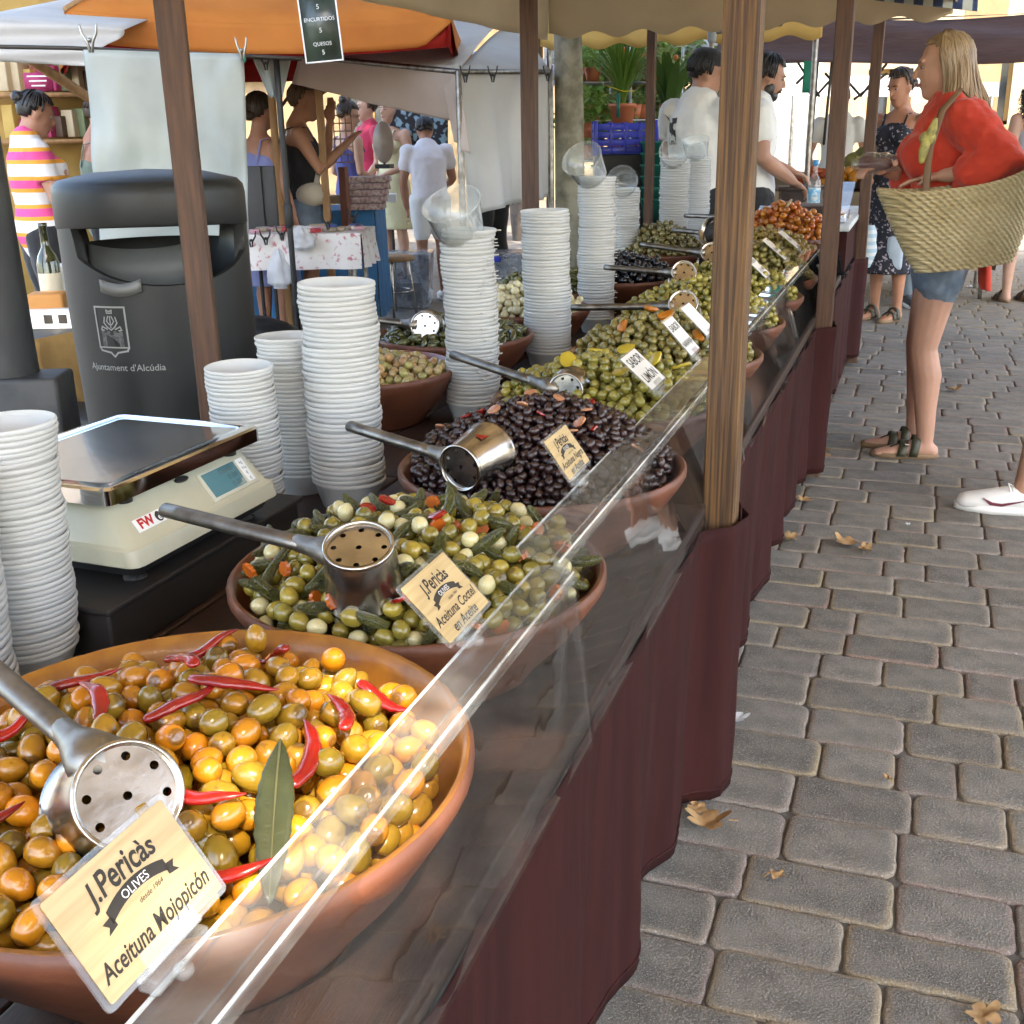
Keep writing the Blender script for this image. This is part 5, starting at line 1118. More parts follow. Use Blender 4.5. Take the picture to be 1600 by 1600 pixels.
po_ = thing('black_tent_leg', 'thin black metal leg standing right of the hanging sheet', 'pole'); a = at(437, 160, 6.3); b = at(465, 500, 6.6)
MB().tube([(a.x, a.y, .0), (a.x, a.y, 1.75)], .016, 8).build('tube', M_black, po_); MB().tube([(a.x, a.y, .9), (a.x, a.y, 1.0)], .024, 8).build('collar', M_black, po_)
wp = thing('wooden_tent_post', 'pale wooden post of the jewellery stall', 'post'); a = at(502, 200, 7.6); MB().box((a.x, a.y, .95), (.045, .045, 1.9), rot=(0, 0, .4)).build('post', M_pine, wp, smooth=False); MB().tube([(a.x, a.y, 1.6), (a.x + .3, a.y + .1, 1.78)], .018, 6).build('brace', M_pine, wp)
mn = MB().box((0, 0, 0), (.16, .006, .30)).build('menu_board', mat('menu_black', (0.03, 0.035, 0.035), .35, col2=(0.05, 0.07, 0.045), scale=4, coat=.4), None, loc=at(500, 38, 5.4), rz=(0, math.radians(-4), .33)); tag(mn, 'dark laminated menu sheet hanging below the canopy edge', 'sign')
for i, (tx, z_) in enumerate((('ACEITUNAS', .11), ('5', .07), ('ENCURTIDOS', .02), ('5', -.025), ('QUESOS', -.08), ('5', -.115))): put_text('menu_line', tx, M_white, mn, frame((0, -.0045, z_), (1, 0, 0), (0, 0, 1)), .022 if len(tx) > 1 else .028, 0, 0)
fr_ = MB(); 
for (c2, s2) in (((0, -.002, .152), (.17, .008, .006)), ((0, -.002, -.152), (.17, .008, .006)), ((.082, -.002, 0), (.006, .008, .30)), ((-.082, -.002, 0), (.006, .008, .30))): fr_.box(c2, s2)
fr_.build('sleeve_edge', M_cardwhite, mn, smooth=False)
# ------------------------------------------------------------------ tables and goods left
M_blue = mat('blue_tablecloth', (0.035, 0.16, 0.33), .8, col2=(0.025, 0.12, 0.26), scale=3, bump=.3, bscale=6, bdist=.02)
def clothed_table(label, c, rz, w, d, h, m, drop, cat='table'):
    t = thing('market_table', label, cat, (c[0], c[1], 0), rz)
    MB().box((0, 0, h), (w, d, .03), bev=.004).build('top', m, t)
    o = MB()
    per = [(-w / 2, -d / 2), (w / 2, -d / 2), (w / 2, d / 2), (-w / 2, d / 2), (-w / 2, -d / 2)]
    for a, b in zip(per[:-1], per[1:]):
        a = Vector((*a, 0)); b = Vector((*b, 0)); nn = (b - a).normalized().cross(Vector((0, 0, 1)))
        o.grid(lambda u, v: a.lerp(b, u) + nn * (.006 + .018 * v * (1 + math.sin(u * 20 + a.x * 9))) + Vector((0, 0, h + .016 - drop * v)), 26, 6)
    o.build('cloth', m, t)
    for x in (-1, 1):
        for y in (-1, 1): MB().tube([(x * (w / 2 - .06), y * (d / 2 - .06), 0), (x * (w / 2 - .06), y * (d / 2 - .06), h)], .016, 8).build('leg', M_steel_d, t)
    return t
p = at(478, 300, 8.5); clothed_table('jewellery table covered by a blue cloth', (p.x, p.y), .35, 1.05, .7, .84, M_blue, .75)
M_lace = mat('white_lace', (0.7, 0.66, 0.63), .85, col2=(0.5, 0.2, 0.22), scale=34, contrast=(.56, .66))
p2 = at(462, 345, 7.0); clothed_table('table with a white patterned cloth and clips in front of the blue one', (p2.x, p2.y), .3, .86, .5, .80, M_lace, .2)
rs = random.Random(12)
cl_ = [mat('trinket_%d' % i, c, .5) for i, c in enumerate(((0.5, 0.05, 0.06), (0.6, 0.55, 0.5), (0.05, 0.1, 0.3), (0.55, 0.3, 0.35), (0.35, 0.28, 0.2), (0.7, 0.66, 0.6)))]
for k in range(26):
    u, v = rs.uniform(-.38, .38), rs.uniform(-.18, .18); x = p2.x + u * math.cos(.3) - v * math.sin(.3); y = p2.y + u * math.sin(.3) + v * math.cos(.3); w_ = rs.uniform(.04, .1)
    o = MB().box((0, 0, .012), (w_, .05, .024), bev=.006).build('trinket', rs.choice(cl_), None, loc=(x, y, .816), rz=rs.uniform(0, 3)); tag(o, 'small coloured trinket laid on the white patterned cloth', 'trinket', 'trinkets on the patterned cloth')
for i, (px, py) in enumerate(((392, 375), (415, 372), (440, 365), (512, 348), (552, 338))): clamp(at(px, py, 6.75), .075, 'black clip along the edge of the patterned table, %s from the left' % ('first', 'second', 'third', 'fourth', 'last')[i], None, .35, M_black)
M_bagp = mat('white_plastic_bag', (0.72, 0.72, 0.74), .35, transl=.35, bump=.4, bscale=14, bdist=.03)
for (px, py, d, r_, h_, lab) in ((436, 420, 6.6, .075, .22, 'white plastic bag hanging under the patterned table'), (470, 372, 6.7, .09, .14, 'white cloth scrap clipped on the table front')):
    o = MB(); c = at(px, py, d)
    def bag(u, v): a = u * 2 * math.pi; k = (.18 + .82 * min(1, v * 1.5) ** .8) * (1 if v < .92 else .55); j = 1 + .16 * math.sin(a * 5 + v * 4) * (1 - v * .6) + .3 * nz3(math.cos(a) * 2, math.sin(a) * 2, v * 5); return c + Vector((math.cos(a) * r_ * k * j, math.sin(a) * r_ * .6 * k * j, h_ * (.5 - v)))
    tag(o.grid(bag, 40, 16).build('plastic_bag', M_bagp), lab, 'bag')
for i, px in enumerate((398, 419)):
    o = MB().box((0, 0, 0), (.115, .03, .46), bev=.005).build('display_stand', mat('black_panel_%d' % i, (0.03, 0.03, 0.032), .5), None, loc=at(px, 322, 7.1), rz=.3); tag(o, ('left', 'right')[i] + ' one of two tall dark display panels right of the sheet', 'panel')
    MB().tube([(0, .0, -.23), (0, .0, -.85)], .012, 6).build('stand', M_black, o)
# jewellery stand, mirror, trays
js = thing('earring_stand', 'slim brown display stand with earring grid on the jewellery table', 'display', at(540, 325, 8.0)); z0 = js.location.z
MB().box((0, 0, .02), (.05, .05, .5)).build('column', mat('red_brown_wood', (0.2, 0.07, 0.04), .6), js, smooth=False)
o = MB()
for k in range(7): o.tube([(-.09, -.01, .3 + k * .05), (.09, -.01, .3 + k * .05)], .004, 5)
for k in range(5): o.tube([(-.09 + k * .045, -.01, .3), (-.09 + k * .045, -.01, .6)], .004, 5)
o.build('wire_grid', M_pine, js); MB().tube([(0, 0, -.2), (0, 0, -.95)], .012, 6).build('stem', M_steel_d, js)
jm = thing('oval_mirror', 'oval table mirror on the jewellery stall', 'mirror', at(601, 262, 8.8)); MB().lathe([(0, -.01), (.11, -.01), (.115, 0), (.11, .012), (0, .012)], 28, M=Matrix.Rotation(math.pi / 2, 3, 'X'), c=(0, 0, .18), ell=(.75, 1.3)).build('mirror_plate', mat('mirror_back', (0.45, 0.36, 0.3), .3), jm); MB().box((0, 0, .01), (.12, .08, .03)).build('foot', M_black, jm, smooth=False); MB().tube([(0, 0, .02), (0, 0, .08)], .01, 6).build('neck', M_black, jm)
for i in range(5):
    c = at(566 + 3 * i, 288, 8.1 + .08 * i); o = MB().box((0, 0, .02), (.3, .2, .04), bev=.005).build('jewellery_tray', mat('tray_%d' % i, (0.55, 0.45, 0.4), .7, col2=(0.25, 0.12, 0.12), scale=40), None, loc=(c.x, c.y, .86 + i * .042), rz=.35); tag(o, ('bottom', 'second', 'third', 'fourth', 'top')[i] + ' of the stacked jewellery trays right of the mirror', 'tray')
for i, (px, py) in enumerate(((470, 290), (510, 286), (550, 262), (590, 258))):
    c = at(px, py, 8.9); o = MB().box((0, 0, .03), (.26, .18, .06), bev=.004).build('display_box', M_pine if i < 2 else M_white, None, loc=(c.x, c.y, .86), rz=.4); tag(o, ('flat pine display box at the left of the blue table', 'flat pine display box beside the pale post', 'white display box behind the earring stand', 'white display box by the oval mirror')[i], 'box')
o = MB().grid(lambda u, v: at(lerp(600, 700, u), lerp(150, 250, v), 11.0), 10, 10, thick=.02).build('bead_display', mat('bead_panel', (0.02, 0.02, 0.03), .6, col2=(0.25, 0.4, 0.5), scale=16, detail=1, contrast=(.5, .56)), None); tag(o, 'dark bead display panel behind the bending man', 'display')
MB().tube([at(608, 250, 11.0), at(610, 400, 11.0) * Vector((1, 1, 0)) + Vector((0, 0, 0)) if False else Vector((at(608, 250, 11.0).x, at(608, 250, 11.0).y, 0))], .015, 6).build('stand', M_black, o)
# clear storage boxes
M_cbox = clear_mat('clear_box_plastic', tint=(0.8, 0.83, 0.86), haze=.25, hazecol=(.55, .58, .62))
def storage(c, w, d, h, rz, label, handle=(0.02, 0.05, 0.5)):
    t = thing('storage_box', label, 'box', c, rz, 'clear plastic storage boxes'); o = MB(); n_ = [(-w / 2, -d / 2), (w / 2, -d / 2), (w / 2, d / 2), (-w / 2, d / 2)]
    vs = [(a * .9, b * .9, 0) for a, b in n_] + [(a, b, h) for a, b in n_] + [(a * .97, b * .97, h) for a, b in n_] + [(a * .87, b * .87, .008) for a, b in n_]
    o.add(vs, [(3, 2, 1, 0)] + [(i, (i + 1) % 4, 4 + (i + 1) % 4, 4 + i) for i in range(4)] + [(4 + i, 4 + (i + 1) % 4, 8 + (i + 1) % 4, 8 + i) for i in range(4)] + [(8 + i, 8 + (i + 1) % 4, 12 + (i + 1) % 4, 12 + i) for i in range(4)] + [(12, 13, 14, 15)]); o.build('tub', M_cbox, t, smooth=False)
    MB().box((0, 0, h + .008), (w * 1.04, d * 1.04, .018), bev=.005).build('lid', M_cbox, t)
    MB().box((0, -d * .52, h - .012), (w * .28, .02, .035), bev=.004).build('handle', mat('handle_' + label[:9], handle, .5), t)
    MB().box((0, 0, h * .25), (w * .7, d * .7, h * .45)).build('contents', mat('cont_' + label[:9], (0.35, 0.36, 0.38), .8, col2=(0.15, 0.13, 0.14), scale=12), t, smooth=False); return t
c = at(628, 425, 9.4); storage((c.x, c.y, 0), .5, .36, .42, .3, 'clear storage box with a blue handle beside the bending man')
c = at(770, 400, 7.6); storage((c.x, c.y, .28), .42, .32, .3, .3, 'clear storage box behind the dark rear post'); o = MB().box((0, 0, .14), (.4, .3, .28)).build('box_plinth', M_black, None, loc=(c.x, c.y, 0), rz=.3); tag(o, 'dark plinth under the clear storage box behind the dark rear post', 'plinth')
st = thing('round_stool', 'round stool with a wooden seat and metal legs by the bending man', 'stool', (at(617, 482, 9.0).x, at(617, 482, 9.0).y, 0))
MB().lathe([(0, .42), (.17, .42), (.175, .43), (.17, .45), (0, .452)], 28).build('seat', M_pine, st)
for k in range(4): a = k * math.pi / 2 + .4; MB().tube([(.12 * math.cos(a), .12 * math.sin(a), .42), (.17 * math.cos(a), .17 * math.sin(a), 0)], .011, 8).build('leg', M_steel, st)
MB().lathe([(.145, .18), (.155, .18), (.155, .19), (.145, .19)], 28, closed=True).build('ring', M_steel, st)
for i, (px, py) in enumerate(((420, 500), (450, 505), (400, 470))):
    c = at(px, py, 5.6); o = MB().ell((0, 0, .1), (.22, .16, .12)); 
    for j, v in enumerate(o.v): o.v[j] = tuple(Vector(v) * (1 + .14 * nz3(v[0] * 9 + i, v[1] * 9, v[2] * 9)))
    b = o.build('black_bag', M_black, None, loc=(c.x, c.y, .30 if i == 2 else .14)); tag(b, ('slumped black bag under the patterned table, left', 'slumped black bag under the patterned table, right', 'black bag on top behind the litter bin')[i], 'bag')
    MB().box((0, 0, -.06), (.3, .25, .16), bev=.04).build('bag_base', M_black, b, smooth=False)
# ------------------------------------------------------------------ tree trunk, plant racks, crates
M_bark = mat('plane_bark', (0.3, 0.275, 0.2), .85, col2=(0.16, 0.145, 0.1), scale=11, detail=5, bump=.6, bscale=26, contrast=(.4, .62), bdist=.01)
M_leaf = mat('tree_leaf', (0.055, 0.1, 0.022), .55, col2=(0.04, 0.075, 0.016), scale=2, transl=.35, rnd=.0)
def tree(label, base, h, r, crown_c, crown_r, nleaf, seed, lean=(0, 0), m=M_bark, leaf=.09):
    t = thing('plane_tree', label, 'tree', base); rs = random.Random(seed); o = MB(); pts = []; rr = []
    for k in range(16): f = k / 15; pts.append((lean[0] * f + .03 * nz3(f * 3, seed), lean[1] * f + .03 * nz3(f * 3, seed + 9), h * f)); rr.append(r * (1.12 - .45 * f) * (1 + .06 * nz3(f * 9, seed + 4)))
    o.tube(pts, rr, 16); o.build('trunk', m, t); top = Vector(pts[-1]); L = MB(); ends = []
    for k in range(9):
        a = k * 2.4 + rs.uniform(-.3, .3); e = Vector((crown_c[0] + math.cos(a) * crown_r[0] * rs.uniform(.4, .85), crown_c[1] + math.sin(a) * crown_r[1] * rs.uniform(.4, .85), crown_c[2] + rs.uniform(-.2, .6) * crown_r[2])); st0 = Vector(pts[rs.choice((11, 12, 13, 14))])
        mid = st0.lerp(e, .5) + Vector((0, 0, .3)); L.tube([st0, mid, e], [r * .4, r * .25, r * .08], 8); ends.append((mid, e))
    L.build('limb', m, t)
    vs = []; fs = []
    for i in range(nleaf):
        b = rs.choice(ends); c = b[0].lerp(b[1], rs.uniform(.3, 1.15)) + Vector((rs.gauss(0, .32) * crown_r[0], rs.gauss(0, .32) * crown_r[1], rs.gauss(0, .28) * crown_r[2])) ; E_ = Euler((rs.uniform(-1, 1), rs.uniform(-1, 1), rs.uniform(0, 6.3))).to_matrix(); s_ = leaf * rs.uniform(.6, 1.3); n0 = len(vs)
        for q in ((-.5, 0, 0), (0, -.55, .08), (.75, 0, -.05), (0, .55, .08)): vs.append(tuple(c + E_ @ (Vector(q) * s_)))
        fs.append((n0, n0 + 1, n0 + 2, n0 + 3))
    MB().add(vs, fs).build('crown', M_leaf, t, smooth=False); return t
p = at(888, 300, 7.0); tree('pale plane tree trunk right of the white tent', (p.x, p.y, 0), 4.6, .088, (0, 0, 6.6), (3.6, 3.6, 1.1), 13000, 3, (.0, .05), leaf=.18)
M_bark2 = mat('dark_bark', (0.12, 0.095, 0.075), .9, col2=(0.07, 0.055, 0.045), scale=12, bump=.6, bscale=20)
p = at(818, 90, 15); tree('dark leaning tree behind the white tent', (p.x, p.y, 0), 5.2, .16, (-.2, 0, 5.6), (2.2, 2.0, 1.6), 6000, 8, (-.35, .0), M_bark2, .13)
tree('unseen plane tree on the left, added for its crown to shade the stalls', (-3.6, 1.4, 0), 4.9, .16, (2.6, 2.2, 6.2), (3.0, 3.0, .9), 15000, 14, (.3, .2), leaf=.2)  # out of view, put in as a sun blocker for the left side
tree('unseen plane tree behind the viewer, added with a thin crown to dapple the sun', (3.2, -3.4, 0), 4.6, .15, (-.7, 1.1, 5.9), (2.2, 2.2, .8), 800, 23, (0, 0), leaf=.17)  # out of view, sparse leaves added to break up sun on the nearest bowl
tree('unseen plane tree on the right, added for its crown to shade the far aisle', (3.0, 6.3, 0), 4.9, .16, (-.5, .6, 6.2), (3.0, 3.0, .9), 13000, 17, (0, 0), leaf=.2)  # out of view, added as a sun blocker over the far end
M_frond = [mat('frond_%d' % i, c, .45, transl=.35) for i, c in enumerate(((0.15, 0.27, 0.04), (0.2, 0.32, 0.06), (0.07, 0.15, 0.03), (0.26, 0.33, 0.12)))]
M_pot = mat('orange_flower_pot', (0.5, 0.15, 0.06), .6)
def blade_plant(c, h, n, spread, w, m, label, pot=True, pr=.09, ph=.16, seed=1, arch=.5, name='potted_plant'):
    t = thing(name, label, 'plant', c); rs = random.Random(seed); o = MB(); z0 = ph if pot else 0
    for i in range(n):
        a = rs.uniform(0, 6.3); L_ = h * rs.uniform(.6, 1.05); sp = spread * rs.uniform(.3, 1.0); d = Vector((math.cos(a), math.sin(a), 0)); s_ = Vector((-d.y, d.x, 0)); vs = []; K = 7
        for k in range(K + 1):
            f = k / K; p_ = d * (.02 + sp * f ** 1.6) + Vector((0, 0, z0 + L_ * (f - arch * .5 * f ** 2.4))); ww = w * math.sin(math.pi * min(.97, f * .9 + .08)) ** .7; vs += [p_ - s_ * ww, p_ + s_ * ww]
        o.add(vs, [(2 * k, 2 * k + 1, 2 * k + 3, 2 * k + 2) for k in range(K)])
    o.build('foliage', m, t)
    if pot: MB().lathe([(0, 0), (pr * .75, 0), (pr * .97, ph * .85), (pr * 1.08, ph * .86), (pr * 1.08, ph), (pr * .95, ph), (pr * .9, ph * .9), (0, ph * .88)], 20).build('pot', M_pot, t)
    return t
def bushy(c, r_, n, m, label, seed, pot=M_pot, flowers=None, pr=.07, ph=.11, group='small plants on the racks'):
    t = thing('potted_plant', label, 'plant', c, 0, group); rs = random.Random(seed); o = MB()
    for i in range(n):
        v = Vector((rs.gauss(0, .45), rs.gauss(0, .45), abs(rs.gauss(0, .6)))) * r_; q = v + Vector((0, 0, ph)); E_ = Euler((rs.uniform(-.9, .9), rs.uniform(-.9, .9), rs.uniform(0, 6))).to_matrix(); s_ = r_ * rs.uniform(.2, .4); o.add([q + E_ @ (Vector(k) * s_) for k in ((-.5, 0, 0), (0, -.35, .1), (.8, 0, 0), (0, .35, .1))], [(0, 1, 2, 3)])
    o.build('foliage', m, t, smooth=False); MB().lathe([(0, 0), (pr * .75, 0), (pr, ph), (0, ph * .95)], 14).build('pot', pot, t)
    if flowers:
        o = MB()
        for i in range(14): v = Vector((rs.gauss(0, .5), rs.gauss(0, .5), .3 + abs(rs.gauss(0, .6)))) * r_ + Vector((0, 0, ph)); o.ell(v, (r_ * .09,) * 3, seg=6, rings=4)
        o.build('flowers', flowers, t)
    return t
rk = thing('plant_rack', 'grey metal rack full of potted plants behind the blue crate', 'rack')
ra, rb = at(902, 250, 9.2), at(1062, 250, 9.6); ex = (rb - ra); ex.z = 0; L_ = ex.length; ex.normalize(); ey = Vector((-ex.y, ex.x, 0)); M_rack = mat('grey_rack', (0.4, 0.41, 0.42), .4, metal=.6)
for z_ in (.75, 1.12, 1.42, 1.7):
    o = MB(); 
    for k in range(5): o.tube([Vector((ra.x, ra.y, z_)) + ey * (k * .09), Vector((ra.x, ra.y, z_)) + ex * L_ + ey * (k * .09)], .008, 5)
    o.build('shelf', M_rack, rk)
for u in (0, .5, 1):
    for k in (0, .36): q = Vector((ra.x, ra.y, 0)) + ex * (L_ * u) + ey * k; MB().tube([q, q + Vector((0, 0, 1.95))], .012, 6).build('upright', M_rack, rk)
M_fl = mat('orange_flowers', (0.6, 0.16, 0.03), .6); M_fl2 = mat('pink_flowers', (0.5, 0.06, 0.15), .6); rs = random.Random(77)
k_ = 0
for z_ in (.76, 1.13, 1.43, 1.71):
    for u in range(6):
        q = Vector((ra.x, ra.y, z_)) + ex * (L_ * (u + .5) / 6) + ey * rs.uniform(.08, .25); k_ += 1
        fl = rs.choice((None, M_fl, None, M_fl2)); bushy(q, rs.uniform(.1, .16), 90, rs.choice(M_frond), 'small leafy pot plant on the grey metal rack', k_, flowers=None)
p = at(972, 200, 8.75); blade_plant((p.x, p.y, p.z), .60, 230, .3, .0065, M_frond[0], 'tall green palm in an orange pot above the blue crate', seed=4, pr=.095, ph=.17)
p = at(1045, 175, 9.0); blade_plant((p.x, p.y, 1.25), .75, 14, .35, .04, M_frond[2], 'broad leaved dark plant behind the thin rear post', seed=9, arch=.4)
p = at(920, 165, 8.9); bushy((p.x, p.y, 1.3), .22, 160, M_frond[1], 'bright green bush beside the plane tree trunk', 31, group=None)
p = at(1030, 130, 9.3); bushy((p.x, p.y, 1.62), .25, 160, M_frond[3], 'pale flowering bush at the rack top right of the palm', 32, flowers=M_fl, group=None)
for i, (px, py, d, r_) in enumerate(((912, 110, 10.2, .3), (950, 95, 10.4, .34), (1000, 110, 10.3, .32), (1040, 90, 10.5, .34), (925, 190, 10.0, .3), (1005, 180, 10.1, .3), (1055, 160, 10.2, .3), (960, 150, 10.2, .3))):
    q = at(px, py, d); bushy((q.x, q.y, q.z - .25), r_, 240, M_frond[(i * 3) % 4], 'leafy shrub crowding behind the plant rack', 60 + i, group='shrubs behind the rack', pr=.12, ph=.15)
tape = MB().tube([at(948, 134, 8.6), at(975, 143, 8.55), at(990, 142, 8.6)], [(.012, .003)] * 3, 6).build('yellow_tape', mat('yellow_band', (0.7, 0.55, 0.02), .5)); tag(tape, 'yellow tape tied round the palm', 'tape')
o = MB().box((0, 0, 0), (.025, .01, .16)).build('green_tag', M_grn, None, loc=at(966, 165, 8.55)); tag(o, 'green tag hanging on the palm pot', 'tag')
# blue crate with slotted sides
M_crate = mat('blue_crate_plastic', (0.012, 0.03, 0.42), .45, coat=.2)
bc = thing('blue_crate', 'blue slotted plastic crate left of the thin rear post', 'crate', (at(975, 240, 8.3).x, at(975, 240, 8.3).y, at(975, 240, 8.3).z), .32); w_, d_, h_ = .42, .3, .21
for sy in (-1, 1):
    for k in range(4): MB().box((0, sy * d_ / 2, .025 + k * .052), (w_, .014, .044), bev=.003).build('side_slat', M_crate, bc)
for sx in (-1, 1):
    for k in range(4): MB().box((sx * w_ / 2, 0, .025 + k * .052), (.014, d_, .044), bev=.003).build('end_slat', M_crate, bc)
    for sy in (-1, 1): MB().box((sx * w_ / 2, sy * d_ / 2, h_ / 2), (.03, .03, h_ + .02), bev=.004).build('corner', M_crate, bc)
for x in (-.1, 0, .1):
    for sy in (-1, 1): MB().box((x, sy * (d_ / 2 + .001), h_ / 2), (.018, .017, h_), bev=.002).build('rib', M_crate, bc)
MB().box((0, 0, .005), (w_, d_, .012)).build('base', M_crate, bc, smooth=False)
o = MB().box((0, 0, -.5), (.42, .3, 1.0), bev=.01).build('black_crate_pile', M_black, None, loc=(bc.location.x, bc.location.y, bc.location.z - .002), rz=.32); tag(o, 'dark crates piled under the blue crate', 'crates')
for k in range(5): MB().box((0, -.152, -.12 - k * .19), (.4, .01, .02)).build('crate_edge', M_bin, o, smooth=False)
M_teal = mat('green_bin_plastic', (0.01, 0.16, 0.12), .5)
for k in range(6):
    c = at(1032, 245, 8.1); o = MB().lathe([(.11, 0), (.13, .16), (.14, .165), (.14, .18), (.125, .18), (.105, .02)], 20, closed=True).build('green_bucket', M_teal, None, loc=(c.x, c.y, .72 + .075 * k)); tag(o, 'green bucket nested in the stack right of the blue crate', 'bucket', 'stack of green buckets')
# ------------------------------------------------------------------ far counter in front of the bearded vendor
M_pblue = mat('pale_blue_cloth', (0.42, 0.5, 0.54), .5, col2=(0.6, 0.66, 0.68), scale=5, stretch=(8, 1, 1), coat=.2)
fcn = thing('vendor_counter', 'pale blue covered counter in front of the bearded vendor', 'counter')
MB().box((-.62, 6.75, .86), (.56, 1.5, .03), bev=.004).build('top', M_pblue, fcn); MB().box((-.62, 6.75, .42), (.54, 1.46, .84)).build('front_cloth', M_skirt, fcn, smooth=False)
MB().box((-1.0, 6.0, .78), (.35, .6, .03), bev=.004).build('side_shelf', M_pblue, fcn)
cbd = MB().box((0, 0, .012), (.34, .24, .024), bev=.006).build('chopping_board', M_wood_dark, None, loc=(-.68, 7.2, .985), rz=.2); tag(cbd, 'dark chopping board under the vendor hands', 'board'); MB().box((0, 0, -.05), (.3, .2, .1)).build('riser', M_wood_dark, cbd, smooth=False)
bt = bottle((-.60, 6.85, .876), .29, .036, clear_mat('water_bottle_plastic', haze=.12, boost=1.5), 'clear water bottle with blue label on the vendor counter', mat('blue_cap', (0.05, 0.3, 0.6), .4), mat('blue_label', (0.12, 0.4, 0.62), .5, col2=(0.6, 0.65, 0.68), scale=40, contrast=(.5, .56)))
gt_ = thing('steel_tray', 'steel tray with slanted glass front on the vendor counter', 'tray'); MB().box((-.52, 6.3, .90), (.3, .34, .05), bev=.008).build('tray', M_steel, gt_)
MB().add([(-.72, 6.05, .89), (-.47, 6.6, 1.06), (-.47, 6.604, 1.06), (-.72, 6.054, .89), (-.36, 6.05, .89), (-.36, 6.6, 1.06), (-.36, 6.604, 1.06), (-.36, 6.054, .89)], [(0, 1, 2, 3), (4, 7, 6, 5), (0, 4, 5, 1), (3, 2, 6, 7), (1, 5, 6, 2), (0, 3, 7, 4)]).build('glass_front', M_clearcard, gt_, smooth=False)
o = MB().box((0, 0, .05), (.28, .26, .1), bev=.006).build('brown_box', M_wood_dark, None, loc=(-.55, 6.0, .876)); tag(o, 'brown wooden box behind the cherry tomatoes', 'box')
for i, (x, y) in enumerate(((-.78, 6.1), (-.74, 6.22), (-.8, 6.3))):
    o = MB().lathe([(0, 0), (.03, 0), (.034, .07), (.03, .075), (.027, .01), (0, .008)], 18).build('glass_jar', M_tubclear, None, loc=(x, y, .876)); tag(o, ('first', 'second', 'third')[i] + ' of the small clear cups on the vendor counter', 'cup')
sp_ = MB().tube([(-.64, 5.50, .93), (-.58, 5.47, 1.03)], [(.012, .005), (.009, .004)], 8).build('wooden_spoon', mat('pale_wood', (0.6, 0.48, 0.3), .6)); tag(sp_, 'pale spoon handle sticking out of the cherry tomatoes', 'spoon')
# fruit stall behind
fs_ = clothed_table('fruit stall table under the brown awning', (-.45, 10.1), .02, 2.0, .8, .82, mat('sand_cloth', (0.35, 0.27, 0.17), .8), .6)
rs = random.Random(6)
def fruit_pile(c, w, d, n, r, m, label, name):
    o = MB()
    for i in range(n):
        x, y = rs.uniform(-w, w), rs.uniform(-d, d); z_ = r + max(0, (1 - abs(x) / w) * .14) * rs.uniform(.4, 1); o.ell((x, y, z_), (r, r, r * .95), seg=8, rings=6)
    return tag(o.build(name, m, None, loc=c), label, 'fruit', kind='stuff')
fruit_pile((-.52, 9.82, .85), .3, .12, 60, .042, mat('apricots', (0.62, 0.24, 0.02), .5), 'pile of orange apricots on the fruit stall', 'apricots')
fruit_pile((-.16, 9.85, .86), .22, .12, 45, .045, mat('peaches', (0.6, 0.16, 0.05), .5, col2=(.6, .3, .06)), 'pile of red orange peaches on the fruit stall', 'peaches')
fruit_pile((-.85, 9.9, .86), .2, .12, 40, .034, mat('small_tomatoes', (0.5, 0.09, 0.02), .4), 'tray of small red tomatoes on the fruit stall', 'small_tomatoes')
fruit_pile((-.35, 10.25, .98), .26, .12, 22, .075, mat('melons', (0.22, 0.2, 0.05), .6, col2=(.12, .13, .04), scale=10), 'dark melons piled at the back of the fruit stall', 'melons')
fruit_pile((-.05, 10.2, 1.02), .16, .1, 20, .055, mat('pitahaya', (0.4, 0.02, 0.1), .5), 'magenta dragon fruit piled at the back of the fruit stall', 'dragon_fruit')
o = MB().box((0, 0, .06), (2.0, .5, .12)).build('fruit_stall_step', mat('sand_step', (0.33, 0.25, 0.16), .8), None, loc=(-.4, 10.25, .85)); tag(o, 'raised step carrying the melons on the fruit stall', 'step')
gb = MB().grid(lambda u, v: at(lerp(1256, 1275, u) - 3 * v, lerp(95, 145, v), 9.5) + Vector((0, .01 * math.sin(v * 6), 0)), 6, 8, thick=.003).build('green_cloth', mat('green_banner', (0.0, 0.2, 0.12), .7)); tag(gb, 'green cloth hanging from the brown awning', 'banner')
pbag = MB(); c = at(1352, 385, 8.2)
def bag2(u, v): a = u * 2 * math.pi; k = math.sin(math.pi * min(1, .15 + v * .75)) ** .5; j = 1 + .15 * nz3(math.cos(a) * 2, math.sin(a) * 2, v * 4); return c + Vector((math.cos(a) * .075 * k * j, math.sin(a) * .06 * k * j, .28 * (.5 - v)))
tag(pbag.grid(bag2, 20, 14).build('striped_bag', stripe_mat('pale_stripes', (0.66, 0.68, 0.68), (0.35, 0.5, 0.58), .05, 'Z')), 'pale striped bag hanging at the third aisle post', 'bag')
bb = MB().box(at(1398, 395, 8.5), (.12, .1, .24), bev=.03).build('pale_blue_bag', mat('pale_blue_bag', (0.4, 0.48, 0.56), .6)); tag(bb, 'pale blue bag carried beside the floral dress', 'bag')
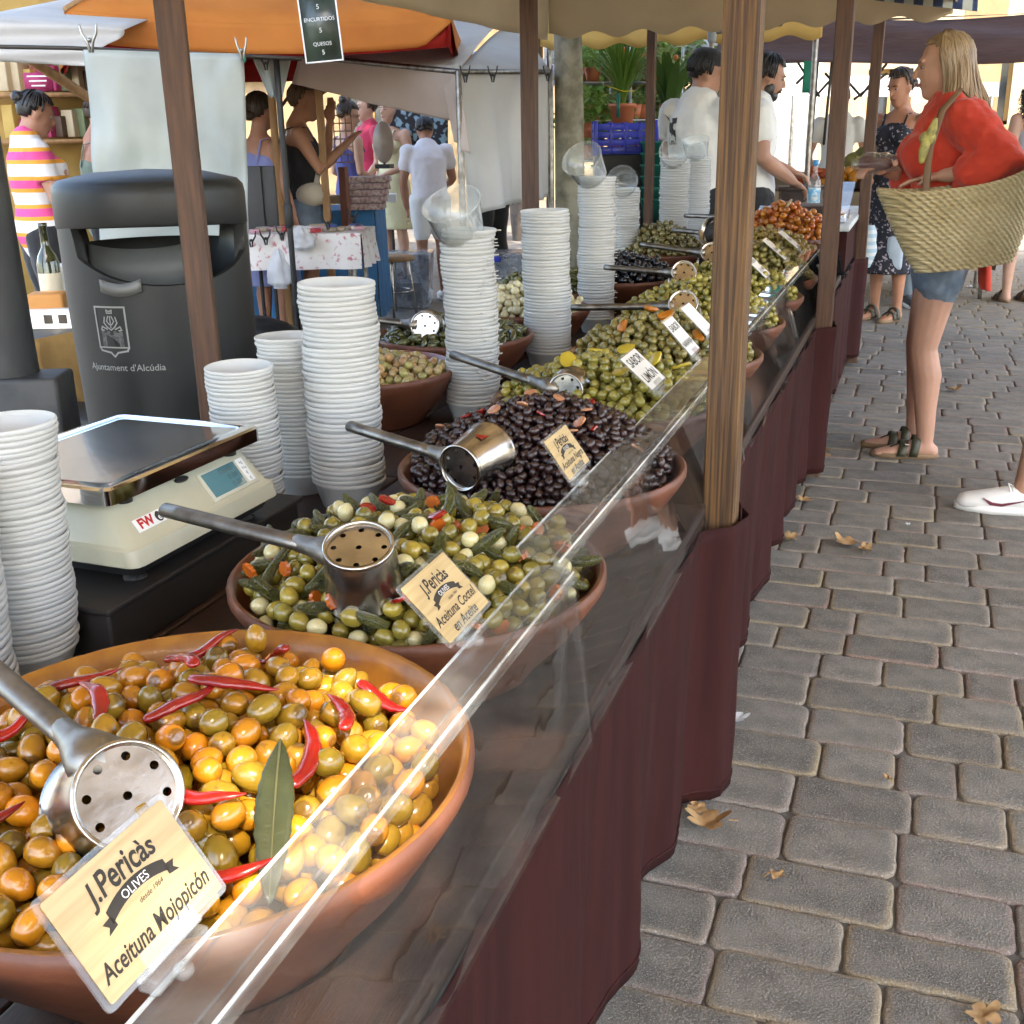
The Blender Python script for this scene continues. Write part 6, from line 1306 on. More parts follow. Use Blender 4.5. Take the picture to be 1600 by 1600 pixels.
# ------------------------------------------------------------------ buildings
M_wall = mat('sunlit_plaster', (0.44, 0.35, 0.235), .9, col2=(0.33, 0.25, 0.155), scale=.6, bump=.3, bscale=8, bdist=.03)
M_stone = mat('sandstone', (0.34, 0.24, 0.13), .9, col2=(0.24, 0.16, 0.085), scale=1.4, detail=6, bump=.5, bscale=6, bdist=.03)
M_shut = mat('wooden_shutter', (0.42, 0.26, 0.09), .7); M_pane = mat('window_pane', (0.05, 0.06, 0.07), .1, coat=.5)
def house(name, label, x0, x1, y, h, m, wins, depth=6, rz=0.0, doors=()):
    """front wall facing -y built of courses between real openings"""
    t = thing(name, label, 'building', ((x0 + x1) / 2, y, 0), rz); W = x1 - x0
    xs = sorted({-W / 2, W / 2} | {w[0] for w in wins} | {w[1] for w in wins}); zs_ = sorted({0, h} | {w[2] for w in wins} | {w[3] for w in wins}); o = MB()
    for a, b in zip(xs[:-1], xs[1:]):
        for c, d in zip(zs_[:-1], zs_[1:]):
            if any(a >= w[0] - 1e-6 and b <= w[1] + 1e-6 and c >= w[2] - 1e-6 and d <= w[3] + 1e-6 for w in wins): continue
            o.add([(a, 0, c), (b, 0, c), (b, 0, d), (a, 0, d)], [(0, 1, 2, 3)])
    for w in wins: o.add([(w[0], 0, w[2]), (w[1], 0, w[2]), (w[1], 0, w[3]), (w[0], 0, w[3]), (w[0], .25, w[2]), (w[1], .25, w[2]), (w[1], .25, w[3]), (w[0], .25, w[3])], [(0, 4, 5, 1), (1, 5, 6, 2), (2, 6, 7, 3), (3, 7, 4, 0)])
    o.add([(-W / 2, 0, 0), (-W / 2, depth, 0), (-W / 2, depth, h), (-W / 2, 0, h), (W / 2, 0, 0), (W / 2, depth, 0), (W / 2, depth, h), (W / 2, 0, h)], [(1, 0, 3, 2), (4, 5, 6, 7), (5, 1, 2, 6)]); o.build('wall', m, t, smooth=False)
    MB().box((0, depth / 2 - .2, h + .1), (W + .6, depth + .9, .2)).build('roof', M_stone, t, smooth=False)
    for w in wins:
        a, b, c, d = w[:4]; f = MB(); 
        for cc, ss in ((((a + b) / 2, .2, c + .03), (b - a, .05, .06)), (((a + b) / 2, .2, d - .03), (b - a, .05, .06)), ((a + .03, .2, (c + d) / 2), (.06, .05, d - c)), ((b - .03, .2, (c + d) / 2), (.06, .05, d - c)), (((a + b) / 2, .2, (c + d) / 2), (.05, .05, d - c))): f.box(cc, ss)
        wo = f.build('window', M_shut, t, smooth=False); MB().add([(a, .23, c), (b, .23, c), (b, .23, d), (a, .23, d)], [(0, 1, 2, 3)]).build('pane', M_pane, wo, smooth=False)
        MB().box(((a + b) / 2, -.04, c - .05), (b - a + .2, .16, .08)).build('sill', M_stone, wo, smooth=False)
        if len(w) > 4:
            for q in (-1, 1):
                cx = a - (b - a) * .27 if q < 0 else b + (b - a) * .27; s_ = MB().box((cx, -.03, (c + d) / 2), ((b - a) * .5, .05, d - c)).build('shutter', M_shut, wo, smooth=False)
    return t
p = at(785, 60, 24); house('town_house', 'cream plastered house with shuttered windows behind the white tent', p.x - 9, p.x + 4.5, p.y, 9, M_wall, [(2.4, 3.1, 2.6, 4.2, 1), (-1.2, -.4, 2.4, 4.0, 1), (-4.5, -3.7, 2.4, 4.0, 1), (-4.6, -3.6, .0, 2.1), (2.2, 3.2, 5.2, 6.6, 1)])
house('stone_house', 'sandstone house beyond the brown awning with pale lit walls', -1.8, 11.5, 20.5, 10, M_wall, [(-4.6, -3.7, 1.3, 2.5), (-2.2, -1.4, 1.3, 2.4), (-5.9, -5.2, 1.4, 2.2), (.6, 1.6, .3, 2.4)])
house('sandstone_house', 'ochre stone house at the left end of the square', -19, -7.5, 19, 8, M_stone, [(-3, -2, 2.4, 4, 1), (1, 2, 2.4, 4, 1), (3.2, 4.3, 0, 2.2)])
sp2 = MB(); c = at(1532, 100, 16.5); sp2.box((0, 0, 1.4), (.5, .3, 2.8)); so_ = sp2.build('stone_pillar', M_stone, None, smooth=False, loc=(c.x, c.y, 0)); tag(so_, 'ochre stone pillar behind the black-haired woman', 'pillar')
wt2 = thing('white_far_tent', 'white tent roof beyond the crossed bars', 'tent'); 
MB().grid(lambda u, v: at(lerp(1235, 1560, u), lerp(150, 118, v), 15 + v * 2), 10, 6, thick=.01).build('roof_sheet', M_tarp, wt2)
for px in (1240, 1400, 1550): q = at(px, 150, 15); MB().tube([(q.x, q.y, 0), q], .02, 6).build('pole', M_steel_d, wt2)
wt3 = thing('white_rack_tent', 'white tent roof above the plant racks', 'tent')
MB().grid(lambda u, v: at(lerp(850, 1130, u), lerp(78, 40, v), 10.5 + v), 10, 6, thick=.01).build('roof_sheet', M_tarp, wt3); MB().grid(lambda u, v: at(lerp(850, 1130, u), lerp(78, 100, v), 10.5), 20, 4, thick=.006).build('valance', M_tarp, wt3)
for px in (855, 1125): q = at(px, 90, 10.5); MB().tube([(q.x, q.y, 0), q], .02, 6).build('pole', M_steel_d, wt3)
gp = thing('grey_parasol', 'small lilac grey parasol top above the white tent', 'parasol'); q = at(765, 84, 12); MB().lathe([(1.1, -.28), (.55, -.06), (.12, .03), (0, .05)], 10, c=q, cap=False).build('canopy', mat('lilac_grey', (0.42, 0.4, 0.48), .8, transl=.3), gp); MB().tube([(q.x, q.y, 0), q], .02, 8).build('pole', M_steel_d, gp)
# ------------------------------------------------------------------ leaves and scraps on the paving
def dry_leaf(px, py, size, label, seed, m=M_leafdry, name='dry_leaf'):
    v = Vector((px - 800, py - 800, 1735.0)); w_ = Vector(RX) * v.x + Vector(RY) * v.y + Vector(RZ) * v.z; k = -1.36 / w_.z; c = Vector((0, 0, 1.36)) + w_ * k
    rs = random.Random(seed); o = MB(); n = 40; RN_ = 5; vs = [(0, 0, .006)]; fs = []; ph = rs.uniform(0, 6); cu = rs.uniform(.5, 1.5)
    for q in range(1, RN_ + 1):
        for k in range(n):
            a = 2 * math.pi * k / n; lob = .55 + .45 * abs(math.cos(a * 2.5)) ** .8 + .06 * nz3(math.cos(a) * 6 + seed, math.sin(a) * 6); r_ = size * lob * q / RN_
            x_, y_ = r_ * math.cos(a), r_ * .7 * math.sin(a); vs.append((x_, y_, .004 + .35 * cu * (x_ * x_ + .3 * y_ * y_) / size + .006 * nz3(x_ / size * 2.2 + seed, y_ / size * 2.2) + .004))
    fs += [(0, 1 + k, 1 + (k + 1) % n) for k in range(n)]
    for q in range(RN_ - 1): fs += [(1 + q * n + k, 1 + (q + 1) * n + k, 1 + (q + 1) * n + (k + 1) % n, 1 + q * n + (k + 1) % n) for k in range(n)]
    o.add(vs, fs)
    if m is M_leafdry: o.tube([(size * .9, 0, .01), (size * 1.3, size * .1, .004)], [.0015, .001], 5)
    b = o.build(name, m, None, smooth=True, loc=(c.x, c.y, .003), rz=rs.uniform(0, 6)); tag(b, label, 'leaf' if m is M_leafdry else 'litter')
for i, (px, py, s_, lab) in enumerate(((1325, 853, .055, 'curled tan leaf in the middle of the aisle'), (1352, 862, .035, 'small tan leaf touching the curled leaf in the aisle'), (1105, 1290, .05, 'tan leaf under the nearest skirt hem'), (1090, 1270, .03, 'broken brown leaf against the nearest skirt hem'), (1258, 785, .04, 'tan leaf at the skirt before the second post'), (1235, 846, .04, 'tan leaf by the middle skirt'), (1287, 708, .045, 'tan leaf beside the wrapped second post'), (1288, 716, .03, 'smaller leaf beside the wrapped second post'), (1490, 612, .05, 'reddish leaf behind the sandals'), (1535, 1595, .035, 'leaf cut by the bottom edge'), (1212, 1374, .018, 'tiny leaf scrap on the near paving'), (1387, 1222, .012, 'tiniest leaf scrap in the near paving centre'))): dry_leaf(px, py, s_, lab, i)
M_tissue = mat('tissue', (0.7, 0.72, 0.74), .8)
dry_leaf(1149, 1128, .035, 'crumpled white tissue at the skirt corner', 40, M_tissue, 'tissue'); dry_leaf(1418, 823, .012, 'small white scrap in the aisle', 41, M_tissue, 'paper_scrap'); dry_leaf(1517, 450, .05, 'white scrap near the far feet', 42, M_tissue, 'paper_scrap'); dry_leaf(1407, 585, .025, 'white scrap before the sandals', 43, M_tissue, 'paper_scrap')
# ------------------------------------------------------------------ people
SKIN = {}
def skin(name, c):
    if name not in SKIN: SKIN[name] = mat('skin_' + name, c, .5, col2=tuple(x * .86 for x in c), scale=9, sss=.12, bump=.08, bscale=90, spec=.4)
    return SKIN[name]
def cloth(name, c, c2=None, **k):
    if name in MATS: return MATS[name]
    return mat(name, c, .85, col2=c2, scale=k.pop('scale', 5), bump=k.pop('bump', .35), bscale=k.pop('bscale', 14), bdist=.02, sheen=.2, **k)
def stripes(name, cols, width=.045, base=(.75, .75, .75)):
    m = mat(name, base, .85, bump=.3, bscale=14, bdist=.02); N = m.node_tree.nodes; L = m.node_tree.links; b = N['Principled BSDF']
    tc = N.new('ShaderNodeTexCoord'); sp = N.new('ShaderNodeSeparateXYZ'); L.new(tc.outputs['Object'], sp.inputs[0])
    mo = N.new('ShaderNodeMath'); mo.operation = 'FRACT'; mu = N.new('ShaderNodeMath'); mu.operation = 'MULTIPLY'; mu.inputs[1].default_value = 1 / (width * len(cols)); L.new(sp.outputs['Z'], mu.inputs[0]); L.new(mu.outputs[0], mo.inputs[0])
    r = N.new('ShaderNodeValToRGB'); r.color_ramp.interpolation = 'CONSTANT'; e = r.color_ramp.elements; e[0].position = 0; e[0].color = _c(cols[0]); e[1].position = 1 / len(cols); e[1].color = _c(cols[1])
    for i, c in enumerate(cols[2:]): x = e.new((i + 2) / len(cols)); x.color = _c(c)
    L.new(mo.outputs[0], r.inputs[0]); L.new(r.outputs[0], b.inputs['Base Color']); return m
M_eyew = mat('eye_white', (0.38, 0.35, 0.33), .2); M_eyed = mat('eye_dark', (0.03, 0.02, 0.015), .1)
M_lip = mat('lips', (0.36, 0.12, 0.1), .4)
TEX = bpy.data.textures.new('folds', 'CLOUDS'); TEX.noise_scale = .09; TEX.noise_depth = 2
DEF = dict(pelvis=(0, 0, .93), waist=(0, .0, 1.07), chest=(0, .0, 1.27), neck=(0, -.015, 1.43), head=(0, .015, 1.575),
    hipL=(-.088, 0, .9), kneeL=(-.09, .015, .49), ankL=(-.09, -.02, .085), hipR=(.088, 0, .9), kneeR=(.09, .015, .49), ankR=(.09, -.02, .085),
    shL=(-.165, -.01, 1.375), elL=(-.215, -.03, 1.10), wrL=(-.215, .05, .86), shR=(.165, -.01, 1.375), elR=(.215, -.03, 1.10), wrR=(.215, .05, .86))
def finish(o, vox, it=2, fac=.5, fold=0.0):
    r = o.modifiers.new('skin', 'REMESH'); r.mode = 'VOXEL'; r.voxel_size = vox; r.use_smooth_shade = True
    s = o.modifiers.new('soft', 'SMOOTH'); s.factor = fac; s.iterations = it
    if fold:
        d = o.modifiers.new('folds', 'DISPLACE'); d.texture = TEX; d.strength = fold; d.mid_level = .5; d.texture_coords = 'LOCAL'
    return o
def person(label, loc, rz, h=1.7, J=None, top=None, bottom=None, hair=None, skin_c=(0.5, 0.27, 0.18), sname='fair', face=(0, 1, 0), vox=.012, female=True,
           sleeve=.4, bottom_kind='shorts', leg_len=.4, shoes=None, cat='person', build=1.0, tank=False, shirt_hem=.88, hands='relaxed', face_detail=True, foot_dir=None, fold=.016, bust=0.0, skirt_w=.2, feet=True, loose=0.0):
    t = thing('person', label, cat, loc, rz, None); s = h / 1.70
    Q = {k: Vector(v) for k, v in DEF.items()}
    for k, v in (J or {}).items(): Q[k] = Vector(v)
    for k in Q: Q[k] = Q[k] * s
    w = s * build; sk = skin(sname, skin_c)
    B = MB()
    sx = (Q['shR'] - Q['shL']).normalized()
    shw = (Q['shR'] - Q['shL']).length / 2
    hipw = .165 if female else .155; waw = .125 if female else .142; chw = .145 if female else .162
    spine = [(Q['pelvis'] - (Q['waist'] - Q['pelvis']).normalized() * .075 * s, (.13 * w, .1 * w)), (Q['pelvis'], (hipw * w, .118 * w)), (Q['pelvis'].lerp(Q['waist'], .55), ((hipw * .45 + waw * .55) * w, .11 * w)), (Q['waist'], (waw * w, .098 * w)),
             (Q['waist'].lerp(Q['chest'], .5), ((waw + chw) / 2 * w, .105 * w)), (Q['chest'], (chw * w, .112 * w)), (Q['chest'].lerp(Q['neck'], .5), (min(shw, .15 * w), .095 * w)), (Q['chest'].lerp(Q['neck'], .85), (.105 * w, .07 * w)), (Q['neck'], (.06 * w, .058 * w))]
    fwd = sx.cross((Q['neck'] - Q['pelvis']).normalized()) * -1
    fwd = (Q['neck'] - Q['pelvis']).normalized().cross(sx).normalized()
    def torso(o, a=0, b=9, inf=0.0):
        pts = [p for p, r in spine[a:b]]; rr = [(r[1] + inf, r[0] + inf) for p, r in spine[a:b]]
        o.tube(pts, [(q[1], q[0]) for q in rr], 20, up=tuple(fwd))
    # tube() with up=fwd gives x axis = fwd x tangent = sideways
    torso(B)
    if bust and not tank: pass
    if bust:
        for q in (-1, 1): B.ell(Q['chest'] + fwd * (.085 * w) + sx * (q * .07 * w) - (Q['neck'] - Q['chest']).normalized() * .015, (.062 * w * bust,) * 3)
    def arm(o, sd, inf=0.0, upto=2.0, start=0.0):
        a, e, wr = Q['sh' + sd], Q['el' + sd], Q['wr' + sd]
        pts = [a, a.lerp(e, .25), a.lerp(e, .6), e, e.lerp(wr, .3), e.lerp(wr, .7), wr]; rr = [.054, .052, .044, .038, .04, .033, .026]
        ts = [0, .25, .6, 1, 1.3, 1.7, 2.0]
        P2 = []; R2 = []
        for i, tt in enumerate(ts):
            if tt <= upto + 1e-6: P2.append(pts[i]); R2.append(rr[i] * w * (.93 if female else 1.08) + inf)
            else:
                f = (upto - ts[i - 1]) / (tt - ts[i - 1]); P2.append(pts[i - 1].lerp(pts[i], f)); R2.append(lerp(rr[i - 1], rr[i], f) * w * (.93 if female else 1.08) + inf); break
        o.tube(P2, R2, 12)
    def leg(o, sd, inf=0.0, upto=2.0):
        a, k, n = Q['hip' + sd], Q['knee' + sd], Q['ank' + sd]; back = -fwd
        pts = [a + Vector((0, 0, .02 * s)), a.lerp(k, .3), a.lerp(k, .7), k, k.lerp(n, .3) + back * .012 * s, k.lerp(n, .65) + back * .004, n]; rr = [.092, .086, .066, .053, .056, .042, .033]; ts = [0, .3, .7, 1, 1.3, 1.65, 2]
        P2 = []; R2 = []
        for i, tt in enumerate(ts):
            if tt <= upto + 1e-6: P2.append(pts[i]); R2.append(rr[i] * w + inf)
            else:
                f = (upto - ts[i - 1]) / (tt - ts[i - 1]); P2.append(pts[i - 1].lerp(pts[i], f)); R2.append(lerp(rr[i - 1], rr[i], f) * w + inf); break
        o.tube(P2, R2, 14)
    for sd in 'LR':
        arm(B, sd); leg(B, sd)
        # hand
        wr = Q['wr' + sd]; d = (wr - Q['el' + sd]).normalized(); side = d.cross(Vector((0, 0, 1)));
        if side.length < .2: side = sx.copy()
        side.normalize(); sg = -1 if sd == 'L' else 1
        hd = hands if isinstance(hands, str) else hands.get(sd, 'relaxed')
        nrm = side.cross(d).normalized()
        if abs(d.z) > .6: side = fwd - d * fwd.dot(d); side.normalize(); nrm = side.cross(d).normalized()
        pc = wr + d * .045 * s; M3 = Matrix((side, d, nrm)).transposed()
        B.ell(pc, (.04 * s, .05 * s, .018 * s), M=M3)
        curl = {'relaxed': .35, 'grip': 1.1, 'flat': .1}[hd]; cs = -1 if nrm.z > 0 else 1
        for f in range(4):
            b = pc + d * .042 * s + side * ((f - 1.5) * .0195 * s); L = (.075, .083, .078, .06)[f] * s; dd = d.copy(); pts = [b]; 
            for seg_ in range(3):
                a = curl * (.35 + .55 * seg_); v = (d * math.cos(a) + nrm * cs * math.sin(a)); b = b + v * L * (.45, .32, .23)[seg_]; pts.append(b)
            B.tube(pts, [.0092 * s, .0088 * s, .008 * s, .0068 * s], 8)
        th = pc - side * (.03 * s) * (1 if sd == 'R' else 1) - d * .02 * s
        B.tube([th, th - side * .022 * s + d * .028 * s + nrm * cs * .01 * s, th - side * .02 * s + d * .056 * s + nrm * cs * .022 * s], [.012 * s, .0105 * s, .008 * s], 8)
        # foot
        n = Q['ank' + sd]; fd = Vector(foot_dir).normalized() if foot_dir else (Vector((fwd.x, fwd.y, 0)).normalized() if Vector((fwd.x, fwd.y, 0)).length > .2 else Vector((0, 1, 0)))
        base = Vector((n.x, n.y, n.z - .085 * s)); st = fd.cross(Vector((0, 0, 1)))
        if feet:
            B.tube([base - fd * .035 * s + Vector((0, 0, .032 * s)), base + fd * .02 * s + Vector((0, 0, .045 * s)), base + fd * .09 * s + Vector((0, 0, .034 * s)), base + fd * .15 * s + Vector((0, 0, .022 * s)), base + fd * .185 * s + Vector((0, 0, .018 * s))], [(.03 * s, .03 * s), (.036 * s, .042 * s), (.042 * s, .03 * s), (.045 * s, .02 * s), (.036 * s, .014 * s)], 12, up=(0, 0, 1))
            B.tube([n, base + Vector((0, 0, .05 * s))], [.034 * s, .036 * s], 10)
            for k in range(5): q0 = base + st * ((k - 2) * .0155 * s) + fd * ((.178 - .012 * abs(k - (1 if sd == 'L' else 3))) * s); B.tube([q0 + Vector((0, 0, .024 * s)), q0 + fd * .018 * s + Vector((0, 0, .02 * s)), q0 + fd * .03 * s + Vector((0, 0, .017 * s))], [.009 * s, .009 * s, .0075 * s], 6)
        if shoes:
            kind, m = shoes
            if kind == 'sandal':
                so = MB(); poly = []
                for k in range(20):
                    a = 2 * math.pi * k / 20; u = math.cos(a); poly.append((( .052 if u > 0 else .042) * s * math.sin(a), (.08 + .14 * u) * s))
                F = Matrix((st, fd, Vector((0, 0, 1)))).transposed(); sob = so.prism(poly, .001, .024 * s, M=F, c=base).build('sandal_sole', mat('cork_' + label[:6], (0.25, 0.16, 0.09), .8) if ('cork_' + label[:6]) not in MATS else MATS['cork_' + label[:6]], t)
                stp = MB()
                for (y0, hh, ww) in ((.085, .075, .052), (.035, .1, .05)):
                    stp.grid(lambda u, v, y0=y0, hh=hh, ww=ww: base + fd * (y0 * s - .018 * s + .036 * s * v + (u - .5) ** 2 * .05 * s) + st * (math.cos(math.pi * u) * ww * s) + Vector((0, 0, .014 * s + math.sin(math.pi * u) * (hh - .018) * s)), 12, 2, thick=.003)
                stp.tube([base + fd * .09 * s + Vector((0, 0, .062 * s)), base + fd * .135 * s + Vector((0, 0, .045 * s)) - st * .012 * s, base + fd * .16 * s + Vector((0, 0, .018 * s)) - st * .014 * s], [.007 * s, .006 * s, .004 * s], 8)
                stp.build('sandal_strap', m, t)
                MB().box(base + fd * .075 * s + st * .035 * s * sg * 1 + Vector((0, 0, .062 * s)), (.014, .02, .012), bev=.003).build('buckle', M_steel, t)
            else:
                so = MB(); so.tube([base - fd * .05 * s + Vector((0, 0, .045 * s)), base + fd * .02 * s + Vector((0, 0, .055 * s)), base + fd * .1 * s + Vector((0, 0, .042 * s)), base + fd * .185 * s + Vector((0, 0, .034 * s))], [(.04 * s, .042 * s), (.045 * s, .05 * s), (.05 * s, .042 * s), (.046 * s, .03 * s)], 14, up=(0, 0, 1))
                so.build('shoe', m, t)
                F = Matrix((st, fd, Vector((0, 0, 1)))).transposed()
                MB().prism([((.052 if math.cos(a) > 0 else .046) * s * math.sin(a), (.07 + .155 * math.cos(a)) * s) for a in [2 * math.pi * k / 22 for k in range(22)]], .001, .03 * s, M=F, c=base).build('shoe_sole', M_white, t)
    # head
    hc = Q['head']; f = Vector(face).normalized(); up = Vector((0, 0, 1)); up = (up - f * up.dot(f)).normalized(); sd_ = f.cross(up); HM = Matrix((sd_, f, up)).transposed()
    pt = lambda x, y, z: hc + HM @ (Vector((x, y, z)) * s)
    B.tube([Q['neck'] - (hc - Q['neck']).normalized() * .03 * s, Q['neck'].lerp(hc, .35), hc - up * .03 * s], [.062 * w, .052 * w, .055 * w], 14)
    B.ell(pt(0, -.012, .03), (.074 * s, .094 * s, .09 * s), M=HM)          # cranium
    B.ell(pt(0, .018, -.02), (.06 * s, .072 * s, .098 * s), M=HM)           # face
    B.ell(pt(0, .048, -.085), (.036 * s, .038 * s, .034 * s), M=HM)         # jaw and chin
    B.tube([pt(0, .085, .02), pt(0, .104, -.012), pt(0, .108, -.024)], [.008 * s, .012 * s, .013 * s], 8)   # nose
    B.ell(pt(0, .083, -.056), (.022 * s, .012 * s, .011 * s), M=HM)          # mouth mass
    B.ell(pt(0, .078, .03), (.05 * s, .015 * s, .014 * s), M=HM)             # brow
    for q in (-1, 1): B.ell(pt(q * .072, -.005, -.005), (.01 * s, .02 * s, .032 * s), M=HM)
    body = B.build('body', sk, t); finish(body, vox, 2, .45)
    if face_detail:
        for q in (-1, 1):
            e = MB().ell(pt(q * .03, .077, .008), (.012 * s, .0075 * s, .006 * s), M=HM).build('eye', M_eyew, t)
            MB().ell(pt(q * .03, .0825, .008), (.0062 * s, .0035 * s, .0058 * s), M=HM).build('iris', M_eyed, e)
            MB().tube([pt(q * .012, .092, .026), pt(q * .03, .09, .032), pt(q * .048, .08, .027)], [.003 * s, .0035 * s, .002 * s], 6).build('eyebrow', hair[1] if hair else M_eyed, t)
        MB().tube([pt(-.022, .085, -.055), pt(0, .096, -.056), pt(.022, .085, -.055)], [.003 * s, .007 * s, .003 * s], 8).build('lips', M_lip, t)
    # hair
    if hair:
        style, hm = hair[0], hair[1]; rg = random.Random(hash(label) % 1000 if False else len(label) * 7)
        cap = MB(); seg, rn = 26, 18; keep = {}; vs = []; fs = []
        low = {'short': .1, 'bun': .0, 'long': -.25, 'curly': -.4, 'tail': .0, 'cap': .02}[style]
        C0 = pt(0, -.012, .03)
        rr = (.0815, .102, .098) if style not in ('curly',) else (.1, .12, .115)
        for i in range(rn + 1):
            a = math.pi * i / rn
            for k in range(seg):
                b = 2 * math.pi * k / seg; d = Vector((math.sin(a) * math.cos(b), math.sin(a) * math.sin(b), math.cos(a)))
                jit = 1 + .035 * nz3(d.x * 9, d.y * 9, d.z * 3 + len(label))
                vs.append(C0 + HM @ Vector((d.x * rr[0] * s * jit, d.y * rr[1] * s * jit, d.z * rr[2] * s * jit)))
                front = d.y; keep[len(vs) - 1] = (d.z > .52 + .0 * front) if front > .45 else (d.z > lerp(-.75 if style in ('short', 'bun', 'tail', 'cap') else -.9, .5, max(0, min(1, (front + .25) / .7))))
        for i in range(rn):
            for k in range(seg):
                q = (i * seg + k, (i + 1) * seg + k, (i + 1) * seg + (k + 1) % seg, i * seg + (k + 1) % seg)
                if all(keep[x] for x in q): fs.append(q)
        cap.add(vs, fs); hc_o = cap.build('hair', hm, t)
        so = hc_o.modifiers.new('thick', 'SOLIDIFY'); so.thickness = .012; so.offset = -1
        st_ = MB(); crown = pt(0, -.02, .13)
        if style in ('long', 'curly', 'tail', 'short', 'bun'):
            N_ = {'long': 330, 'curly': 160, 'tail': 70, 'short': 90, 'bun': 70}[style]
            for i in range(N_):
                az = rg.uniform(-1.85, 1.85) if style == 'long' else rg.uniform(-3.1, 3.1); # 0 = back
                d = Vector((math.sin(az), -math.cos(az), 0)); pts = []
                R0 = rr[0] * 1.02 * s; nd = 6; frontness = max(0, -math.cos(az))
                zend = {'short': -.35, 'bun': -.1, 'tail': -.1, 'long': -.05, 'curly': -.4}[style]
                if d.y > .35: zend = .45
                for k in range(nd + 1):
                    tt = k / nd; zz = lerp(.99, zend, tt); rad_ = math.sqrt(max(0.02, 1 - zz * zz)); j = rg.uniform(.985, 1.045)
                    pts.append(C0 + HM @ Vector((d.x * rad_ * rr[0] * s * j, d.y * rad_ * rr[1] * s * j, zz * rr[2] * s * j)))
                if style == 'long':
                    L = hair[2] * rg.uniform(.8, 1.08) * s; p = pts[-1]; ph = rg.uniform(0, 6)
                    out_ = HM @ d
                    for k in range(1, 9):
                        tt = k / 8; sway = hair[3] if len(hair) > 3 else Vector((0, -.02, 0))
                        p2 = p + Vector((0, 0, -L * tt)) + out_ * ((.012 * math.sin(tt * 2.6) - .012 * tt) * s) + sway * tt + Vector((math.sin(az * 3 + tt * 5) + .5 * math.sin(ph + tt * 7), math.cos(az * 2.3 + tt * 4.2) + .5 * math.cos(ph + tt * 6), 0)) * (.004 + .012 * tt) + out_ * (.03 * tt * tt)
                        pts.append(p2)
                if style == 'curly':
                    L = hair[2] * rg.uniform(.6, 1.0) * s; p = pts[-1]; ph = rg.uniform(0, 6)
                    for k in range(1, 12):
                        tt = k / 11; pts.append(p + Vector((0, 0, -L * tt)) + HM @ d * (.05 * tt) + Vector((math.sin(ph + tt * 26), math.cos(ph + tt * 26), 0)) * .018)
                n_ = len(pts); st_.tube(pts, [max(.0012, .0048 * s * (1 - .6 * (k / n_) ** 2)) for k in range(n_)], 5, cap=False)
            st_.build('hair_strands', hm, t)
        if style == 'bun':
            o = MB(); bc = pt(*hair[2]); 
            for k in range(26):
                a = rg.uniform(0, 6.3); tl = rg.uniform(-1, 1); o.tube([bc + HM @ (Vector((math.cos(a + q * .7) * .036, math.sin(a + q * .7) * .036 * math.cos(tl), math.sin(a + q * .7) * .03 * math.sin(tl))) * s) for q in range(5)], .011 * s, 6)
            o.ell(bc, (.036 * s,) * 3); o.build('bun', hm, hc_o)
        if style == 'tail':
            o = MB(); b0 = pt(0, -.1, .02)
            for k in range(24):
                jx = rg.uniform(-.02, .02); o.tube([b0 + HM @ (Vector((jx, 0, .01)) * s), b0 + HM @ (Vector((jx * 1.5, -.05, -.06)) * s), b0 + HM @ (Vector((jx * 1.2, -.05, -.2)) * s)], [.009 * s, .009 * s, .003 * s], 5)
            o.build('ponytail', hm, hc_o)
    # clothes
    cl = None
    if top:
        o = MB(); inf = .012 + loose
        lo = 0 if shirt_hem < .9 else (1 if shirt_hem < 1.0 else 3)
        torso(o, lo, 8 if not tank else 6, inf)
        if bust:
            for q in (-1, 1): o.ell(Q['chest'] + fwd * (.085 * w) + sx * (q * .068 * w) - (Q['neck'] - Q['chest']).normalized() * .015, (.066 * w * bust,) * 3)
        if sleeve > 0:
            for sd in 'LR': arm(o, sd, inf + (.008 if sleeve < .8 else .014), sleeve)
        cl = o.build('top', top, t); finish(cl, vox, 2, .5, fold)
        if tank:
            for q, sd in ((-1, 'L'), (1, 'R')):
                a = Q['chest'].lerp(Q['neck'], .8) + sx * (q * .085 * w); MB().tube([Q['chest'] + fwd * .12 * w + sx * (q * .075 * w), a + fwd * .07 * w, a + Vector((0, 0, .012)), a - fwd * .07 * w, Q['chest'] - fwd * .115 * w + sx * (q * .07 * w)], [(.009, .004)] * 5, 8).build('strap', top, t)
    if bottom:
        o = MB()
        if bottom_kind in ('shorts', 'trousers'):
            torso(o, 0, 3 if shirt_hem > .9 else 2, .008)
            for sd in 'LR': leg(o, sd, .014 if bottom_kind == 'shorts' else .016, leg_len if bottom_kind == 'shorts' else 1.96)
        else:
            p = Q['pelvis']; zl = leg_len * s; o.tube([p + Vector((0, 0, .1 * s)), p, p.lerp(Vector((p.x, p.y, zl)), .5), Vector((p.x, p.y, zl))], [(.14 * w, .115 * w), (.18 * w, .14 * w), (.19 * w, .17 * w), (skirt_w * w, skirt_w * w)], 24, cap=False, up=tuple(fwd))
        b_ = o.build(bottom_kind if bottom_kind != 'skirt' else 'skirt', bottom, t); finish(b_, vox, 2, .5, fold * .9)
    return t, Q, s
HB = mat('dark_brown_hair', (0.03, 0.018, 0.011), .45, col2=(0.05, 0.03, 0.018), scale=60, stretch=(1, 1, .1)); HK = mat('black_hair', (0.008, 0.007, 0.007), .4, col2=(0.016, 0.013, 0.012), scale=60)
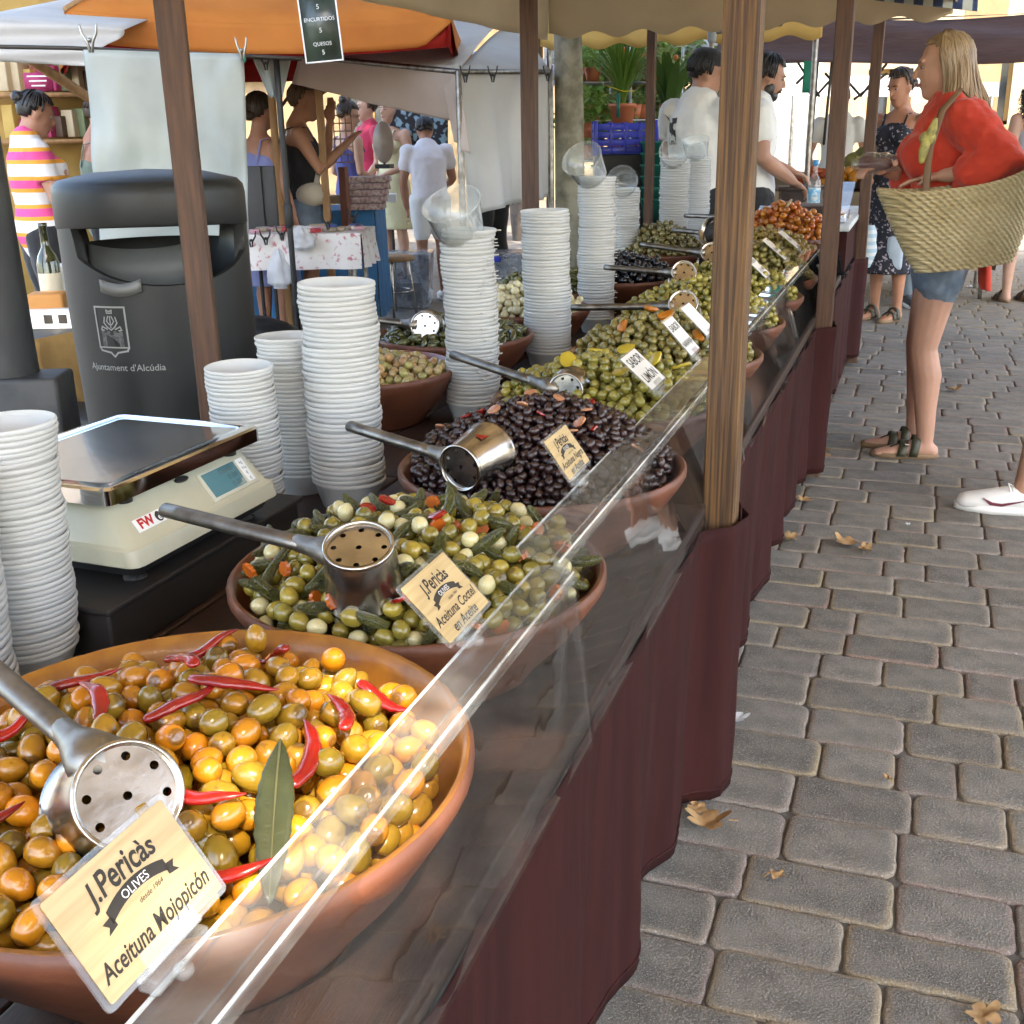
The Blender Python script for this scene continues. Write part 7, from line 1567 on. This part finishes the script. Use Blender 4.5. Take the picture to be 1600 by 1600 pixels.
HBL = mat('blonde_hair', (0.34, 0.235, 0.125), .42, col2=(0.2, 0.13, 0.065), scale=14, stretch=(3, 3, .25), contrast=(.35, .65)); HLB = mat('light_brown_hair', (0.12, 0.07, 0.035), .5, col2=(0.08, 0.045, 0.022), scale=40)
W_T = cloth('white_cotton', (0.72, 0.71, 0.68), (0.66, 0.65, 0.62))
# --- the woman in red with the straw basket
M_redshirt = cloth('orange_red_linen', (0.6, 0.05, 0.02), (0.5, 0.035, 0.016), scale=8, bscale=22)
M_denim = mat('washed_denim', (0.09, 0.13, 0.18), .85, col2=(0.19, 0.23, 0.28), scale=7, bump=.3, bscale=120)
M_olive_strap = mat('olive_leather', (0.045, 0.045, 0.024), .5)
bl_, Q, s = person('woman in orange-red shirt and denim shorts carrying a straw basket in the aisle', (.10, 4.98, 0), math.radians(90), 1.70,
    dict(pelvis=(0, 0, .93), waist=(0, .015, 1.07), chest=(0, .035, 1.26), neck=(0, .035, 1.43), head=(0, .075, 1.565), shL=(-.17, -.015, 1.375), elL=(-.30, -.19, 1.20), wrL=(-.235, .04, 1.165),
         shR=(.17, .02, 1.375), elR=(.2, .06, 1.12), wrR=(.05, .25, 1.17), kneeL=(-.085, .045, .47), ankL=(-.08, .0, .085), kneeR=(.085, .06, .47), ankR=(.06, .045, .085)),
    top=M_redshirt, bottom=M_denim, hair=('long', HBL, .30, Vector((0, -.05, 0))), skin_c=(0.52, 0.29, 0.205), sname='sunned', face=(-.05, 1, -.12), vox=.0075, sleeve=1.62, leg_len=.42,
    shoes=('sandal', M_olive_strap), build=1.08, bust=1.3, hands={'L': 'relaxed', 'R': 'grip'}, fold=.034, shirt_hem=.95, loose=.012)
o = MB().grid(lambda u, v: (lerp(-.15, .15, u), -.135 - .03 * v - .02 * math.sin(u * 22), lerp(.98, .72, v)), 30, 10, thick=.004); o.build('shirt_tail', M_redshirt, bl_)
o = MB().tube([(-.235, .045 - .12, 1.155), (-.235, -.03, 1.162), (-.238, .0, 1.165)], [(.052, .05), (.056, .054), (.055, .053)], 16, cap=False); o.build('rolled_cuff', M_redshirt, bl_)
MB().tube([(-.072, .06, 1.60), (-.055, .055, 1.66), (0, .05, 1.685), (.055, .055, 1.66), (.072, .06, 1.6)], [(.006, .016), (.006, .018), (.006, .02), (.006, .018), (.006, .016)], 10).build('headband', mat('beige_band', (0.55, 0.4, 0.27), .6), bl_)
o = MB()
for q in (-1, 1): o.grid(lambda u, v, q=q: (q * lerp(.035, .085, u) , lerp(.115, -.055, u) + .012 * v, lerp(1.36, 1.455, u) + lerp(0, -.035, v) + .01 * math.sin(u * 3)), 10, 4, thick=.004)
o.build('collar', M_redshirt, bl_)
# basket on her left arm
def straw():
    m = mat('woven_straw', (0.66, 0.55, 0.33), .75, col2=(0.52, 0.42, 0.23), scale=9, bump=.0); N = m.node_tree.nodes; L = m.node_tree.links; b = N['Principled BSDF']
    tc = N.new('ShaderNodeTexCoord'); wv = N.new('ShaderNodeTexWave'); wv.wave_type = 'BANDS'; wv.bands_direction = 'DIAGONAL'; wv.inputs['Scale'].default_value = 26; wv.inputs['Distortion'].default_value = 1.2; wv.inputs['Detail'].default_value = 2; L.new(tc.outputs['Object'], wv.inputs[0])
    bp = N.new('ShaderNodeBump'); bp.inputs['Strength'].default_value = .9; bp.inputs['Distance'].default_value = .006; L.new(wv.outputs[0], bp.inputs['Height']); L.new(bp.outputs[0], b.inputs['Normal'])
    src = b.inputs['Base Color'].links[0].from_socket; mx = N.new('ShaderNodeMix'); mx.data_type = 'RGBA'; mr = N.new('ShaderNodeMapRange'); mr.inputs[3].default_value = .55; mr.inputs[4].default_value = 0; L.new(wv.outputs[0], mr.inputs[0]); L.new(mr.outputs[0], mx.inputs[0]); L.new(src, mx.inputs[6]); mx.inputs[7].default_value = _c((0.33, 0.24, 0.11)); L.new(mx.outputs[2], b.inputs['Base Color']); return m
M_straw = straw()
bk = thing('straw_basket', 'large woven straw basket bag hanging from the red-shirted woman', 'basket', (.165, 4.64, .835), (0, math.radians(-8), 0))
nr = 20
for k in range(nr):
    v = (k + .5) / nr; z = .325 * v; hw = lerp(.165, .295, v ** .8); hd = lerp(.07, .115, v); pts = []; n = 44
    for q in range(n):
        a = 2 * math.pi * q / n; sag = -.025 * (1 - (math.cos(a)) ** 2) * v + .05 * v * abs(math.cos(a)) ** 3 * (1 if math.cos(a) > 0 else .2)
        pts.append(Vector((hw * math.copysign(abs(math.cos(a)) ** .85, math.cos(a)), hd * math.sin(a), z + sag)))
    o = MB(); vs = []; fs = []; rt = .0105
    for q in range(n):
        t_ = (pts[(q + 1) % n] - pts[q - 1]).normalized(); sd2 = t_.cross(Vector((0, 0, 1))).normalized(); up2 = sd2.cross(t_)
        for j in range(6): vs.append(pts[q] + sd2 * (math.cos(j * math.pi / 3) * rt * .62) + up2 * (math.sin(j * math.pi / 3) * rt))
    for q in range(n):
        for j in range(6): fs.append((q * 6 + j, q * 6 + (j + 1) % 6, ((q + 1) % n) * 6 + (j + 1) % 6, ((q + 1) % n) * 6 + j))
    o.add(vs, fs).build('braid', M_straw, bk)
MB().lathe([(0, 0), (1, .0), (1, .012), (0, .012)], 30, ell=(.155, .07)).build('bottom', M_straw, bk)
M_strap = mat('tan_strap', (0.2, 0.115, 0.06), .6)
for sy in (-.07, .07):
    MB().tube([(-.12, sy * .8, .30), (-.10, sy * .5, .45), (-.05, .08 + sy * .2, .58), (.02, .165 + sy * .15, .645), (.08, .16 + sy * .2, .57), (.13, .16, .45), (.17, .10, .32)], [(.013, .004)] * 7, 8).build('handle', M_strap, bk)
M_scarf = mat('yellow_scarf', (0.5, 0.44, 0.12), .7, col2=(0.25, 0.24, 0.1), scale=40)
o = MB(); o.ell((-.105, -.075, .49), (.03, .022, .026)); o.tube([(-.105, -.08, .49), (-.12, -.09, .45), (-.13, -.085, .41)], [.014, .018, .01], 8); o.tube([(-.105, -.08, .49), (-.085, -.09, .52), (-.075, -.085, .55)], [.014, .017, .009], 8); o.build('tied_scarf', M_scarf, bk)
# wrapped purchase in her right hand
o = MB(); rs = random.Random(4)
o.ell((0, 0, 0), (.07, .045, .026)); o.ell((-.03, .0, .014), (.035, .03, .022)); o.ell((.03, .01, .012), (.034, .03, .02)); w_ = o.build('wrapped_meat', mat('dark_red_meat', (0.1, 0.008, 0.012), .5), None, loc=(-.20, 4.98, 1.20)); tag(w_, 'dark red packet in clear wrap held in front of the red-shirted woman', 'packet')
o = MB().ell((.0, 0, .004), (.095, .052, .042), seg=28, rings=18); 
for i, v in enumerate(o.v): o.v[i] = tuple(Vector(v) * (1 + .22 * nz3(v[0] * 55, v[1] * 55, v[2] * 55)))
o.build('clear_wrap', M_clearcard, w_)
# --- woman in the dark floral dress
M_floral = mat('dark_floral', (0.012, 0.013, 0.022), .8, col2=(0.35, 0.3, 0.34), scale=48, detail=1, contrast=(.6, .66))
person('tanned woman in a dark floral strap dress behind the thin far post', (-.20, 8.6, 0), math.radians(150), 1.72, dict(head=(0, .04, 1.57), elL=(-.23, .0, 1.12), wrL=(-.08, .2, 1.08), elR=(.24, -.02, 1.1), wrR=(.12, .18, 1.0)),
    top=M_floral, bottom=M_floral, hair=('bun', HB, (0, -.11, .0)), skin_c=(0.42, 0.2, 0.12), sname='tanned', face=(.15, 1, -.25), vox=.013, sleeve=0, bottom_kind='skirt', leg_len=.34, tank=True, shoes=('sandal', M_olive_strap), bust=1.1, skirt_w=.21)
person('person in white top and grey trousers mostly hidden behind the red-shirted woman', (.05, 9.3, 0), math.radians(200), 1.70, None, top=W_T, bottom=cloth('grey_blue_trousers', (0.2, 0.25, 0.3)), hair=('short', HLB), sname='fair', vox=.016, bottom_kind='trousers', shoes=('shoe', cloth('dark_sneaker', (0.03, 0.035, 0.045))), female=True)
# --- vendors
vb, Q, s = person('bearded vendor in a white T-shirt working behind the far counter', (-1.0, 7.1, 0), math.radians(-68), 1.78, dict(head=(0, .07, 1.555), neck=(0, .02, 1.43), elL=(-.25, .03, 1.13), wrL=(-.14, .27, 1.04), elR=(.245, .0, 1.13), wrR=(.15, .2, 1.0)),
    top=W_T, bottom=cloth('black_trousers', (0.012, 0.012, 0.014)), hair=('short', HK), skin_c=(0.42, 0.22, 0.145), sname='olive', face=(.05, 1, -.3), vox=.011, female=False, sleeve=.55, bottom_kind='trousers', shoes=('shoe', M_black), build=1.1, hands='grip', fold=.02)
fb_ = Vector((.05, 1, -.3)).normalized(); ub_ = Vector((0, 0, 1)); ub_ = (ub_ - fb_ * fb_.dot(ub_)).normalized(); HB_ = Matrix((fb_.cross(ub_), fb_, ub_)).transposed(); hb = Q['head']
o = MB(); o.ell(hb + HB_ @ Vector((0, .052, -.092)), (.046, .044, .036), M=HB_)
for q in (-1, 1): o.ell(hb + HB_ @ Vector((q * .052, .018, -.062)), (.018, .036, .042), M=HB_)
o.tube([hb + HB_ @ Vector(p_) for p_ in ((-.03, .085, -.06), (0, .104, -.042), (.03, .085, -.06))], [.007, .009, .007], 8); bd_ = o.build('beard', HK, vb); finish(bd_, .008, 2, .5)
vc, Q, s = person('vendor in a black cap and white T-shirt seen from behind', (-1.30, 6.95, 0), math.radians(-22), 1.80, dict(head=(.02, .03, 1.56), elL=(-.22, .05, 1.12), wrL=(-.14, .25, 1.0), elR=(.22, .05, 1.12), wrR=(.14, .25, 1.0)),
    top=W_T, bottom=MATS['black_trousers'], hair=('short', HK), skin_c=(0.42, 0.22, 0.145), sname='olive', face=(.75, .65, -.2), vox=.012, female=False, sleeve=.6, bottom_kind='trousers', shoes=('shoe', M_black), build=1.12, fold=.022)
o = MB(); hc = Q['head']; f = Vector((.75, .65, -.2)).normalized(); u_ = Vector((0, 0, 1)); u_ = (u_ - f * f.dot(u_)).normalized(); HMx = Matrix((f.cross(u_), f, u_)).transposed()
o.lathe([(.098, .05), (.1, .07), (.09, .11), (.06, .138), (0, .146)], 24, c=hc + HMx @ Vector((0, -.008, .0)), M=HMx, ell=(.86, 1.05), cap=False); o.grid(lambda u, v: hc + HMx @ Vector((lerp(-.075, .075, u), .085 + v * .075 * (1 - (2 * u - 1) ** 2 * .5), .055 - .02 * v - .02 * (2 * u - 1) ** 2)), 10, 5, thick=.004); o.build('cap', cloth('black_cap', (0.012, 0.011, 0.011)), vc)
o = MB().grid(lambda u, v: (lerp(-.17, -.07, u), -.147 - .008 * math.sin(u * 3) + .03 * (v - .5) ** 2, lerp(1.26, 1.42, v)), 8, 8); pr = o.build('shirt_print', mat('shirt_print_ink', (0.03, 0.03, 0.03), .8, col2=(0.6, 0.6, 0.58), scale=22, contrast=(.5, .56)), vc); m_ = pr.modifiers.new('wrap', 'SHRINKWRAP'); m_.target = [c for c in vc.children if c.name.startswith('top')][0]; m_.offset = .004
# --- people on the left
person('man in white T-shirt and shorts bending over the boxes by the blue table', (-3.87, 8.8, 0), math.radians(30), 1.54, dict(waist=(0, .02, 1.06), chest=(0, .08, 1.24), neck=(0, .16, 1.39), head=(0, .23, 1.51), shL=(-.17, .12, 1.34), shR=(.17, .12, 1.34), elL=(-.23, .12, 1.07), wrL=(-.2, .2, .83), elR=(.24, .2, 1.09), wrR=(.18, .38, 1.0)),
    top=cloth('pale_lilac_cotton', (0.7, 0.66, 0.68)), bottom=W_T, hair=('short', HK), skin_c=(0.36, 0.17, 0.1), sname='brown', face=(-.1, .85, -.5), vox=.015, female=False, sleeve=.5, leg_len=.75, shoes=('shoe', M_white))
person('woman in pink and white striped T-shirt with a dark strap at the left edge', (-4.6, 5.1, 0), math.radians(-35), 1.62, dict(head=(0, .06, 1.565), elR=(.24, .05, 1.1), wrR=(.12, .26, 1.02), elL=(-.24, .0, 1.1), wrL=(-.1, .25, .98)),
    top=stripes('pink_striped_cotton', [(.72, .7, .7), (.72, .7, .7), (.72, .7, .7), (.75, .33, .04), (.75, .08, .28), (.75, .08, .28), (.75, .33, .04)], .021), bottom=MATS['black_trousers'], hair=('bun', HK, (0, -.1, .06)), skin_c=(0.45, 0.23, 0.15), sname='warm', face=(.1, 1, -.35), vox=.013, sleeve=.6, bottom_kind='trousers', shoes=('shoe', M_black), build=1.12, bust=1.1)
person('woman in a sage tank top with sunglasses in her tied hair, beside the striped T-shirt', (-4.68, 5.75, 0), math.radians(-50), 1.62, dict(head=(0, .05, 1.56), elR=(.22, .05, 1.1), wrR=(.1, .25, 1.0)),
    top=cloth('sage_cotton', (0.2, 0.26, 0.2)), bottom=MATS['black_trousers'], hair=('bun', HB, (0, -.09, .09)), skin_c=(0.5, 0.24, 0.16), sname='pinkish', face=(.0, 1, -.3), vox=.013, sleeve=0, tank=True, bottom_kind='trousers', shoes=('shoe', M_black), bust=1.0)
person('woman in a periwinkle sleeveless top right of the hanging white sheet', (-4.02, 6.5, 0), math.radians(-15), 1.62, None, top=cloth('periwinkle_cotton', (0.24, 0.27, 0.55)), bottom=cloth('periwinkle_skirt', (0.24, 0.27, 0.52)), hair=('bun', HB, (0, -.1, -.02)), skin_c=(0.45, 0.22, 0.14), sname='warm2', vox=.014, sleeve=0, tank=True, bottom_kind='skirt', leg_len=.45, shoes=('sandal', M_olive_strap))
wt, Q, s = person('woman in a black tank top with a cream cross-body bag, arms raised', (-3.88, 6.75, 0), math.radians(-62), 1.70, dict(head=(0, .05, 1.56), elL=(-.2, .16, 1.2), wrL=(-.12, .2, 1.44), elR=(.2, .12, 1.14), wrR=(.06, .3, 1.3)),
    top=cloth('black_cotton', (0.012, 0.011, 0.012)), bottom=M_denim, hair=('tail', HLB), skin_c=(0.42, 0.2, 0.11), sname='tan2', face=(.1, 1, -.1), vox=.013, sleeve=0, tank=True, shoes=('sandal', M_olive_strap))
o = MB(); o.tube([(-.14, .0, 1.38), (.0, .14, 1.25), (.17, .08, 1.02)], [(.02, .004)] * 3, 8); o.ell((.16, .06, .99), (.06, .11, .075)); bg = o.build('cross_body_bag', cloth('cream_canvas_bag', (0.5, 0.43, 0.32)), wt)
person('woman with a high dark bun looking over the jewellery stall', (-4.65, 8.9, 0), math.radians(-30), 1.62, dict(wrL=(-.1, .26, 1.0), wrR=(.1, .26, 1.0)), top=cloth('indigo_strap_top', (0.08, 0.09, 0.3)), bottom=W_T, hair=('bun', HB, (0, -.07, .12)), skin_c=(0.48, 0.26, 0.17), sname='fair2', face=(.5, .85, -.3), vox=.016, sleeve=0, tank=True, shoes=('sandal', M_olive_strap))
person('woman in a pale yellow strap dress facing the camera at the jewellery stall', (-4.75, 9.95, 0), math.radians(165), 1.68, dict(wrL=(-.1, .26, 1.0), wrR=(.12, .24, .98)), top=cloth('pale_yellow_cotton', (0.66, 0.62, 0.38)), bottom=MATS['pale_yellow_cotton'], hair=('tail', HLB), skin_c=(0.52, 0.3, 0.21), sname='fair3', vox=.016, sleeve=0, tank=True, bottom_kind='skirt', leg_len=.5, shoes=('sandal', M_olive_strap), bust=1.1)
person('person in a crimson T-shirt behind the woman with the bun', (-5.2, 10.4, 0), math.radians(140), 1.72, None, top=cloth('crimson_cotton', (0.45, 0.015, 0.06)), bottom=M_denim, hair=('short', HB), sname='fair4', skin_c=(0.5, 0.28, 0.2), vox=.018, sleeve=.5, shoes=('shoe', M_white))
person('grey-haired person in a cream shirt sitting low behind the white tent curtain', (-3.62, 9.6, 0), math.radians(60), 1.60, None, top=cloth('cream_shirt', (0.55, 0.46, 0.36)), bottom=MATS['black_trousers'], hair=('short', HLB), sname='brown', skin_c=(0.36, 0.17, 0.1), vox=.018, sleeve=.5, bottom_kind='trousers', shoes=('shoe', M_black), female=False)
# --- people on the right and far off
person('far person in a white T-shirt beyond the crossed bars of the fruit stall', (-.80, 11.2, 0), math.radians(10), 1.70, dict(elL=(-.25, .0, 1.1), elR=(.25, .0, 1.1)), top=W_T, bottom=MATS['black_trousers'], hair=('short', HLB), sname='fair5', skin_c=(0.5, 0.28, 0.2), vox=.018, sleeve=.5, bottom_kind='trousers', shoes=('shoe', M_black))
person('woman with long black curls and a pale blue top at the right picture edge', (.76, 9.7, 0), math.radians(20), 1.70, None, top=cloth('pale_blue_cotton', (0.5, 0.56, 0.66)), bottom=M_denim, hair=('curly', HK, .22), sname='fair6', skin_c=(0.5, 0.3, 0.22), vox=.014, sleeve=0, tank=True, shoes=('sandal', M_black))
sh_, Q, s = person('walker in white sneakers with maroon swoosh, cut by the right edge', (.50, 4.33, 0), math.radians(90), 1.70, dict(kneeL=(-.09, .02, .48), ankL=(-.09, .065, .085), ankR=(.09, -.16, .12), kneeR=(.09, -.03, .48), elL=(-.22, -.12, 1.12), wrL=(-.22, -.08, .88), elR=(.22, -.12, 1.12), wrR=(.22, -.08, .88)),
    top=MATS['black_cotton'], bottom=MATS['black_cotton'], hair=('tail', HB), sname='tan3', skin_c=(0.44, 0.24, 0.16), vox=.01, sleeve=.4, bottom_kind='shorts', leg_len=.36, shoes=('shoe', mat('white_leather', (0.76, 0.75, 0.73), .45)), build=.98)
a = Q['ankL']; bs = Vector((a.x - .052, a.y, 0))
o = MB(); cur = [(-.045, .06), (-.02, .036), (.02, .034), (.1, .062), (.02, .044), (-.012, .047)]
o.add([(bs.x, bs.y + .085 - u, v) for u, v in cur] + [(bs.x + .012, bs.y + .085 - u, v) for u, v in cur], [tuple(range(6)), (11, 10, 9, 8, 7, 6)] + [(i, (i + 1) % 6, 6 + (i + 1) % 6, 6 + i) for i in range(6)]); o.build('swoosh', mat('maroon_logo', (0.13, 0.012, 0.03), .5), sh_, smooth=False)
o = MB()
for k in range(5): y = a.y + .03 + k * .022; z = .098 - k * .011; o.tube([(a.x - .03, y, z - .008), (a.x, y + .006, z + .003), (a.x + .03, y, z - .008)], .0035, 6)
o.tube([(a.x, a.y + .03, .1), (a.x - .02, a.y + .05, .115), (a.x - .035, a.y + .04, .09)], .003, 6); o.build('laces', M_white, sh_)
